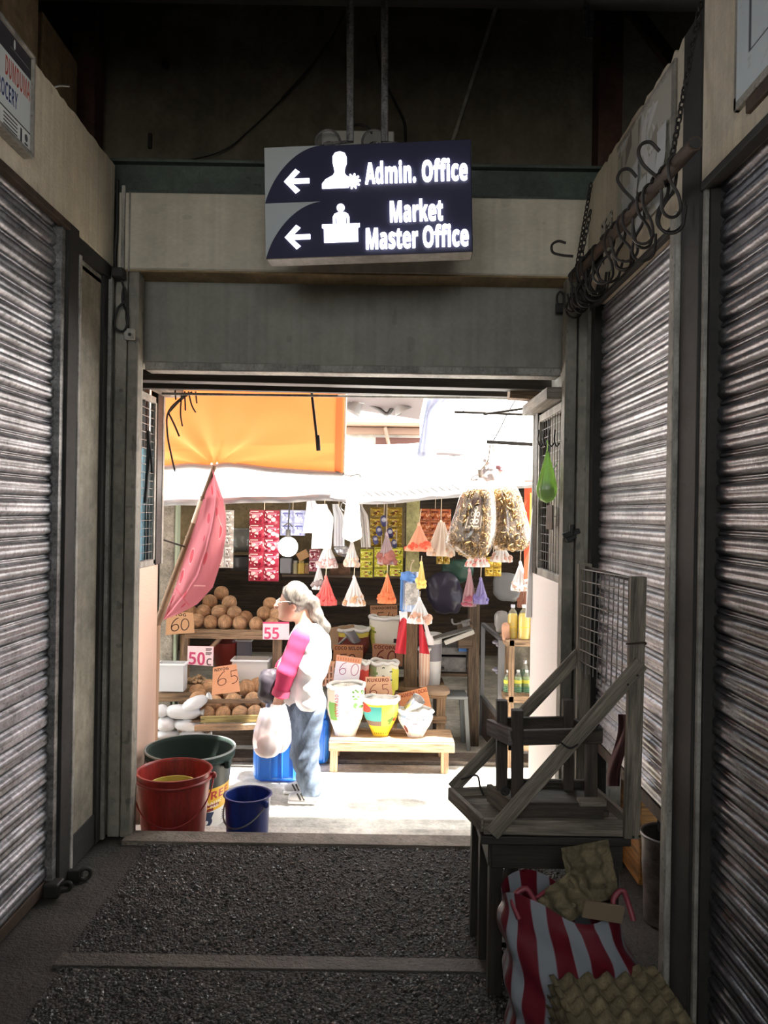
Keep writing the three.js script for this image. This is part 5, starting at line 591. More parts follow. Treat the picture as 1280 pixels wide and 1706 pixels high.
// white wrapped bundles
{ const q = rng(8), m = mat([0.60, 0.60, 0.61], { roughness: 0.35, transmission: 0.1, thickness: 0 }); const L = [[322, 1174, 26, 11, -0.5, 'white plastic bundle leaning on top of the white heap'], [305, 1186, 30, 12, 0.05, 'long white plastic bundle lying across the white heap'], [277, 1206, 16, 13, 0, 'round white plastic bundle next to the peach partition'], [311, 1208, 23, 11, 0.05, 'plump white plastic bundle in the middle of the heap'], [280, 1224, 20, 9, 0, 'flat white bundle at the bottom beside the peach partition'], [322, 1225, 24, 9, 0, 'flat white bundle at the bottom of the heap by the ledge'], [270, 1184, 12, 10, 0.2, 'small white bundle squeezed behind the peach partition']];
  for (const [u, v, a, b, rz, l] of L) { const d = 5.74, t = thing('plastic_bundle', l, 'bundle', P(u, v, d), 'white bundles'); const g = displace(new THREE.SphereGeometry(1, 28, 20).scale(PX(a, d), PX(b, d), PX(b * 1.1, d)), 0.012, 22, u).rotateZ(-rz); part('body', g.translate(...P(u, v, d).toArray()), m, t); const e = V(Math.cos(-rz), Math.sin(-rz), 0).multiplyScalar(PX(a, d)); part('knot', displace(new THREE.ConeGeometry(PX(7, d), PX(12, d), 10, 3).rotateZ(1.57 - rz), 0.012, 40, v).translate(P(u, v, d).x + e.x, P(u, v, d).y + e.y, -d), m, t, 'twisted end'); }
  single('wood_crate', 'low wooden crate under the white bundles', 'crate', [slab(P(262, 1234, 5.66).x, P(342, 1234, 5.66).x, P(300, 1250, 5.66).y, P(300, 1234, 5.66).y, -5.64, -5.9), ...[268, 336].map((u) => bar(V(P(u, 1250, 5.7).x, GY, -5.7), P(u, 1245, 5.7), 0.05, 0.05))], M.woodOld); }

// ---------- price cards ----------
function digit(g, ch, x, y, s) { g.beginPath(); if (ch === '0') g.ellipse(x + 0.3 * s, y + 0.5 * s, 0.28 * s, 0.48 * s, 0.12, 0, 6.4); else if (ch === '5') { g.moveTo(x + 0.55 * s, y + 0.03 * s); g.lineTo(x + 0.12 * s, y + 0.06 * s); g.lineTo(x + 0.1 * s, y + 0.45 * s); g.bezierCurveTo(x + 0.65 * s, y + 0.25 * s, x + 0.7 * s, y + 0.95 * s, x + 0.1 * s, y + 0.95 * s); } else if (ch === '6') { g.moveTo(x + 0.52 * s, y); g.bezierCurveTo(x + 0.0, y + 0.2 * s, x - 0.1 * s, y + 0.98 * s, x + 0.3 * s, y + 0.98 * s); g.bezierCurveTo(x + 0.68 * s, y + 0.95 * s, x + 0.62 * s, y + 0.45 * s, x + 0.3 * s, y + 0.5 * s); g.bezierCurveTo(x + 0.15 * s, y + 0.52 * s, x + 0.08 * s, y + 0.65 * s, x + 0.06 * s, y + 0.75 * s); } else if (ch === '4') { g.moveTo(x + 0.2 * s, y + 0.05 * s); g.lineTo(x + 0.05 * s, y + 0.55 * s); g.lineTo(x + 0.6 * s, y + 0.52 * s); g.moveTo(x + 0.45 * s, y + 0.2 * s); g.lineTo(x + 0.43 * s, y + s); } else if (ch === '2') { g.moveTo(x + 0.05 * s, y + 0.25 * s); g.bezierCurveTo(x + 0.2 * s, y - 0.15 * s, x + 0.7 * s, y + 0.1 * s, x + 0.45 * s, y + 0.5 * s); g.lineTo(x + 0.05 * s, y + 0.95 * s); g.lineTo(x + 0.6 * s, y + 0.93 * s); } g.stroke(); }
function priceCard(label, pts, d, bg, ink, title, num, o = {}) { // pts: four corners in the photograph, clockwise from the upper one next to the title start
  const [a, b, c, e] = pts.map(([u, v]) => P(u, v, d)); const w = 256, h = Math.round(256 * a.distanceTo(e) / a.distanceTo(b));
  const tx = canvasTex(w, h, (g) => { g.fillStyle = bg; g.fillRect(0, 0, w, h); g.globalAlpha = 0.10; g.fillStyle = '#3a2310'; const q = rng(title.length * 7 + num.length); for (let i = 0; i < 60; i++) g.fillRect(q() * w, q() * h, 2 + q() * 30, 1 + q() * 3); g.globalAlpha = 1; if (o.band) { g.fillStyle = o.band; g.fillRect(0, 0, w, h * 0.2); } g.fillStyle = g.strokeStyle = ink; if (title) { const f = Math.round((o.ts || 0.2) * h); g.font = 'bold ' + f + 'px sans-serif'; g.textBaseline = 'top'; g.save(); const tw = g.measureText(title).width; g.translate(w * 0.04, h * 0.02); g.scale((w * (o.tw || 0.9)) / tw, 1); g.fillText(title, 0, 0); g.restore(); } g.lineCap = g.lineJoin = 'round'; g.lineWidth = o.lw || 9; if (num) { const s = (o.ns || 0.6) * h; const n = num.length; let x = w * (o.nx ?? 0.16); for (const ch of num) { digit(g, ch, x, h * (o.ny ?? 0.3), s); x += s * (o.gap || 0.72); } } if (o.extra) o.extra(g, w, h); });
  const g = new THREE.BufferGeometry(), n = b.clone().sub(a).cross(e.clone().sub(a)).normalize().multiplyScalar(0.005), q = [a, b, c, e], k = q.map((p) => p.clone().add(n)), pos = [], uv = [], idx = []; const U = [[0, 1], [1, 1], [1, 0], [0, 0]]; const face = (l, t) => { const s = pos.length / 3; l.forEach((p, i) => { pos.push(p.x, p.y, p.z); uv.push(...t[i]); }); idx.push(s, s + 2, s + 1, s, s + 3, s + 2); }; face(q, U); face([...k].reverse(), [...U].reverse()); for (let i = 0; i < 4; i++) { const j = (i + 1) % 4; face([q[j], q[i], k[i], k[j]], [[0.5, 0.03], [0.5, 0.03], [0.52, 0.03], [0.52, 0.03]]); }
  g.setAttribute('position', new THREE.Float32BufferAttribute(pos, 3)); g.setAttribute('uv', new THREE.Float32BufferAttribute(uv, 2)); g.setIndex(idx); g.computeVertexNormals(); return single('price_card', label, 'price card', g, mat('#ffffff', { map: tx, roughness: 0.9 }), 'price cards');
}
const BR = '#a87c5c', DK = '#2b1712';
priceCard('brown cardboard price card reading 60 beside the concrete post', [[278, 1018], [322, 1021], [324, 1054], [276, 1058]], 6.05, '#b48a66', DK, 'NIYOG', '60', { ns: 0.55, ny: 0.32, tw: 0.7 });
priceCard('orange cardboard price card reading niyog 65', [[355, 1112], [394, 1106], [400, 1152], [353, 1158]], 5.68, '#e0a078', '#4b2a22', 'NIYOG', '65', { ns: 0.5, ny: 0.2, ts: 0.15, tw: 0.62, lw: 7, gap: 0.85 });
const pinkNum = (num) => (g, w, h) => { g.fillStyle = '#c94a70'; g.font = 'bold ' + Math.round(h * 0.8) + 'px sans-serif'; g.save(); g.translate(w * 0.03, h * 0.12); g.scale(1.05, 1.15); g.textBaseline = 'top'; g.fillText(num, 0, 0); g.restore(); g.fillStyle = '#6a5458'; g.font = 'bold ' + Math.round(h * 0.15) + 'px sans-serif'; };
priceCard('white plastic price card with pink 50 under the coconut plank', [[313, 1076], [356, 1077], [355, 1110], [312, 1107]], 6.0, '#ecd2d4', '#8a2f45', '', '', { extra: (g, w, h) => { pinkNum('50')(g, w, h); for (const [k, y] of [[0.13, 0.1], [0.13, 0.3]]) { g.fillRect(w * 0.7, h * y, w * 0.24, h * k * 0.5); g.fillRect(w * 0.7, h * (y + 0.09), w * 0.2, h * k * 0.35); } g.font = 'bold ' + Math.round(h * 0.5) + 'px sans-serif'; g.textBaseline = 'top'; g.fillText('C', w * 0.72, h * 0.5); } });
priceCard('pink price card reading 55 half hidden by the shopper', [[438, 1036], [482, 1036], [482, 1066], [438, 1065]], 6.0, '#efc9d0', '#8a2f45', '', '', { extra: (g, w, h) => { pinkNum('55')(g, w, h); g.fillStyle = '#c94a70'; g.fillRect(0, 0, w, h * 0.1); } });
priceCard('grey brown cardboard price card reading 55 behind the scoop', [[548, 1046], [590, 1040], [597, 1078], [553, 1083]], 6.5, '#9c8368', DK, '', '55', { ns: 0.62, ny: 0.2, nx: 0.28, lw: 7 });
priceCard('brown cardboard price card reading coco milon', [[556, 1074], [605, 1075], [605, 1112], [555, 1112]], 6.3, '#a4714d', DK, 'COCO MILON', '52', { ns: 0.55, ny: 0.4, nx: 0.2, ts: 0.22, tw: 0.96 });
priceCard('white price card reading 60 with an orange top band', [[561, 1091], [603, 1097], [597, 1144], [555, 1141]], 5.95, '#ece6ea', '#9a3f5c', '', '60', { band: '#d99a76', ns: 0.42, ny: 0.22, nx: 0.16, lw: 6, gap: 0.95, extra: (g, w, h) => { g.fillStyle = '#c97a58'; for (let i = 0; i < 9; i++) g.fillRect(w * (0.06 + i * 0.1), h * 0.05, w * 0.05, h * 0.11); } });
priceCard('brown cardboard price card reading 54 below the orange bag', [[617, 1009], [662, 1008], [663, 1047], [618, 1046]], 6.7, '#ab7d5c', DK, 'SINANDOMENG', '54', { ns: 0.58, ny: 0.28, nx: 0.22, ts: 0.17, tw: 0.94, lw: 7, gap: 0.8 });
priceCard('brown cardboard price card reading cocopan 60', [[621, 1072], [672, 1075], [671, 1112], [620, 1109]], 6.35, '#a6775a', '#5b1d1a', 'COCOPAN', '60', { ns: 0.62, ny: 0.28, nx: 0.12, ts: 0.22, tw: 0.85, lw: 10, gap: 0.85 });
priceCard('peach cardboard price card reading kukuro 65', [[609, 1128], [650, 1127], [656, 1168], [610, 1170]], 5.9, '#e0b08c', '#7b3a30', 'KUKURO', '65', { ns: 0.48, ny: 0.3, nx: 0.12, ts: 0.2, tw: 0.9, lw: 7, gap: 0.95 });
priceCard('tilted orange cardboard price card behind the tin measuring can', [[663, 1156], [711, 1144], [720, 1182], [668, 1190]], 5.92, '#cf8a5f', '#7a2f22', 'JASMINE LOCAL', '60', { ns: 0.5, ny: 0.34, nx: 0.2, ts: 0.2, tw: 0.96, lw: 8, gap: 0.9 });

// ---------- bench, rice sacks ----------
{ const d = 5.6, t = thing('wooden_bench', 'low pale wooden bench carrying the front rice sacks', 'bench', V(P(653, 1285, d).x, GY, -5.75)), y = P(653, 1234, d).y, x0 = P(549, 1240, d).x, x1 = P(757, 1240, d).x, W = M.woodPale;
  part('seat_plank', slab(x0, x1, y - 0.024, y, -d + 0.01, -d - 0.15), W, t); part('seat_plank', slab(x0, x1, y - 0.024, y, -d - 0.155, -d - 0.32), W, t); part('apron', slab(x0 - 0.002, x1 + 0.002, y - 0.075, y - 0.01, -d + 0.026, -d + 0.008), W, t, 'front apron board'); part('apron', slab(x0, x1, y - 0.07, y - 0.024, -d - 0.30, -d - 0.32), W, t);
  for (const u of [556, 741]) for (const z of [0, 0.27]) part('leg', bar(V(P(u, 1285, d).x, GY, -d - 0.02 - z), V(P(u, 1285, d).x, y - 0.024, -d - 0.02 - z), 0.055, 0.045), W, t); }
{ const d = 6.05, t = thing('wooden_crate', 'stacked wooden crate base behind the bench', 'crate', V(P(640, 1220, d).x, GY, -6.3)); const a = P(552, 1225, d).x, b = P(745, 1150, d).x; for (const [v0, v1] of [[1150, 1163], [1192, 1204]]) part('board', slab(a, b, P(650, v1, d).y, P(650, v0, d).y, -d, -d - 0.03), M.woodOld, t); part('deck', slab(a, b, P(650, 1153, d).y, P(650, 1150, d).y, -d, -d - 0.5), M.woodOld, t); for (const u of [556, 655, 735]) part('post', bar(V(P(u, 1200, d).x, GY, -d - 0.03), P(u, 1152, d + 0.03), 0.07, 0.05), M.woodOld, t); part('deck', slab(a, b, P(650, 1110, 6.35).y - 0.02, P(650, 1110, 6.35).y, -6.33, -6.9), M.woodDark, t, 'rear deck'); for (const u of [560, 728]) part('post', bar(V(P(u, 1200, 6.4).x, GY, -6.4), V(P(u, 1110, 6.4).x, P(650, 1110, 6.35).y, -6.4), 0.06, 0.05), M.woodDark, t); }
{ const t = lump(PX(46, 6.0), 0.06, 0.2, 0.01, 18); single('rolled_rag', 'rolled brown rag on the crate end beside the tilted card', 'rag', t.translate(...P(728, 1150, 6.1).toArray()), mat([0.28, 0.2, 0.14], { roughness: 0.9 })); }
function sackTex(seed, draw) { return canvasTex(512, 256, (g, w, h) => { draw(g, w, h, rng(seed)); }); }
const marks = (g, q, w, h, cols, n) => { for (let i = 0; i < n; i++) { g.fillStyle = cols[Math.floor(q() * cols.length)]; g.fillRect(q() * w, q() * h, 4 + q() * 22, 3 + q() * 9); } };
const vtext = (g, x, y, t, size, col) => { g.save(); g.translate(x, y); g.rotate(-Math.PI / 2); g.fillStyle = col; g.font = 'bold ' + size + 'px sans-serif'; g.fillText(t, 0, 0); g.restore(); };
function sack(label, u0, u1, v0, v1, d, tx, o = {}) {
  const w = PX(u1 - u0, d) / 2, c = P((u0 + u1) / 2, v1, d), h = P(0, v0, d).y - P(0, v1, d).y, base = V(c.x, o.y ?? c.y, -d - w * 0.75), t = thing('rice_sack', label, 'sack', base, 'rice sacks'), b = o.b ?? 0.55;
  const prof = (r) => { const k = b + (1 - b) * Math.pow(smooth(-0.05, o.belly ?? 0.6, r), 0.8); return k * (r > 0.9 ? 1 - 0.03 * (r - 0.9) / 0.1 : 1); };
  const f = (s, r, m = 1) => { const a = s * Math.PI * 2 + Math.PI * 0.5, co = Math.cos(a), si = Math.sin(a), k = 2.6, q = Math.pow(Math.pow(Math.abs(co), k) + Math.pow(Math.abs(si), k), -1 / k), rr = w * prof(r) * q * m * (1 + 0.14 * fbm3(co * 2 + u0, r * 4, si * 2) + 0.05 * fbm3(co * 7 + u0, r * 12, si * 7)); return V(base.x + co * rr, base.y + r * h + 0.045 * fbm3(co * 2, u1, si * 2) * r, base.z - si * rr * 0.75); };
  part('body', sheet((s, r) => f(s, r), 48, 20, true), mat('#ffffff', { map: tx, roughness: 0.6 }), t, o.bl); part('base', sheet((s, r) => f(s, 0, r), 32, 2), mat([0.6, 0.58, 0.5], { roughness: 0.8 }), t);
  part('rolled_top', tube(Array.from({ length: 24 }, (_, i) => f(i / 24, 1).add(V(0, -0.004, 0))), PX(3.2, d), 72, 6, true), mat([0.66, 0.65, 0.62], { roughness: 0.7 }), t, 'rolled down sack edge'); const gr = part('grain', sheet((s, r) => f(s, 0.93, r * 0.99).add(V(0, 0.03 * (1 - r * r), 0)), 32, 6), mat([0.75, 0.72, 0.64], { bumpMap: rep(T.coarse, 6, 6), bumpScale: 0.003, roughness: 0.9 }), t, 'pale rice grain');
}
const by = P(653, 1234, 5.6).y;
sack('white and green rice sack with red lettering, first on the bench', 543, 606, 1148, 1232, 5.64, sackTex(1, (g, w, h, q) => { g.fillStyle = '#e4e2da'; g.fillRect(0, 0, w, h); g.fillStyle = '#c9b998'; g.fillRect(150, 0, 60, h * 0.7); g.fillStyle = '#6f9a3c'; g.fillRect(178, h * 0.3, 40, h * 0.36); g.fillStyle = '#5e8c4a'; for (let i = 0; i < 14; i++) { g.beginPath(); g.ellipse(280 + q() * 70, q() * h * 0.4, 4 + q() * 10, 3 + q() * 7, q() * 3, 0, 7); g.fill(); } g.fillStyle = '#57a04a'; g.beginPath(); g.moveTo(350, 130); g.lineTo(380, 100); g.lineTo(400, 190); g.lineTo(350, 180); g.fill(); vtext(g, 226, 150, 'DINORADO', 22, '#b03a34'); vtext(g, 270, 130, 'RICE', 16, '#b07a6a'); g.fillStyle = '#5b6066'; for (let i = 0; i < 10; i++) g.fillRect(290 + q() * 50, 60 + q() * 130, 8, 3); }), { y: by, bl: 'printed woven sack' });
sack('small yellow rice sack with green and red fruit print on the bench', 604, 664, 1170, 1232, 5.64, sackTex(2, (g, w, h, q) => { g.fillStyle = '#e6c62c'; g.fillRect(0, 0, w, h); g.fillStyle = '#dcd9c6'; g.fillRect(0, 0, w, h * 0.1); g.fillStyle = '#3f9c94'; g.fillRect(150, h * 0.15, 110, h * 0.5); g.fillStyle = '#6b5a4e'; g.fillRect(150, h * 0.55, 110, h * 0.14); g.fillStyle = '#c8432c'; g.beginPath(); g.ellipse(165, h * 0.2, 50, 30, 0.3, 0, 7); g.fill(); g.fillStyle = '#e8d84a'; g.fillRect(262, h * 0.1, 60, h * 0.6); g.fillStyle = '#4f7a2a'; for (let i = 0; i < 12; i++) { g.beginPath(); g.ellipse(300 + q() * 90, 50 + q() * 110, 6 + q() * 8, 12 * q() + 4, q() * 3, 0, 7); g.fill(); } g.fillStyle = '#c83a2a'; g.beginPath(); g.ellipse(335, 130, 16, 14, 0, 0, 7); g.fill(); g.fillStyle = '#8a7a20'; for (let i = 0; i < 8; i++) g.fillRect(200 + i * 16, h * 0.88, 9, 12); }), { y: by, b: 0.42, belly: 0.75 });
sack('short white sack with a grey stripe and blue print at the bench end', 664, 722, 1187, 1230, 5.64, sackTex(3, (g, w, h, q) => { g.fillStyle = '#d9d8da'; g.fillRect(0, 0, w, h); g.fillStyle = '#eeeeee'; g.fillRect(215, 0, 75, h); g.fillStyle = '#8ba0b8'; g.fillRect(295, h * 0.1, 110, h * 0.12); g.fillRect(150, h * 0.08, 60, h * 0.12); marks(g, q, w, h * 0.4, ['#3d4a5c', '#54505c'], 16); g.fillStyle = '#6d3a3a'; g.beginPath(); g.ellipse(190, 170, 14, 40, 0, 0, 7); g.fill(); g.strokeStyle = '#3a3f4a'; g.lineWidth = 5; g.beginPath(); g.moveTo(300, 90); g.lineTo(400, 60); g.stroke(); vtext(g, 330, 210, 'GLO', 30, '#4a4a52'); g.fillStyle = '#b57a72'; for (let i = 0; i < 5; i++) { g.fillRect(230, 20 + i * 14, 12, 4); g.fillRect(258, 16 + i * 14, 10, 6); } }), { y: by, b: 0.45, belly: 0.8 });
sack('tall green and yellow rice sack behind the kukuro card', 612, 663, 1112, 1200, 6.02, sackTex(4, (g, w, h, q) => { g.fillStyle = '#e3e0cc'; g.fillRect(0, 0, w, h); g.fillStyle = '#93a571'; g.fillRect(130, 0, 90, h * 0.25); g.fillStyle = '#e6e05a'; g.fillRect(300, h * 0.1, 130, h); g.fillStyle = '#6f8a58'; marks(g, q, w * 0.4, h * 0.4, ['#7f9a5c', '#a7a84e', '#c9a04a'], 26); g.fillStyle = '#3c4038'; for (let i = 0; i < 10; i++) g.fillRect(250 + 40 * (i % 2), 20 + i * 20, 14, 5); }), { y: P(640, 1150, 6.05).y - 0.2 });
sack('pale rice sack with yellow green side behind the cocopan card', 614, 672, 1045, 1120, 6.5, sackTex(5, (g, w, h, q) => { g.fillStyle = '#d8d3c4'; g.fillRect(0, 0, w, h); g.fillStyle = '#b9bc5c'; g.fillRect(110, h * 0.2, 90, h); marks(g, q, 210, h, ['#7d8a3c', '#c6c77a'], 30); g.fillStyle = '#3c2a26'; g.fillRect(290, h * 0.45, 14, 24); }), { y: P(640, 1110, 6.4).y });
sack('dark red and yellow sack behind the coco milon card', 560, 614, 1082, 1140, 6.45, sackTex(6, (g, w, h, q) => { g.fillStyle = '#6a2a22'; g.fillRect(0, 0, w, h); g.fillStyle = '#c2b04a'; g.fillRect(0, 0, w, h * 0.2); marks(g, q, w, h, ['#c5563c', '#7e7c5c'], 20); }), { y: P(580, 1110, 6.4).y });
sack('red printed sack between the white card and the kukuro card', 592, 614, 1112, 1160, 6.0, sackTex(7, (g, w, h, q) => { g.fillStyle = '#c0392c'; g.fillRect(0, 0, w, h); g.fillStyle = '#c59a94'; g.fillRect(0, 0, w, h * 0.25); marks(g, q, w, h, ['#e08a6c', '#8a2620'], 20); }), { y: P(600, 1150, 6.05).y });
sack('cream sack with orange columns beside the brown post', 697, 716, 1086, 1150, 6.15, sackTex(8, (g, w, h, q) => { g.fillStyle = '#d6bfae'; g.fillRect(0, 0, w, h); for (let i = 0; i < 12; i++) { g.fillStyle = '#c47a58'; g.fillRect(i * 43 + 18, 8, 9, h - 16); } }), { y: P(706, 1150, 6.05).y, b: 0.9 });
{ const t = thing('plastic_jar', 'white plastic drum with a grey label beside the red cloth', 'drum', P(722, 1150, 6.3)); const c = P(718, 1150, 6.3); part('body', lathe([[0.001, 0], [0.06, 0], [0.072, 0.02], [0.082, 0.2], [0.086, 0.42], [0.086, 0.45]], 28).translate(c.x, c.y, c.z), mat([0.66, 0.65, 0.66], { roughness: 0.4 }), t); part('lid', lathe([[0.001, 0.47], [0.085, 0.468], [0.092, 0.46], [0.092, 0.43]], 28).translate(c.x, c.y, c.z), mat([0.72, 0.72, 0.73], { roughness: 0.4 }), t); part('label', displace(new THREE.CylinderGeometry(0.0865, 0.083, 0.14, 24, 1, true, -0.6, 1.8), 0, 1).translate(c.x, c.y + 0.32, c.z), mat([0.2, 0.19, 0.22], { roughness: 0.6 }), t); }
{ const c = P(692, 1170, 5.75), t = thing('tin_can', 'shiny tin measuring can lying tilted on the short white sack', 'can', c); const g = lathe([[0.001, 0], [0.05, 0], [0.052, 0.004], [0.05, 0.05], [0.052, 0.055], [0.05, 0.06], [0.052, 0.12], [0.054, 0.124], [0.049, 0.12], [0.047, 0.01], [0.001, 0.006]], 28).rotateZ(-0.55).rotateX(0.4).translate(c.x - 0.04, c.y - 0.06, c.z); part('body', g, mat([0.55, 0.53, 0.52], { metalness: 0.85, roughness: 0.25 }), t); }
{ const c = P(580, 1064, 6.4), t = thing('metal_scoop', 'grey metal rice scoop leaning in front of the grey brown card', 'scoop', c); part('blade', sheet((s, r) => V(c.x + (s - 0.5) * 0.1 + 0.06 * r, c.y + 0.05 - 0.09 * r + 0.03 * Math.pow(2 * s - 1, 2), c.z + 0.03 * Math.pow(2 * s - 1, 2)), 10, 6), mat([0.3, 0.3, 0.31], { metalness: 0.7, roughness: 0.35 }), t); part('handle', tube([V(c.x - 0.01, c.y + 0.02, c.z + 0.02), V(c.x - 0.05, c.y - 0.02, c.z + 0.03), V(c.x - 0.09, c.y - 0.06, c.z + 0.03)], 0.012), M.galv, t); }
single('orange_basket_stack', 'peach plastic crate beside the white 60 card', 'crate', [...[0, 1, 2, 3].map((i) => slab(P(535, 1140, 6.05).x, P(556, 1140, 6.05).x, P(545, 1140 - i * 11, 6.05).y - 0.012, P(545, 1140 - i * 11, 6.05).y, -6.03, -6.2)), ...[537, 543, 549, 555].map((u) => slab(P(u - 1.5, 1140, 6.05).x, P(u + 1.5, 1140, 6.05).x, P(545, 1142, 6.05).y, P(545, 1104, 6.05).y, -6.03, -6.05))], mat([0.66, 0.36, 0.22], { roughness: 0.6 }));

// ---------- hanging goods ----------
// strips of sachets: every sachet a part
function sachetTex(seed, bg, cols, dot) { return canvasTex(128, 128, (g, w, h) => { const q = rng(seed); g.fillStyle = bg; g.fillRect(0, 0, w, h); g.fillStyle = cols[0]; g.fillRect(8, 8, 70, 9); for (let i = 0; i < 7; i++) { g.fillStyle = cols[i % cols.length]; g.beginPath(); g.ellipse(16 + q() * 96, 50 + q() * 66, 8 + q() * 15, 7 + q() * 13, q() * 3, 0, 7); g.fill(); } if (dot) { g.fillStyle = dot; for (let i = 0; i < 10; i++) { g.beginPath(); g.ellipse(q() * w, 20 + q() * 100, 3 + q() * 9, 2 + q() * 6, q() * 3, 0, 7); g.fill(); } } g.fillStyle = cols[1] || '#fff'; g.fillRect(20, 26, 84, 16); }); }
function strip(label, u0, u1, v0, v1, nx, ny, d, txs, bg, o = {}) {
  const a = P(u0, v1, d), b = P(u1, v0, d), w = (b.x - a.x) / nx, h = (b.y - a.y) / ny, t = thing('sachet_strip', label, 'sachets', V((a.x + b.x) / 2, a.y, -d));
  const geo = (() => { const g = sheet((s, r) => V((s - 0.5) * w * 0.97, (r - 0.5) * h * 0.965, 0.012 * Math.pow(Math.sin(s * Math.PI) * Math.sin(r * Math.PI), 0.6)), 6, 6, true); return g; })(), ms = txs.map((x) => mat('#ffffff', { map: x, roughness: o.rough ?? 0.25, metalness: o.metal ?? 0.15 }));
  for (let j = 0; j < ny; j++) for (let i = 0; i < nx; i++) piece('sachet', geo, ms[(i + j * 2) % ms.length], t, V(a.x + (i + 0.5) * w, a.y + (j + 0.5) * h, -d + 0.004 * hash3(i, j, 5)), quat(0.06 * (hash3(i, j, 1) - 0.5), 0.12 * (hash3(i, j, 2) - 0.5), 0.03 * (hash3(i, j, 3) - 0.5)));
  part('backing', slab(a.x, b.x, a.y, b.y, -d - 0.002, -d - 0.005, 0), mat(bg, { roughness: 0.6 }), t); part('string', cyl(V((a.x + b.x) / 2, b.y, -d), V((a.x + b.x) / 2, b.y + 0.15, -d), 0.003, 0.003, 5), M.string, t); return t;
}
strip('red and pink sachet strip hanging left of the glowing bulb', 414, 466, 850, 968, 2, 5, 5.85, [sachetTex(11, '#7e2030', ['#c9a8a6', '#b06a78', '#5c1020'], '#d3bcb8'), sachetTex(12, '#751c2e', ['#c4a2a2', '#a4566a', '#520c1a'], '#d6c4be')], [0.25, 0.03, 0.05]);
strip('silver grey sachet strip half hidden by the pink cloth', 358, 390, 850, 946, 2, 5, 5.9, [sachetTex(13, '#b9b5ae', ['#8e8b88', '#d9d7d2', '#b0453c'], '#e6e4e0'), sachetTex(14, '#aca79f', ['#7a7674', '#dedad6'], '#efedea')], [0.3, 0.3, 0.3]);
strip('bluish silver sachet strip above the glowing bulb', 467, 509, 850, 892, 2, 2, 6.0, [sachetTex(15, '#9a9fc2', ['#d9dcf0', '#5d6396', '#c4c8e2'], '#f2f3fb')], [0.3, 0.3, 0.4]);
const yellowT = [sachetTex(16, '#b9b32c', ['#5e6a1c', '#dbd35a', '#8a3a26'], '#e9e79a'), sachetTex(17, '#a9a424', ['#48551a', '#cfc84c'], '#e3de7c')], ochreT = [sachetTex(18, '#8a6f22', ['#5a4416', '#b2942e', '#6e2a1c'], '#c9ae52')];
strip('lime yellow packet strip hanging beside the striped white bags', 600, 622, 915, 962, 1, 3, 6.45, yellowT, [0.2, 0.18, 0.03]); strip('lime yellow packet strip in the middle of the yellow packets', 623, 648, 912, 961, 1, 3, 6.45, yellowT, [0.2, 0.18, 0.03]); strip('lime yellow packet strip next to the yellow green post', 649, 672, 912, 960, 1, 3, 6.45, yellowT, [0.2, 0.18, 0.03]);
strip('ochre packet strip under the awning next to the doll shaped toy bag', 616, 640, 845, 911, 1, 4, 6.5, ochreT, [0.15, 0.11, 0.03]); strip('ochre packet strip under the awning against the yellow green post', 644, 671, 845, 911, 1, 4, 6.5, ochreT, [0.15, 0.11, 0.03]);
strip('red and silver sachet strip below the white bags', 515, 534, 915, 952, 1, 2, 6.5, [sachetTex(19, '#9c5a62', ['#e6d6d6', '#6e2030'], '#f0e6e4')], [0.2, 0.1, 0.1]);
strip('orange packet strip behind the orange net bag', 698, 752, 848, 905, 3, 3, 6.6, [sachetTex(20, '#a5542e', ['#d98a58', '#6c2a16'], '#e0a67c')], [0.2, 0.08, 0.04]);
strip('small ochre packet strip hanging under the pale bag', 727, 750, 922, 940, 2, 1, 6.3, ochreT, [0.15, 0.11, 0.03]); strip('yellow packet strip under the snack bags', 808, 836, 928, 960, 2, 2, 6.2, [sachetTex(22, '#b8952a', ['#5e4a16', '#e0c452'], '#f0dc8a')], [0.2, 0.15, 0.03]);
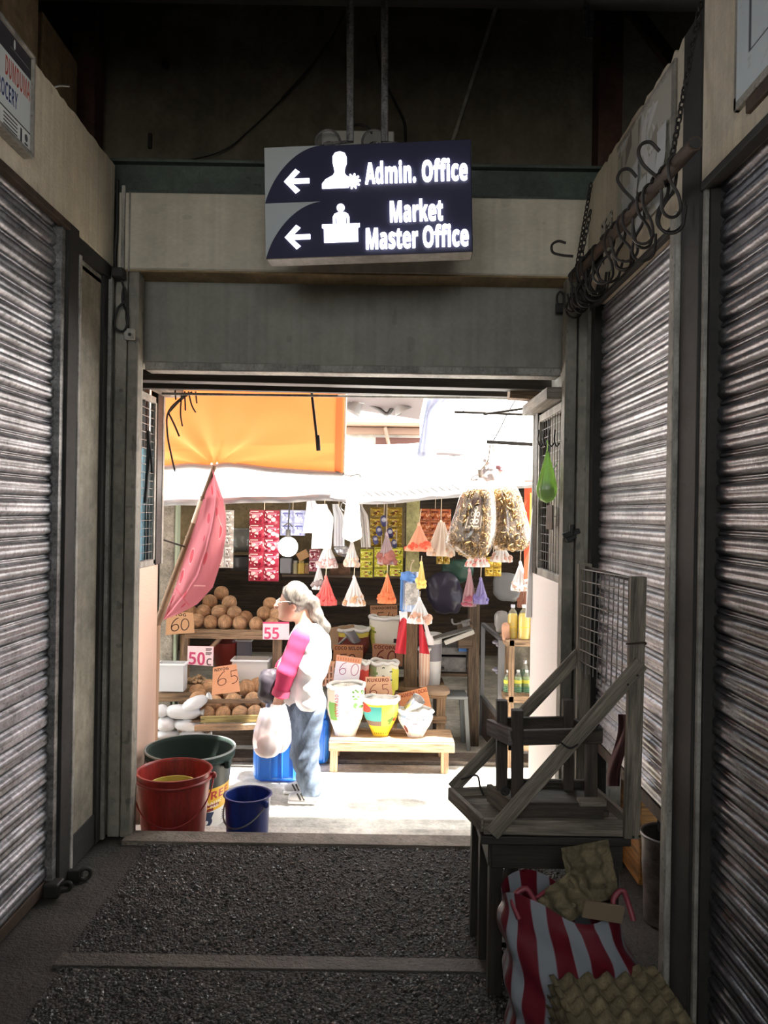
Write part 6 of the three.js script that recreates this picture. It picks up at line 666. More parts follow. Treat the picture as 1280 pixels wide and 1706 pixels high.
// pleated bag tied at the top
function pleated(u, v0, v1, wTop, wBot, d, o = {}) { const c = P(u, v1, d), h = P(u, v0, d).y - c.y, rt = PX(wTop, d) / 2, rb = PX(wBot, d) / 2, n = o.n || 13, sd = u * 0.37; const prof = o.prof || ((r) => lerp(rb, rt, Math.pow(r, 0.75)) * (r < 0.08 ? 0.86 + 1.75 * r : 1)); return sheet((s, r) => { const a = s * Math.PI * 2, k = prof(r, rb, rt) * (1 + (o.amp ?? 0.2) * Math.sin(a * n + sd + 2.5 * r) * (0.35 + 0.65 * Math.sin(Math.min(1, r * 1.1) * 3)) + 0.16 * fbm3(Math.cos(a) * 2 + sd, r * 3, Math.sin(a) * 2)); return V(c.x + Math.cos(a) * k, c.y + h * r, -d + Math.sin(a) * k * 0.7); }, 72, 18); }
function tiedBag(label, u, v0, v1, wb, d, film, fill, o = {}) {
  const t = thing('tied_bag', label, 'bag', P(u, v1, d), 'small tied bags'), c = P(u, v1, d), h = P(u, v0, d).y - c.y, rb = PX(wb, d) / 2, q = rng(Math.round(u * 7 + v1));
  part('film', pleated(u, v0, v1, o.wt || 4, wb, d, o), mat(film, { transmission: o.tr ?? 0.3, roughness: 0.4, thickness: 0 }), t, 'tied plastic film');
  const k = new THREE.IcosahedronGeometry(1, 1), list = [], n = o.count || 34, s0 = PX(o.size || 4.2, d); for (let i = 0; i < n; i++) { const a = q() * 6.283, y = q() * (o.fillH ?? 0.28), r = rb * lerp(0.86, 0.55, y / 0.4) * Math.sqrt(q()), s = s0 * (0.7 + 0.6 * q()); list.push(k.clone().scale(s, s * (0.7 + 0.5 * q()), s).translate(c.x + Math.cos(a) * r, c.y + s * 0.6 + h * y, -d + Math.sin(a) * r * 0.65)); }
  const m = part('contents', list, mat(fill, { roughness: 0.75 }), t); m.userData.kind = 'stuff';
  part('string', cyl(P(u, v0 + 2, d), P(u + (o.su || 1), (o.sv || v0 - 16), d), 0.0035, 0.0035, 5), M.string, t); part('knot', new THREE.SphereGeometry(PX(2.6, d), 8, 6).scale(1, 1.5, 1).translate(...P(u, v0, d).toArray()), mat(film, { roughness: 0.5 }), t);
}
const clearF = [0.86, 0.84, 0.84];
tiedBag('white garlic bag hanging below the tall white bags', 545, 903, 946, 40, 6.0, clearF, [0.45, 0.28, 0.28], { sv: 880 }); tiedBag('pinkish white bag hanging right above the yellow packets', 586, 902, 944, 28, 6.0, clearF, [0.66, 0.5, 0.4], { sv: 880 }); tiedBag('silver bag behind the red bag near the shopper', 531, 944, 982, 24, 6.05, [0.7, 0.7, 0.72], [0.25, 0.2, 0.2], { sv: 930 });
tiedBag('bright red bag hanging above the shopper', 543, 962, 1008, 40, 5.9, [0.85, 0.16, 0.15], [0.62, 0.08, 0.08], { sv: 945 }); tiedBag('white bag of brown peanuts hanging beside the red bag', 590, 962, 1009, 42, 5.9, clearF, [0.50, 0.30, 0.18], { sv: 946 }); tiedBag('bright orange bag hanging above the 54 card', 645, 960, 1005, 34, 5.9, [0.98, 0.32, 0.13], [0.75, 0.18, 0.07], { sv: 940 });
tiedBag('purplish bag of red onions hanging over the yellow packets', 644, 890, 940, 34, 6.1, [0.62, 0.48, 0.52], [0.40, 0.15, 0.13], { sv: 838, size: 6, count: 26 }); tiedBag('wide orange net bag of red chillies', 698, 874, 918, 54, 5.85, [0.90, 0.42, 0.26], [0.75, 0.10, 0.05], { sv: 848, su: 4, amp: 0.05, fillH: 0.24, count: 60, size: 4 }); tiedBag('pale bag hanging behind the net bag and the snack bag', 735, 870, 926, 52, 6.0, [0.80, 0.68, 0.58], [0.55, 0.36, 0.26], { sv: 828, wt: 10 });
tiedBag('slim yellow bag hanging on the wooden post', 702, 938, 980, 17, 5.8, [0.92, 0.72, 0.24], [0.8, 0.55, 0.15], { sv: 926, n: 7, count: 18 }); tiedBag('flared white bag hanging over the red cloth', 699, 998, 1038, 46, 5.75, clearF, [0.50, 0.28, 0.2], { sv: 985, size: 4.5 }); tiedBag('white bag hanging above the yellow oil bottles', 867, 938, 984, 36, 5.6, [0.9, 0.9, 0.9], [0.5, 0.34, 0.28], { sv: 915 });
tiedBag('white bag with reddish bottom under the snack bags', 795, 908, 944, 46, 5.9, [0.9, 0.88, 0.87], [0.55, 0.2, 0.18], { sv: 890 }); tiedBag('white bag showing between the two snack bags and the partition', 835, 905, 936, 42, 5.9, [0.9, 0.88, 0.87], [0.5, 0.3, 0.24], { sv: 890 }); tiedBag('brown bag hanging behind the oil bottles', 872, 972, 1012, 22, 6.1, [0.42, 0.2, 0.13], [0.3, 0.12, 0.08], { sv: 960 });
tiedBag('white and red plastic bag hanging in the dark by the black post', 782, 950, 1010, 26, 6.15, [0.55, 0.32, 0.36], [0.35, 0.08, 0.12], { sv: 930, n: 6 }); tiedBag('violet plastic bag hanging beside the black post', 801, 965, 1006, 28, 6.12, [0.30, 0.26, 0.55], [0.18, 0.15, 0.4], { sv: 945, n: 7 });
// packs of white plastic bags
function bagPack(label, u0, u1, v0, v1, d, m, slant = 0) { const t = thing('plastic_bag_pack', label, 'bags', P((u0 + u1) / 2, v1, d), 'packs of plastic bags'), n = 5; for (let i = 0; i < n; i++) { const k = i / n; part('bag', sheet((s, r) => { const p = P(lerp(lerp(u0 + slant, u1 + slant, s), lerp(u0, u1, s), r), lerp(v0, v1 - 6 * k, r), d + 0.012 * i); const pinch = lerp(0.55, 1, smooth(0, 0.35, r)), mid = P((u0 + u1) / 2 + slant * (1 - r), 0, d).x; p.x = mid + (p.x - mid) * pinch; p.z += 0.012 * Math.sin(s * 9 + i) * (1 - 0.6 * r) + 0.008 * Math.sin(s * 23 + i * 2); return p; }, 18, 10), m, t); } part('string', cyl(P((u0 + u1) / 2 + slant, v0 + 4, d), P((u0 + u1) / 2 + slant, v0 - 14, d), 0.003, 0.003, 5), M.string, t); }
const whiteBag = mat([0.86, 0.87, 0.92], { roughness: 0.35, transmission: 0.2, thickness: 0 });
bagPack('slanting pack of white plastic bags next to the bluish sachets', 505, 528, 832, 888, 5.9, whiteBag, 8); bagPack('wide pack of white plastic bags hanging under the awning', 519, 552, 840, 914, 5.85, whiteBag, 6); bagPack('narrow pack of white plastic bags beside the bright loose bag', 556, 574, 840, 910, 5.95, whiteBag, 0); bagPack('greyish pack of clear bags beside the ochre packets', 602, 618, 838, 912, 6.0, mat([0.6, 0.57, 0.55], { roughness: 0.35, transmission: 0.3, thickness: 0 }), -6);
{ const t = thing('white_bag', 'bright white plastic bag tied at the awning edge', 'bag', P(587, 902, 5.5)); part('film', pleated(587, 818, 903, 18, 34, 5.5, { n: 5, amp: 0.08, prof: (r, rb, rt) => lerp(rb, rt, r) * (r < 0.1 ? Math.sqrt(r / 0.1) * 0.9 + 0.1 : 1) }), mat([0.93, 0.93, 0.93], { roughness: 0.5, transmission: 0.15, thickness: 0 }), t); part('handle', tube([P(573, 852, 5.38), P(568, 846, 5.38), P(571, 838, 5.38), P(578, 842, 5.38)], 0.004), M.wire, t); }
single('foil_ball', 'crumpled silver foil lump below the narrow white bags', 'foil', displace(new THREE.SphereGeometry(PX(15, 6.1), 20, 14).scale(1, 0.6, 0.8), 0.03, 24).translate(...P(572, 918, 6.1).toArray()), mat([0.6, 0.6, 0.64], { metalness: 0.7, roughness: 0.25 }));
{ const t = thing('toy_bag', 'bag with dark blue doll shaped toys hanging by the ochre packets', 'toy', P(640, 935, 6.25)), m = mat([0.05, 0.05, 0.16], { roughness: 0.5 }), g = mat([0.45, 0.45, 0.55], { roughness: 0.4 }); for (const [u, v, r] of [[640, 868, 8], [632, 885, 7], [650, 888, 7], [626, 900, 6], [657, 906, 6]]) { const b = part('toy_body', displace(new THREE.SphereGeometry(PX(r, 6.25), 14, 10).scale(0.8, 1.2, 0.7), 0.012, 30).translate(...P(u, v, 6.25).toArray()), m, t); part('toy_face', new THREE.SphereGeometry(PX(r * 0.5, 6.25), 10, 8).translate(...P(u, v - 2, 6.21).toArray()), g, b); } part('string', cyl(P(640, 860, 6.25), P(641, 834, 6.25), 0.004, 0.004, 5), M.string, t); }
{ // bulb
  const c = P(480, 911, 5.75), t = thing('light_bulb', 'glowing round bulb hanging in front of the sachets', 'bulb', c); part('globe', new THREE.SphereGeometry(PX(16.5, 5.75), 28, 20).translate(c.x, c.y, c.z), mat([1, 1, 1], { emissive: C(1, 0.97, 0.92), emissiveIntensity: 2.2, roughness: 0.3 }), t, 'lit white globe'); part('socket', cyl(V(c.x, c.y + 0.07, c.z), V(c.x, c.y + 0.13, c.z), 0.02, 0.017, 14), M.cable, t); part('cord', tube([V(c.x, c.y + 0.13, c.z), P(481, 868, 5.76), P(483, 836, 5.78)], 0.005), M.cable, t); part('bow', tube([P(474, 876, 5.74), P(480, 872, 5.74), P(488, 878, 5.74)], 0.005), M.cable, t);
  const l = new THREE.PointLight(0xfff2e0, 0.2, 0, 2); l.position.set(0, -0.0, 0.10); l.castShadow = true; l.shadow.radius = 3; t.add(l);
}
// jars and boxes on the dark shelves
function jar(label, u, v, w, h, d, c, lid) { const t = thing('jar', label, 'jar', P(u, v, d)), p = P(u, v, d), r = PX(w, d) / 2, H = PX(h, d); part('body', lathe([[0.001, 0], [r * 0.94, 0], [r, H * 0.06], [r, H * 0.72], [r * 0.7, H * 0.84], [r * 0.68, H * 0.86]], 20).translate(p.x, p.y, p.z), mat(c, { roughness: 0.3 }), t); part('lid', lathe([[r * 0.74, H * 0.84], [r * 0.76, H * 0.99], [0.001, H]], 20).translate(p.x, p.y, p.z), mat(lid, { roughness: 0.4 }), t); }
jar('yellow jar on the shelf below the bulb', 502, 956, 12, 22, 7.0, [0.5, 0.33, 0.05], [0.4, 0.3, 0.1]); jar('pale yellow jar on the shelf left of the yellow jar', 492, 956, 9, 22, 7.02, [0.5, 0.45, 0.28], [0.5, 0.5, 0.45]); jar('brown jar on the shelf right of the yellow jar', 511, 956, 8, 18, 7.0, [0.25, 0.12, 0.05], [0.4, 0.3, 0.1]);
single('carton_pack', 'small orange pack leaning on the shelf beside the bulb', 'pack', box(PX(18, 7), PX(14, 7), 0.05, 0, 0, 0).rotateZ(0.5).translate(...P(505, 925, 6.9).toArray()), mat([0.5, 0.28, 0.12], { roughness: 0.6 })); single('silver_tin', 'grey tin on the shelf below the bulb', 'tin', box(PX(18, 7), PX(26, 7), 0.1, ...P(477, 942, 7.02).toArray(), 0.01), mat([0.3, 0.31, 0.33], { roughness: 0.4, metalness: 0.3 })); single('spice_rack', 'brown box of dried spices on the shelf under the garlic bag', 'box', box(PX(34, 7), PX(18, 7), 0.12, ...P(567, 948, 7.1).toArray(), 0.01), mat([0.22, 0.11, 0.06], { map: rep(T.grimeStrong, 8, 8), roughness: 0.7 }));
single('clear_wrap', 'crumpled clear plastic wrap on the lower shelf', 'plastic', displace(new THREE.SphereGeometry(PX(20, 7), 20, 14).scale(1, 0.5, 0.5), 0.03, 26).translate(...P(493, 982, 7.05).toArray()), mat([0.3, 0.3, 0.3], { roughness: 0.2, transmission: 0.3, thickness: 0 })); single('dark_pot', 'black pot on the shelf behind the coconuts', 'pot', lathe([[0.001, 0], [0.1, 0], [0.13, 0.05], [0.13, 0.12], [0.14, 0.13], [0.12, 0.12]], 24).translate(...P(405, 950, 7.2).toArray()), mat([0.03, 0.03, 0.03], { roughness: 0.4 })); single('glass_jar', 'large clear glass jar on the back shelf left of the red sachets', 'jar', lathe([[0.001, 0], [0.11, 0], [0.125, 0.06], [0.125, 0.16], [0.09, 0.2], [0.09, 0.22]], 24).translate(...P(402, 918, 7.35).toArray()), mat([0.25, 0.25, 0.22], { roughness: 0.1, transmission: 0.5, thickness: 0 }));

// blue bag pack, red cloth
{ const t = thing('bag_bundle', 'blue and white bundle of plastic bags tied to the wooden post', 'bags', P(682, 1015, 5.95)); for (let i = 0; i < 6; i++) { const u = 665 + i * 2.5; part('bag', sheet((s, r) => { const p = P(lerp(u + 3, 699, s) - r * 2, lerp(953, 1016 + 3 * (i % 2), r), 6.0 - 0.014 * i); p.z += 0.012 * Math.sin(s * 12 + i) + 0.01 * Math.sin(r * 7 + i); return p; }, 10, 8), mat(i < 2 ? [0.13, 0.32, 0.72] : i % 2 ? [0.55, 0.66, 0.86] : [0.78, 0.8, 0.86], { roughness: 0.35, transmission: 0.15, thickness: 0 }), t); } part('tie', displace(new THREE.SphereGeometry(PX(15, 5.9), 18, 12).scale(1, 0.5, 0.6), 0.035, 30).translate(...P(681, 961, 5.93).toArray()), mat([0.10, 0.26, 0.66], { roughness: 0.4 }), t, 'gathered blue top'); part('label', box(PX(22, 5.9), PX(36, 5.9), 0.004, ...P(686, 990, 5.86).toArray(), 0), mat([0.75, 0.76, 0.78], { map: rep(T.grimeStrong, 9, 9), roughness: 0.5 }), t, 'printed white label'); part('string', tube([P(683, 955, 5.93), P(686, 940, 5.95), P(690, 933, 6.0), P(685, 934, 6.0)], 0.004), M.string, t); }
{ const red = mat([0.60, 0.03, 0.05], { roughness: 0.7, transmission: 0.1, thickness: 0 }), wh = mat([0.75, 0.72, 0.75], { roughness: 0.6 }); const mk = (label, l, m) => { const t = thing('red_cloth', label, 'cloth', P(l[2][0], l[2][1], 6.1)); part('cloth', sheet((s, r) => { const p = P(lerp(lerp(l[0][0], l[3][0], r), lerp(l[1][0], l[2][0], r), s), lerp(lerp(l[0][1], l[3][1], r), lerp(l[1][1], l[2][1], r), s), 6.08 + 0.02 * Math.sin(s * 8 + r * 3)); return p; }, 10, 12), m, t); return t; };
  const a = mk('red plastic cloth hanging on the card side of the wooden post', [[666, 1030], [678, 1030], [677, 1090], [658, 1088]], red); part('white_top', sheet((s, r) => P(lerp(665 + 2 * r, 676 + s * 3, s), lerp(1018, 1036 - 8 * Math.sin(s * 3), r), 6.06), 6, 4), wh, a, 'white upper part'); const b = mk('red plastic cloth hanging on the dark side of the wooden post', [[698, 1028], [704, 1040], [716, 1090], [699, 1088]], red); part('white_side', sheet((s, r) => P(lerp(704 + 10 * r, 709 + 14 * r, s), lerp(1030, 1075, r), 6.1), 4, 6), wh, b, 'white outer side'); }

// ---------- big snack bags ----------
function snackBag(label, prof, d, axis, seed, emblem) { // prof: [v, uLeft, uRight]
  const t = thing('snack_bag', label, 'snack bag', P(prof[prof.length - 1][1], prof[prof.length - 1][0], d), 'big clear snack bags'), at = (r) => { const k = r * (prof.length - 1), i = Math.min(prof.length - 2, Math.floor(k)), q = k - i; return prof[i].map((x, j) => lerp(x, prof[i + 1][j], q)); }, q = rng(seed);
  const surf = (a, r, m = 1) => { const [v, l, R] = at(r), w = PX(R - l, d) / 2 * m, c = P((l + R) / 2, v, d); const co = Math.cos(a), si = Math.sin(a), f = 1 + 0.05 * Math.sin(a * 9 + r * 5 + seed) * (1 - r) + 0.06 * fbm3(co * 3 + seed, r * 6, si * 3) + (r > 0.9 ? 0.05 * Math.sin(a * 14) : 0); return V(c.x + co * w * f, c.y, c.z + si * w * f * 0.62); };
  part('film', sheet((s, r) => surf(s * Math.PI * 2, r), 64, 30), mat([0.95, 0.94, 0.93], { transmission: 0.92, roughness: 0.1, thickness: 0, ior: 1.5 }), t, 'clear crinkled film');
  const curve = new THREE.TorusGeometry(0.016, 0.0034, 5, 8, 3.4), n = 1500, m = mat([1, 1, 1], { roughness: 0.7 }), im = new THREE.InstancedMesh(curve, m, n), o = origin.get(t), k = new THREE.Matrix4(); for (let i = 0; i < n; i++) { const p = surf(q() * 6.283, lerp(0.3, 0.93, q()), 0.86 * Math.pow(q(), 0.42)).sub(o), s = 0.75 + 0.6 * q(); k.compose(p, quat(q() * 6, q() * 6, q() * 6), V(s, s, s)); im.setMatrixAt(i, k); const b = 0.55 + 0.6 * q(); im.setColorAt(i, C(0.54 * b, 0.33 * b, 0.12 * b)); } im.name = 'snack_curls'; im.castShadow = im.receiveShadow = true; im.frustumCulled = false; im.userData.kind = 'stuff'; im.userData.label = 'golden brown curled snack pieces'; t.add(im);
  part('snack_core', sheet((s, r) => surf(s * Math.PI * 2, lerp(0.28, 0.94, r), 0.74 * Math.sin(lerp(0.5, 2.9, r))), 40, 16), mat([0.40, 0.24, 0.09], { map: rep(T.fibre, 6, 6), roughness: 0.85 }), t, 'packed snack pieces inside');
  const top = P((prof[0][1] + prof[0][2]) / 2, prof[0][0], d); part('knot', displace(new THREE.CylinderGeometry(0.018, 0.012, 0.05, 10, 3), 0.006, 50).translate(top.x, top.y + 0.01, top.z), mat([0.6, 0.5, 0.44], { roughness: 0.5 }), t); part('string', tube([top.clone().add(V(0, 0.03, 0)), P(...axis[0], d), P(...axis[1], d - 0.02)], 0.0045, 12, 5), M.string, t);
  if (emblem) { const tx = canvasTex(128, 160, (g, w, h) => { g.fillStyle = '#574a40'; g.fillRect(0, 0, w, h); g.strokeStyle = '#a89a88'; g.lineWidth = 6; g.strokeRect(8, 30, w - 16, h - 44); g.fillStyle = '#3d2a24'; g.beginPath(); g.ellipse(64, 28, 54, 20, 0, 0, 7); g.fill(); g.lineWidth = 5; g.strokeStyle = '#c0b4a2'; for (const [x, y, r] of [[64, 60, 14], [42, 84, 12], [86, 84, 12], [44, 116, 12], [84, 116, 12]]) { g.beginPath(); g.ellipse(x, y, r, r * 0.8, 0, 0, 7); g.stroke(); } g.fillStyle = '#c0b4a2'; g.fillRect(58, 60, 12, 70); g.fillRect(22, 136, 84, 6); }); part('emblem', sheet((s, r) => surf(lerp(2.02, 1.28, s), lerp(0.60, 0.36, r), 1.02), 10, 8, true), mat('#ffffff', { map: tx, roughness: 0.5 }), t, 'grey printed crest'); }
}
snackBag('big clear bag of brown curled snacks with a grey crest', [[792, 794, 806], [800, 790, 812], [812, 776, 822], [830, 766, 826], [860, 757, 827], [890, 746, 826], [906, 741, 822], [920, 760, 816], [932, 782, 806]], 4.78, [[812, 770], [817, 740]], 3, true);
snackBag('big clear bag of brown curled snacks next to the white partition', [[788, 828, 840], [798, 820, 848], [812, 815, 862], [830, 818, 870], [850, 820, 876], [875, 819, 882], [896, 816, 886], [908, 818, 882], [918, 828, 870]], 4.86, [[826, 765], [821, 740]], 8, false);
single('bag_scraps', 'crumpled pale plastic handles above the snack bags', 'plastic', [displace(new THREE.SphereGeometry(PX(13, 4.8), 20, 14).scale(1, 0.8, 0.6), 0.05, 28, 2).translate(...P(812, 786, 4.8).toArray()), displace(new THREE.SphereGeometry(PX(8, 4.8), 16, 12).scale(0.8, 1.2, 0.6), 0.04, 30, 5).translate(...P(808, 771, 4.8).toArray()), tube([P(800, 790, 4.8), P(788, 794, 4.8), P(786, 799, 4.8), P(797, 799, 4.8)], 0.008, 16, 6)], mat([0.66, 0.6, 0.6], { roughness: 0.45, transmission: 0.2, thickness: 0 })); single('pink_scrap', 'small pink plastic scrap above the snack bags', 'plastic', displace(new THREE.SphereGeometry(PX(6, 4.8), 14, 10).scale(1.1, 0.8, 0.5), 0.03, 40).translate(...P(832, 780, 4.78).toArray()), mat([0.85, 0.4, 0.45], { roughness: 0.5 }));
{ const d = 3.87, t = thing('green_bag', 'lime green plastic bag hanging on the wire window', 'bag', P(911, 838, d)), pr = (r, rb, rt) => r < 0.3 ? rb * Math.sqrt(1 - Math.pow(1 - r / 0.3, 2)) * 0.95 + 0.004 : lerp(rb, rt, Math.pow((r - 0.3) / 0.7, 1.1)); part('film', pleated(911, 752, 838, 4, 33, d, { n: 7, amp: 0.07, prof: pr }), mat([0.62, 0.90, 0.30], { transmission: 0.6, roughness: 0.3, thickness: 0 }), t, 'translucent lime film'); part('contents', displace(new THREE.SphereGeometry(PX(14, d), 20, 14).scale(1, 1, 0.75), 0.012, 24).translate(...P(911, 818, d).toArray()), mat([0.01, 0.11, 0.07], { roughness: 0.8 }), t, 'dark green greens'); part('handle', tube([P(911, 756, d), P(913, 742, d), P(912, 734, d - 0.02)], 0.004), mat([0.42, 0.78, 0.16], { roughness: 0.4 }), t); part('handle', tube([P(921, 782, d), P(927, 775, d), P(929, 770, d)], 0.004), mat([0.6, 0.75, 0.5], { roughness: 0.4 }), t); }
for (let i = 0; i < 4; i++) single('wire_hook', ['first', 'second', 'third', 'fourth'][i] + ' black wire hook on the wire window counted from the dark post', 'hook', tube([[0, 716], [-1, 736], [3, 744], [7, 738]].map(([a, v]) => P(898 + i * 9 + a, v, 0.842 * FOCAL / (262 + i * 9))), 0.004), M.iron, 'wire hooks on the window');
single('rust_plate', 'small rusty plate on the wire window below the green bag', 'plate', box(0.006, PX(40, 4.0), 0.14, 0.862, P(925, 862, 4.0).y, -4.0, 0.001), M.rust);

// ---------- dark stall: scale, tin box, stool, shelf with bottles ----------
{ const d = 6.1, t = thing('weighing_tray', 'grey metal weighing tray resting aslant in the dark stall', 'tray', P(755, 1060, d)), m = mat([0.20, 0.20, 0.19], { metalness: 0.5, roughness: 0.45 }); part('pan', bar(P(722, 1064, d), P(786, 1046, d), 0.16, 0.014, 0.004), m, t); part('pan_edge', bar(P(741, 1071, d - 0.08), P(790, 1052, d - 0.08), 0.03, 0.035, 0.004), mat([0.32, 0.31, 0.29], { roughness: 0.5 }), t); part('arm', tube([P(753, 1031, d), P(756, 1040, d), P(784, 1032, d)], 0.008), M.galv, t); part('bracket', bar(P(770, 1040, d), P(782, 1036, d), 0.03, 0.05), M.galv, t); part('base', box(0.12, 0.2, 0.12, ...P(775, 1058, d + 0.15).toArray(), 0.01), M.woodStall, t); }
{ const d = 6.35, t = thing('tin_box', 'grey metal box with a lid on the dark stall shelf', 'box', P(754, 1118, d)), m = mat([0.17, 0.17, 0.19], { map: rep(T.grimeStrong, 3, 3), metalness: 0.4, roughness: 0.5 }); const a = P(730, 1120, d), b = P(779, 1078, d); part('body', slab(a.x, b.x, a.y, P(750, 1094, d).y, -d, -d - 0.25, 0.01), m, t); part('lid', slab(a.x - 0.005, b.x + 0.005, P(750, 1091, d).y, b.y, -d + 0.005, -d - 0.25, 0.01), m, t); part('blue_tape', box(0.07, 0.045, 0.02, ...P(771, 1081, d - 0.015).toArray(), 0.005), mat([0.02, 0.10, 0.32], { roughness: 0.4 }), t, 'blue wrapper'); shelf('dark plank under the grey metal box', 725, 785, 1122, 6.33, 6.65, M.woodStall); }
{ const d = 6.15, t = thing('plastic_stool', 'grey plastic stool standing in the dark behind the crate', 'stool', P(762, 1240, d)), m = mat([0.22, 0.24, 0.25], { roughness: 0.5 }); const y = P(760, 1162, d).y; part('seat', box(0.24, 0.03, 0.24, P(755, 1160, d).x, y, -d - 0.1, 0.012), m, t); for (const [u, dz] of [[736, 0], [776, 0], [738, 0.22], [772, 0.22]]) part('leg', bar(V(P(u + (u > 750 ? 5 : -5), 1240, d).x, GY, -d - dz), V(P(u, 1162, d).x, y, -d - dz), 0.035, 0.02, 0.006), m, t); }
{ const d = 5.75, t = thing('bottle_shelf', 'wooden shelf stand holding the oil bottles beside the white partition', 'shelf', V(P(860, 1250, d).x, GY, -5.95)), W = M.woodOld, x0 = P(843, 1100, d).x, x1 = P(905, 1100, d).x; const y1 = P(860, 1066, d).y, y2 = P(860, 1160, d).y, y3 = P(860, 1240, d).y; for (const [y, l] of [[y1, 'top board'], [y2, 'middle board'], [y3, 'lower board']]) part('shelf_plank', slab(x0, x1, y - 0.05, y, -d, -d - 0.3), W, t, l); for (const [u, dz] of [[853, 0], [900, 0], [853, 0.28], [900, 0.28]]) part('post', bar(V(P(u, 1100, d).x, GY, -d - dz - 0.02), V(P(u, 1100, d).x, y1, -d - dz - 0.02), 0.04, 0.04), W, t); part('back_board', slab(x0, x1, y2, y1 - 0.05, -d - 0.29, -d - 0.3), mat([0.28, 0.26, 0.22], { map: rep(T.grime, 2, 2), roughness: 0.8 }), t); }
{ const d = 5.95, t = thing('glass_cabinet', 'grey framed cabinet corner behind the bottle shelf', 'cabinet', V(P(825, 1200, d).x, GY, -6.2)), m = mat([0.15, 0.15, 0.16], { roughness: 0.5 }); const a = P(805, 1040, 6.6), b = P(836, 1066, d); part('frame', [bar(V(a.x, GY, a.z), a, 0.035, 0.03), bar(V(b.x, GY, b.z), b, 0.05, 0.03), bar(a, b, 0.03, 0.03), bar(V(a.x, P(805, 1160, 6.6).y, a.z), V(b.x, P(805, 1160, 6.6).y - 0.02, b.z), 0.03, 0.03)], m, t); part('top', sheet((s, r) => V(lerp(a.x, b.x, s) + r * 0.25, lerp(a.y, b.y, s) + 0.012, lerp(a.z, b.z, s)), 3, 3), M.woodDark, t); part('side', sheet((s, r) => V(lerp(a.x, b.x, s), lerp(GY, P(805, 1160, 6.6).y, r), lerp(a.z, b.z, s)), 2, 2), mat([0.18, 0.12, 0.10], { map: rep(T.grimeStrong, 1, 1), roughness: 0.6 }), t, 'brown lower side'); for (const [u, v] of [[822, 1070], [829, 1075], [822, 1115], [826, 1120]]) part('pale_packet', displace(new THREE.SphereGeometry(0.03, 12, 8).scale(1, 0.5, 1), 0.014, 40, u).translate(...P(u + 4, v, 6.15).toArray()), mat([0.35, 0.34, 0.42], { roughness: 0.3 }), t, 'small pale packet inside'); }  // small pale dented lumps behind the cabinet frame
function bottle(label, u, v0, v1, w, d, liquid, cap, o = {}) { const p = P(u, v1, d), H = P(u, v0, d).y - p.y, r = PX(w, d) / 2, t = thing('oil_bottle', label, 'bottle', p, o.group); const prof = [[0.001, 0], [r * 0.95, 0], [r, H * 0.04], [r, H * 0.32], [r * 0.96, H * 0.36], [r, H * 0.4], [r, H * 0.68], [r * 0.75, H * 0.79], [r * 0.36, H * 0.87], [r * 0.34, H * 0.93]]; part('bottle_body', lathe(prof, 24).translate(p.x, p.y, p.z), mat([0.95, 0.95, 0.9], { transmission: 0.85, roughness: 0.08, thickness: 0 }), t, 'clear plastic bottle'); part('liquid', lathe([[0.001, 0.003], [r * 0.93, 0.004], [r * 0.97, H * 0.04], [r * 0.97, H * 0.64], [r * 0.8, H * 0.74], [0.001, H * 0.745]], 24).translate(p.x, p.y, p.z), mat(liquid, { roughness: 0.15, transmission: 0.35, thickness: 0 }), t, o.ll); part('cap', lathe([[r * 0.4, H * 0.91], [r * 0.42, H * 0.995], [0.001, H]], 18).translate(p.x, p.y, p.z), mat(cap, { roughness: 0.4 }), t); if (o.label) part('label', new THREE.CylinderGeometry(r * 1.015, r * 1.015, H * 0.26, 24, 1, true).translate(p.x, p.y + H * 0.22, p.z), mat('#ffffff', { map: o.label, roughness: 0.4 }), t, 'printed label'); if (o.ring) part('neck_ring', new THREE.CylinderGeometry(r * 1.02, r * 1.03, H * 0.14, 24, 1, true).translate(p.x, p.y + H * 0.55, p.z), mat(o.ring, { roughness: 0.4 }), t); }
const oil = [0.95, 0.74, 0.02]; bottle('clear bottle of yellow cooking oil nearer the black post', 854, 1007, 1064, 17, 5.85, oil, [0.6, 0.62, 0.75], { ll: 'yellow oil' }); bottle('clear bottle of yellow cooking oil in the middle of the top shelf', 873, 1007, 1065, 19, 5.8, oil, [0.85, 0.85, 0.85], { ll: 'yellow oil' }); bottle('clear bottle of yellow oil half hidden by the white partition', 889, 1007, 1065, 18, 5.84, oil, [0.85, 0.85, 0.85], { ll: 'yellow oil' });
const gl = canvasTex(256, 64, (g, w, h) => { g.fillStyle = '#1d7a44'; g.fillRect(0, 0, w, h); g.fillStyle = '#dfe9dd'; for (let i = 0; i < 16; i++) for (let j = 0; j < 4; j++) g.fillRect(i * 16 + 3, 6 + j * 15, 9, 6); }); for (const [u, l] of [[846, 'green labelled bottle with yellow neck nearest the cabinet frame'], [863, 'green labelled bottle with yellow neck behind the shelf post'], [877, 'green labelled bottle with yellow neck beside the white partition']]) bottle(l, u, 1116, 1158, 13.5, 5.9, [0.35, 0.55, 0.12], [0.85, 0.85, 0.85], { label: gl, ring: [0.75, 0.72, 0.08] }); bottle('dark green bottle with a white cap at the back of the middle shelf', 874, 1100, 1158, 15, 6.0, [0.03, 0.2, 0.08], [0.85, 0.85, 0.85]);
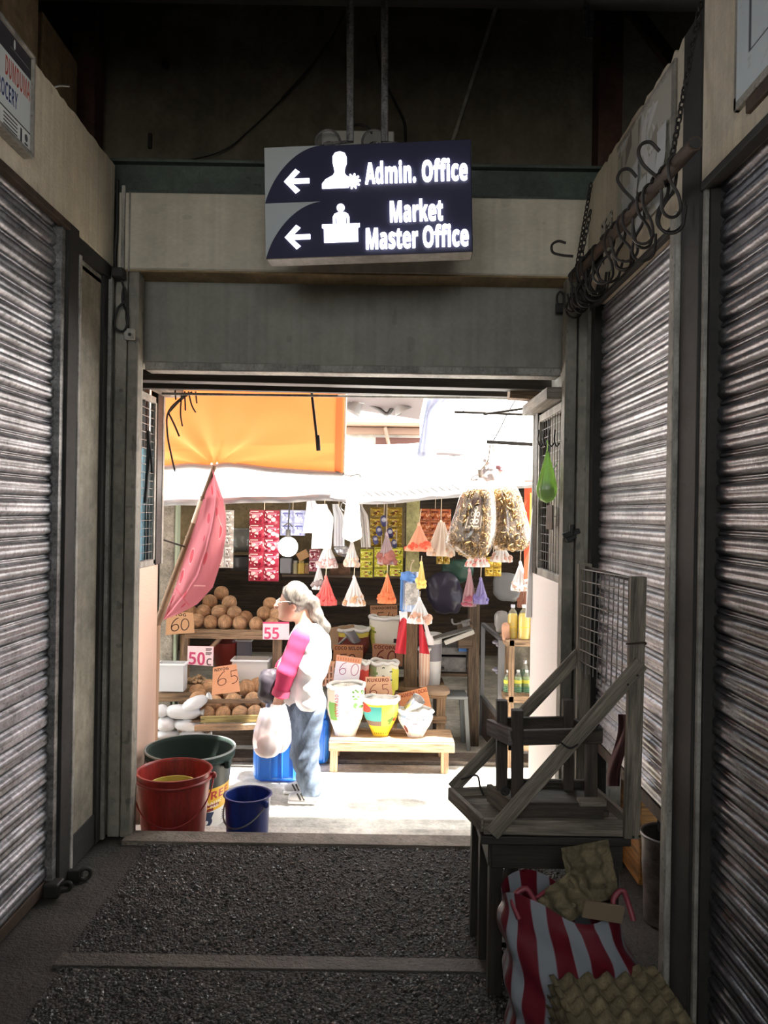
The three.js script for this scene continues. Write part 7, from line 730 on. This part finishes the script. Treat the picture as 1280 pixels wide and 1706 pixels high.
{ const t = thing('small_bag', 'brown bagged candy standing at the front of the top shelf', 'bag', P(846, 1066, 5.78)); part('film', lump(PX(14, 5.78), PX(30, 5.78), 0.05, 0.012, 26).translate(...P(843, 1052, 5.82).toArray()), mat([0.55, 0.3, 0.2], { roughness: 0.3 }), t); part('grey_bag', lump(PX(24, 6), PX(36, 6), 0.08, 0.016, 20).translate(...P(836, 1036, 6.05).toArray()), mat([0.22, 0.21, 0.21], { roughness: 0.3 }), t, 'grey plastic bag behind'); }
single('grey_sack', 'grey plastic sack hanging in the dark behind the white bag', 'sack', lump(PX(46, 6.5), PX(46, 6.5), 0.12, 0.02, 9).translate(...P(845, 978, 6.5).toArray()), mat([0.16, 0.165, 0.175], { roughness: 0.3 })); single('red_banner', 'red and orange banner strip beside the wire window', 'banner', bar(P(882, 800, 5.56), P(881, 965, 5.56), 0.07, 0.01), mat([0.75, 0.12, 0.05], { roughness: 0.7 })); single('orange_banner', 'bright orange edge strip on the red banner', 'banner', bar(P(886, 822, 5.545), P(885, 900, 5.545), 0.025, 0.012), mat([0.95, 0.5, 0.1], { roughness: 0.6 }));
single('white_post', 'thin white post at the end of the white partition', 'post', bar(P(893, 812, 4.48), V(0.85, 1.0, -4.48), 0.03, 0.03), mat([0.75, 0.72, 0.7], { roughness: 0.7 }));
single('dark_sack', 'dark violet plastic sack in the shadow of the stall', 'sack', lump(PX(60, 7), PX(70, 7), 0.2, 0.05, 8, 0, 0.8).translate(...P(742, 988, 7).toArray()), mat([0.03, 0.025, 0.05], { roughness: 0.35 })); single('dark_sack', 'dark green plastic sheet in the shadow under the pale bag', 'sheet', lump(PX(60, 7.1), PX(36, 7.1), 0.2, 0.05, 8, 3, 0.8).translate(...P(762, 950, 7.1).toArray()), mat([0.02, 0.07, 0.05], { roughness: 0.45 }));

// ---------- the walking shopper ----------
{
  const D = 5.07, k = PX(1, D), base = P(513, 1333, D), L = (u, v, z = 0) => V((u - 513) * k, (1333 - v) * k, z);
  const t = thing('person', 'person with grey ponytail in white and pink top and jeans carrying white bags', 'person', V(base.x, GY, -D - 0.02));
  const sh = (g) => g.translate(base.x, GY, -D - 0.02);
  const skin = mat([0.52, 0.30, 0.21], { roughness: 0.55 }), head = L(484, 1006), neck = L(503, 1040), chest = L(507, 1085), belly = L(493, 1130), hip = L(507, 1178);
  const nearArm = [L(502, 1060, 0.155), L(480, 1112, 0.20), L(468, 1158, 0.19), L(463, 1172, 0.185)], farArm = [L(502, 1060, -0.155), L(478, 1108, -0.19), L(455, 1128, -0.12), L(446, 1132, -0.09)];
  const nearLeg = [L(511, 1182, 0.085), L(508, 1252, 0.085), L(521, 1318, 0.085)], farLeg = [L(510, 1182, -0.085), L(504, 1250, -0.085), L(508, 1316, -0.085)];
  const limb = (x, y, z, j, r) => { let d = 9; for (let i = 0; i < j.length - 1; i++) d = smin(d, capsule(x, y, z, j[i], j[i + 1], r[i], r[i + 1]), 0.02); return d; };
  const skull = (x, y, z) => { let d = ellipsoid(x, y, z, head, 0.088, 0.118, 0.078); d = smin(d, ellipsoid(x, y, z, V(head.x - 0.035, head.y - 0.045, 0), 0.06, 0.075, 0.058), 0.03); d = smin(d, capsule(x, y, z, V(head.x - 0.088, head.y + 0.012, 0), V(head.x - 0.117, head.y - 0.03, 0), 0.008, 0.015), 0.012); d = smin(d, capsule(x, y, z, V(head.x - 0.088, head.y - 0.055, -0.015), V(head.x - 0.088, head.y - 0.055, 0.015), 0.012, 0.012), 0.01); d = smin(d, ellipsoid(x, y, z, V(head.x - 0.07, head.y - 0.1, 0), 0.03, 0.022, 0.03), 0.02); d = Math.max(d, -ellipsoid(x, y, z, V(head.x - 0.095, head.y + 0.002, 0.036), 0.016, 0.010, 0.016)); d = Math.max(d, -ellipsoid(x, y, z, V(head.x - 0.102, head.y - 0.067, 0), 0.014, 0.003, 0.024)); d = smin(d, ellipsoid(x, y, z, V(head.x + 0.008, head.y - 0.008, 0.078), 0.018, 0.03, 0.01), 0.008); return smin(d, ellipsoid(x, y, z, V(head.x + 0.008, head.y - 0.008, -0.078), 0.018, 0.03, 0.01), 0.008); };
  const torso = (x, y, z, g = 0) => { let d = ellipsoid(x, y, z, chest, 0.115 + g, 0.17 + g, 0.165 + g); d = smin(d, ellipsoid(x, y, z, belly, 0.135 + g, 0.16 + g, 0.165 + g), 0.08); d = smin(d, ellipsoid(x, y, z, hip, 0.12 + g, 0.13 + g, 0.16 + g), 0.06); d = smin(d, capsule(x, y, z, L(506, 1060, -0.12), L(506, 1060, 0.12), 0.062 + g, 0.062 + g), 0.05); return smin(d, ellipsoid(x, y, z, L(522, 1090, 0), 0.085 + g, 0.16 + g, 0.14 + g), 0.06); };
  const hand = (x, y, z, w, e) => { const c = w.clone().lerp(e, 0.6); let d = ellipsoid(x, y, z, c, 0.026, 0.042, 0.016); for (let i = 0; i < 4; i++) { const o = (i - 1.5) * 0.0145, a = V(c.x + o, c.y - 0.028, c.z), b = V(c.x + o * 0.9 - 0.002, c.y - 0.06 - 0.004 * (1 - Math.abs(i - 1.5)), c.z + 0.010), f = V(c.x + o * 0.8, c.y - 0.066, c.z + 0.028); d = Math.min(smin(d, capsule(x, y, z, a, b, 0.0085, 0.0078), 0.004), smin(capsule(x, y, z, a, b, 0.0085, 0.0078), capsule(x, y, z, b, f, 0.0078, 0.007), 0.003)); } return smin(d, capsule(x, y, z, V(c.x - 0.02, c.y + 0.006, c.z + 0.008), V(c.x - 0.036, c.y - 0.034, c.z + 0.024), 0.010, 0.008), 0.006); };
  const body = (x, y, z) => { let d = skull(x, y, z); d = smin(d, capsule(x, y, z, L(497, 1020), neck, 0.048, 0.055), 0.03); d = smin(d, torso(x, y, z), 0.04); d = smin(d, limb(x, y, z, nearArm, [0.05, 0.042, 0.028, 0.02]), 0.03); d = smin(d, limb(x, y, z, farArm, [0.05, 0.042, 0.028, 0.022]), 0.03); d = smin(d, limb(x, y, z, nearLeg, [0.085, 0.058, 0.038]), 0.03); d = smin(d, limb(x, y, z, farLeg, [0.085, 0.058, 0.038]), 0.03); return smin(d, hand(x, y, z, nearArm[2], nearArm[3]), 0.012); };
  // body in pieces of its own detail, one mesh
  const cut = (f, lo, hi, c) => sdfMesh(f, lo, hi, c);
  const hb = [V(head.x - 0.14, head.y - 0.15, -0.13), V(head.x + 0.14, head.y + 0.14, 0.13)];
  const trunk = cut((x, y, z) => { const inHead = Math.max(hb[0].y + 0.02 - y, -1); return body(x, y, z); }, V(-0.36, 0.02, -0.30), V(0.22, 1.47, 0.30), 0.0115);
  const face = cut((x, y, z) => Math.max(skull(x, y, z) - 0.0016, -(y - hb[0].y - 0.02)), hb[0], hb[1], 0.0045), hd = cut((x, y, z) => hand(x, y, z, nearArm[2], nearArm[3]), V(nearArm[3].x - 0.06, nearArm[3].y - 0.11, nearArm[3].z - 0.05), V(nearArm[3].x + 0.06, nearArm[3].y + 0.08, nearArm[3].z + 0.06), 0.0032);
  part('body', sh(mergeGeometries([trunk, face, hd].map((g) => g.toNonIndexed()))), skin, t, 'bare face, forearm and hand');
  // clothes
  const fold = (x, y, z) => 0.006 * Math.sin(y * 55 + x * 30 + 6 * fbm3(x * 6, y * 5, z * 6)) * (0.5 + fbm3(x * 5, y * 4, z * 5));
  part('vest', sh(cut((x, y, z) => { const hem = L(500, 1176).y - y + 0.02 * Math.sin(x * 30); let d = torso(x, y, z, 0.014) + fold(x, y, z) * 0.7; d = Math.max(d, hem); return Math.max(d, y - L(0, 1040).y - 0.3 * (x - neck.x) * 0.2); }, V(-0.32, 0.55, -0.24), V(0.22, 1.28, 0.24), 0.0105)), mat([0.82, 0.80, 0.80], { roughness: 0.85 }), t, 'loose white top');
  const pink = mat([0.70, 0.055, 0.16], { roughness: 0.85 }); const sleeve = (j) => (x, y, z) => { const a = [j[0], j[1], j[1].clone().lerp(j[2], 0.72)]; let d = limb(x, y, z, a, [0.075, 0.060, 0.050]) + fold(x, y, z) * 0.3; return d; };
  part('sleeve', sh(cut(sleeve(nearArm), V(-0.30, 0.66, 0.06), V(0.10, 1.22, 0.30), 0.010)), pink, t, 'bright pink sleeve'); part('sleeve', sh(cut(sleeve(farArm), V(-0.34, 0.70, -0.30), V(0.10, 1.22, 0.02), 0.011)), pink, t, 'bright pink sleeve');
  { const a = nearArm[1].clone().lerp(nearArm[2], 0.62), b = nearArm[1].clone().lerp(nearArm[2], 0.84); part('cuff', sh(cyl(b, a, 0.058, 0.056, 20, true)), mat([0.62, 0.08, 0.17], { roughness: 0.85 }), t, 'rolled pink cuff'); }
  part('vest_panel', sh(cut((x, y, z) => { let d = limb(x, y, z, [L(512, 1062, 0.12), L(510, 1110, 0.155), L(512, 1165, 0.14)], [0.085, 0.07, 0.075]) + fold(x, y, z); return d; }, V(-0.16, 0.55, 0.0), V(0.16, 1.22, 0.26), 0.0105)), mat([0.84, 0.82, 0.82], { roughness: 0.85 }), t, 'white side panel of the top');
  part('jeans', sh(cut((x, y, z) => { const w = 0.009 * Math.sin(y * 48 - x * 70 + 7 * fbm3(x * 5, y * 6, z * 5)) * (0.5 + fbm3(x * 7, y * 6, z * 5)); let d = limb(x, y, z, nearLeg, [0.108, 0.09, 0.066]) + w; d = smin(d, limb(x, y, z, farLeg, [0.108, 0.088, 0.064]) + w, 0.02); d = smin(d, ellipsoid(x, y, z, hip, 0.13, 0.125, 0.172), 0.05); return Math.max(d, 0.055 - y, y - L(0, 1160).y); }, V(-0.24, 0.04, -0.26), V(0.20, 0.78, 0.26), 0.0105)), mat([0.16, 0.22, 0.34], { map: rep(T.grime, 4, 2), roughness: 0.85 }), t, 'blue denim jeans');
  for (const [x0, z] of [[L(521, 0).x, 0.085], [L(508, 0).x, -0.085]]) { const s = part('shoe', sh(cut((x, y, z2) => { let d = capsule(x, y, z2, V(x0 + 0.03, 0.05, z), V(x0 - 0.02, 0.06, z), 0.044, 0.046); d = smin(d, capsule(x, y, z2, V(x0 - 0.01, 0.05, z), V(x0 - 0.125, 0.032, z), 0.043, 0.030), 0.03); return Math.max(d, 0.012 - y); }, V(x0 - 0.18, 0, z - 0.07), V(x0 + 0.1, 0.13, z + 0.07), 0.006)), mat([0.42, 0.42, 0.45], { roughness: 0.6 }), t, 'grey sneaker with dark stripes'); part('sole', sh(box(0.225, 0.022, 0.085, x0 - 0.04, 0.011, z, 0.01)), mat([0.8, 0.8, 0.8], { roughness: 0.6 }), s); for (let i = 0; i < 3; i++) part('stripe', sh(bar(V(x0 - 0.02 - i * 0.024, 0.03, z + 0.043), V(x0 - 0.045 - i * 0.024, 0.072, z + 0.036), 0.006, 0.010, 0.002)), M.cable, s); }
  // hair with ponytail
  const hairM = mat([0.22, 0.21, 0.205], { map: rep(T.fibre, 3, 3), roughness: 0.6 }); part('hair', sh(cut((x, y, z) => { let d = ellipsoid(x, y, z, V(head.x + 0.012, head.y + 0.022, 0), 0.098, 0.118, 0.090); const fx = x - (head.x - 0.09) - 0.1 * Math.max(0, y - head.y - 0.02); d = Math.max(d, -(fx)); d = Math.max(d, head.y - 0.06 + Math.max(0, head.x + 0.01 - x) * 1.4 - y); const st = 0.002 * Math.sin(60 * (x + y) + 90 * z + 8 * fbm3(x * 12, y * 12, z * 12)); d += st; let p = limb(x, y, z, [V(head.x + 0.085, head.y + 0.035, 0), V(head.x + 0.125, head.y + 0.0, 0.005), V(head.x + 0.15, head.y - 0.08, 0.01), V(head.x + 0.205, head.y - 0.165, 0.0), V(head.x + 0.215, head.y - 0.24, -0.02)], [0.034, 0.042, 0.04, 0.036, 0.012]) + st * 1.3; return smin(d, p, 0.012); }, V(head.x - 0.13, head.y - 0.28, -0.12), V(head.x + 0.28, head.y + 0.16, 0.12), 0.0065)), hairM, t, 'grey hair tied in a long ponytail');
  part('hair_tie', sh(new THREE.TorusGeometry(0.032, 0.014, 8, 20).rotateY(1.2).translate(head.x + 0.095, head.y + 0.035, 0)), mat([0.85, 0.83, 0.83], { roughness: 0.8 }), t, 'white hair tie');
  part('glasses', sh(merge([tube([V(head.x - 0.10, head.y + 0.005, 0.058), V(head.x - 0.03, head.y + 0.012, 0.084), V(head.x + 0.01, head.y + 0.01, 0.088)], 0.0028, 12, 5), new THREE.TorusGeometry(0.021, 0.0028, 6, 20).rotateY(1.1).translate(head.x - 0.10, head.y - 0.002, 0.036), new THREE.TorusGeometry(0.021, 0.0028, 6, 20).rotateY(-1.1).translate(head.x - 0.10, head.y - 0.002, -0.036)])), mat([0.7, 0.68, 0.66], { roughness: 0.3, metalness: 0.5 }), t, 'thin pale glasses'); part('eyes', sh(merge([0.034, -0.034].map((z) => new THREE.SphereGeometry(0.010, 10, 8).translate(head.x - 0.083, head.y + 0.002, z)))), mat([0.12, 0.08, 0.06], { roughness: 0.2 }), t);
  // held things: belt bag, bags
  const bb = L(441, 1142, 0.06).add(V(base.x, GY, -D)); single('belt_bag', 'black shoulder bag worn in front of the shopper', 'bag', lump(PX(36, D), PX(54, D), 0.15, 0.022, 11, 3, 0.7).translate(bb.x + 0.02, bb.y, bb.z - 0.02), mat([0.035, 0.03, 0.04], { roughness: 0.45 })); single('denim_jacket', 'blue grey denim sleeve end hanging below the black bag', 'cloth', lump(PX(18, D), PX(38, D), 0.1, 0.014, 16, 5).rotateZ(-0.15).translate(base.x + L(447, 0).x, GY + L(0, 1182).y, -D - 0.06), mat([0.22, 0.26, 0.36], { roughness: 0.85 }));
  const h = nearArm[3].clone().add(V(base.x, GY - 0.03, -D - 0.005)), mk = (label, u, v, w, hh, z, col) => { const g = thing('shopping_bag', label, 'bag', P(u, v + hh / 2, D - z)), c = P(u, v, D - z); part('film', sh0(c, w, hh, u), mat(col, { roughness: 0.4, transmission: 0.25, thickness: 0 }), g, 'thin white plastic'); part('handle', tube([V(c.x - 0.035, c.y + PX(hh, D) * 0.42, c.z), V(h.x - 0.012, h.y - 0.03, h.z + 0.004), V(h.x, h.y - 0.018, h.z + 0.008), V(h.x + 0.012, h.y - 0.03, h.z), V(c.x + 0.03, c.y + PX(hh, D) * 0.42, c.z)], 0.008, 30, 6), mat(col, { roughness: 0.4 }), g); part('contents', displace(new THREE.SphereGeometry(1, 18, 14).scale(PX(w * 0.34, D), PX(hh * 0.24, D), PX(w * 0.3, D)), 0.02, 16, v).translate(c.x, c.y - PX(hh * 0.22, D), c.z), mat([0.72, 0.36, 0.30], { roughness: 0.8 }), g, 'pinkish goods showing through'); };
  function sh0(c, w, hh, seed) { return sheet((s, r) => { const a = s * Math.PI * 2, y = lerp(-0.5, 0.5, r), pr = r < 0.3 ? Math.sqrt(1 - Math.pow(1 - r / 0.3, 2)) * 0.97 + 0.03 : lerp(1, 0.5, Math.pow((r - 0.3) / 0.7, 1.6)); const f = pr * (1 + 0.10 * Math.sin(a * 8 + r * 6 + seed) * r + 0.16 * fbm3(Math.cos(a) * 2 + seed, r * 4, Math.sin(a) * 2)); return V(c.x + Math.cos(a) * PX(w / 2, D) * f, c.y + PX(hh, D) * y, c.z + Math.sin(a) * PX(w / 2, D) * f * 0.7); }, 48, 24); }
  mk('white plastic shopping bag in front, held in the shopper hand', 446, 1222, 46, 78, 0.28, [0.9, 0.87, 0.87]); mk('white plastic shopping bag behind, held in the shopper hand', 463, 1214, 42, 80, 0.19, [0.9, 0.86, 0.86]);
}
{ // blue water containers
  const mk = (label, u0, u1, v0, v1, d) => { const a = P(u0, v1, d), b = P(u1, v0, d), w = b.x - a.x, h = b.y - GY, c = V((a.x + b.x) / 2, GY, -d - 0.12), t = thing('water_container', label, 'container', c), m = mat([0.02, 0.2, 0.7], { roughness: 0.3, transmission: 0.25, thickness: 0 }); part('body', box(w, h * 0.9, 0.22, c.x, GY + h * 0.45, c.z, 0.05), m, t); for (let i = 0; i < 4; i++) part('rib', box(0.012, h * 0.7, 0.02, c.x - w * 0.36 + i * w * 0.24, GY + h * 0.42, c.z + 0.108, 0.005), m, t); part('shoulder', box(w * 0.8, h * 0.12, 0.17, c.x, GY + h * 0.92, c.z, 0.03), m, t); part('cap', cyl(V(c.x - w * 0.25, GY + h * 0.96, c.z), V(c.x - w * 0.25, GY + h * 1.04, c.z), 0.03), mat([0.02, 0.09, 0.4], { roughness: 0.4 }), t); part('handle', tube([V(c.x - w * 0.1, GY + h * 0.96, c.z), V(c.x, GY + h * 1.03, c.z), V(c.x + w * 0.25, GY + h * 1.03, c.z), V(c.x + w * 0.33, GY + h * 0.95, c.z)], 0.014, 16, 8), m, t); };
  mk('blue water container standing behind the shopping bags', 419, 501, 1198, 1303, 5.34); mk('blue water container standing behind the shopper legs', 500, 548, 1190, 1277, 5.72);
}

renderer.render(scene, camera);
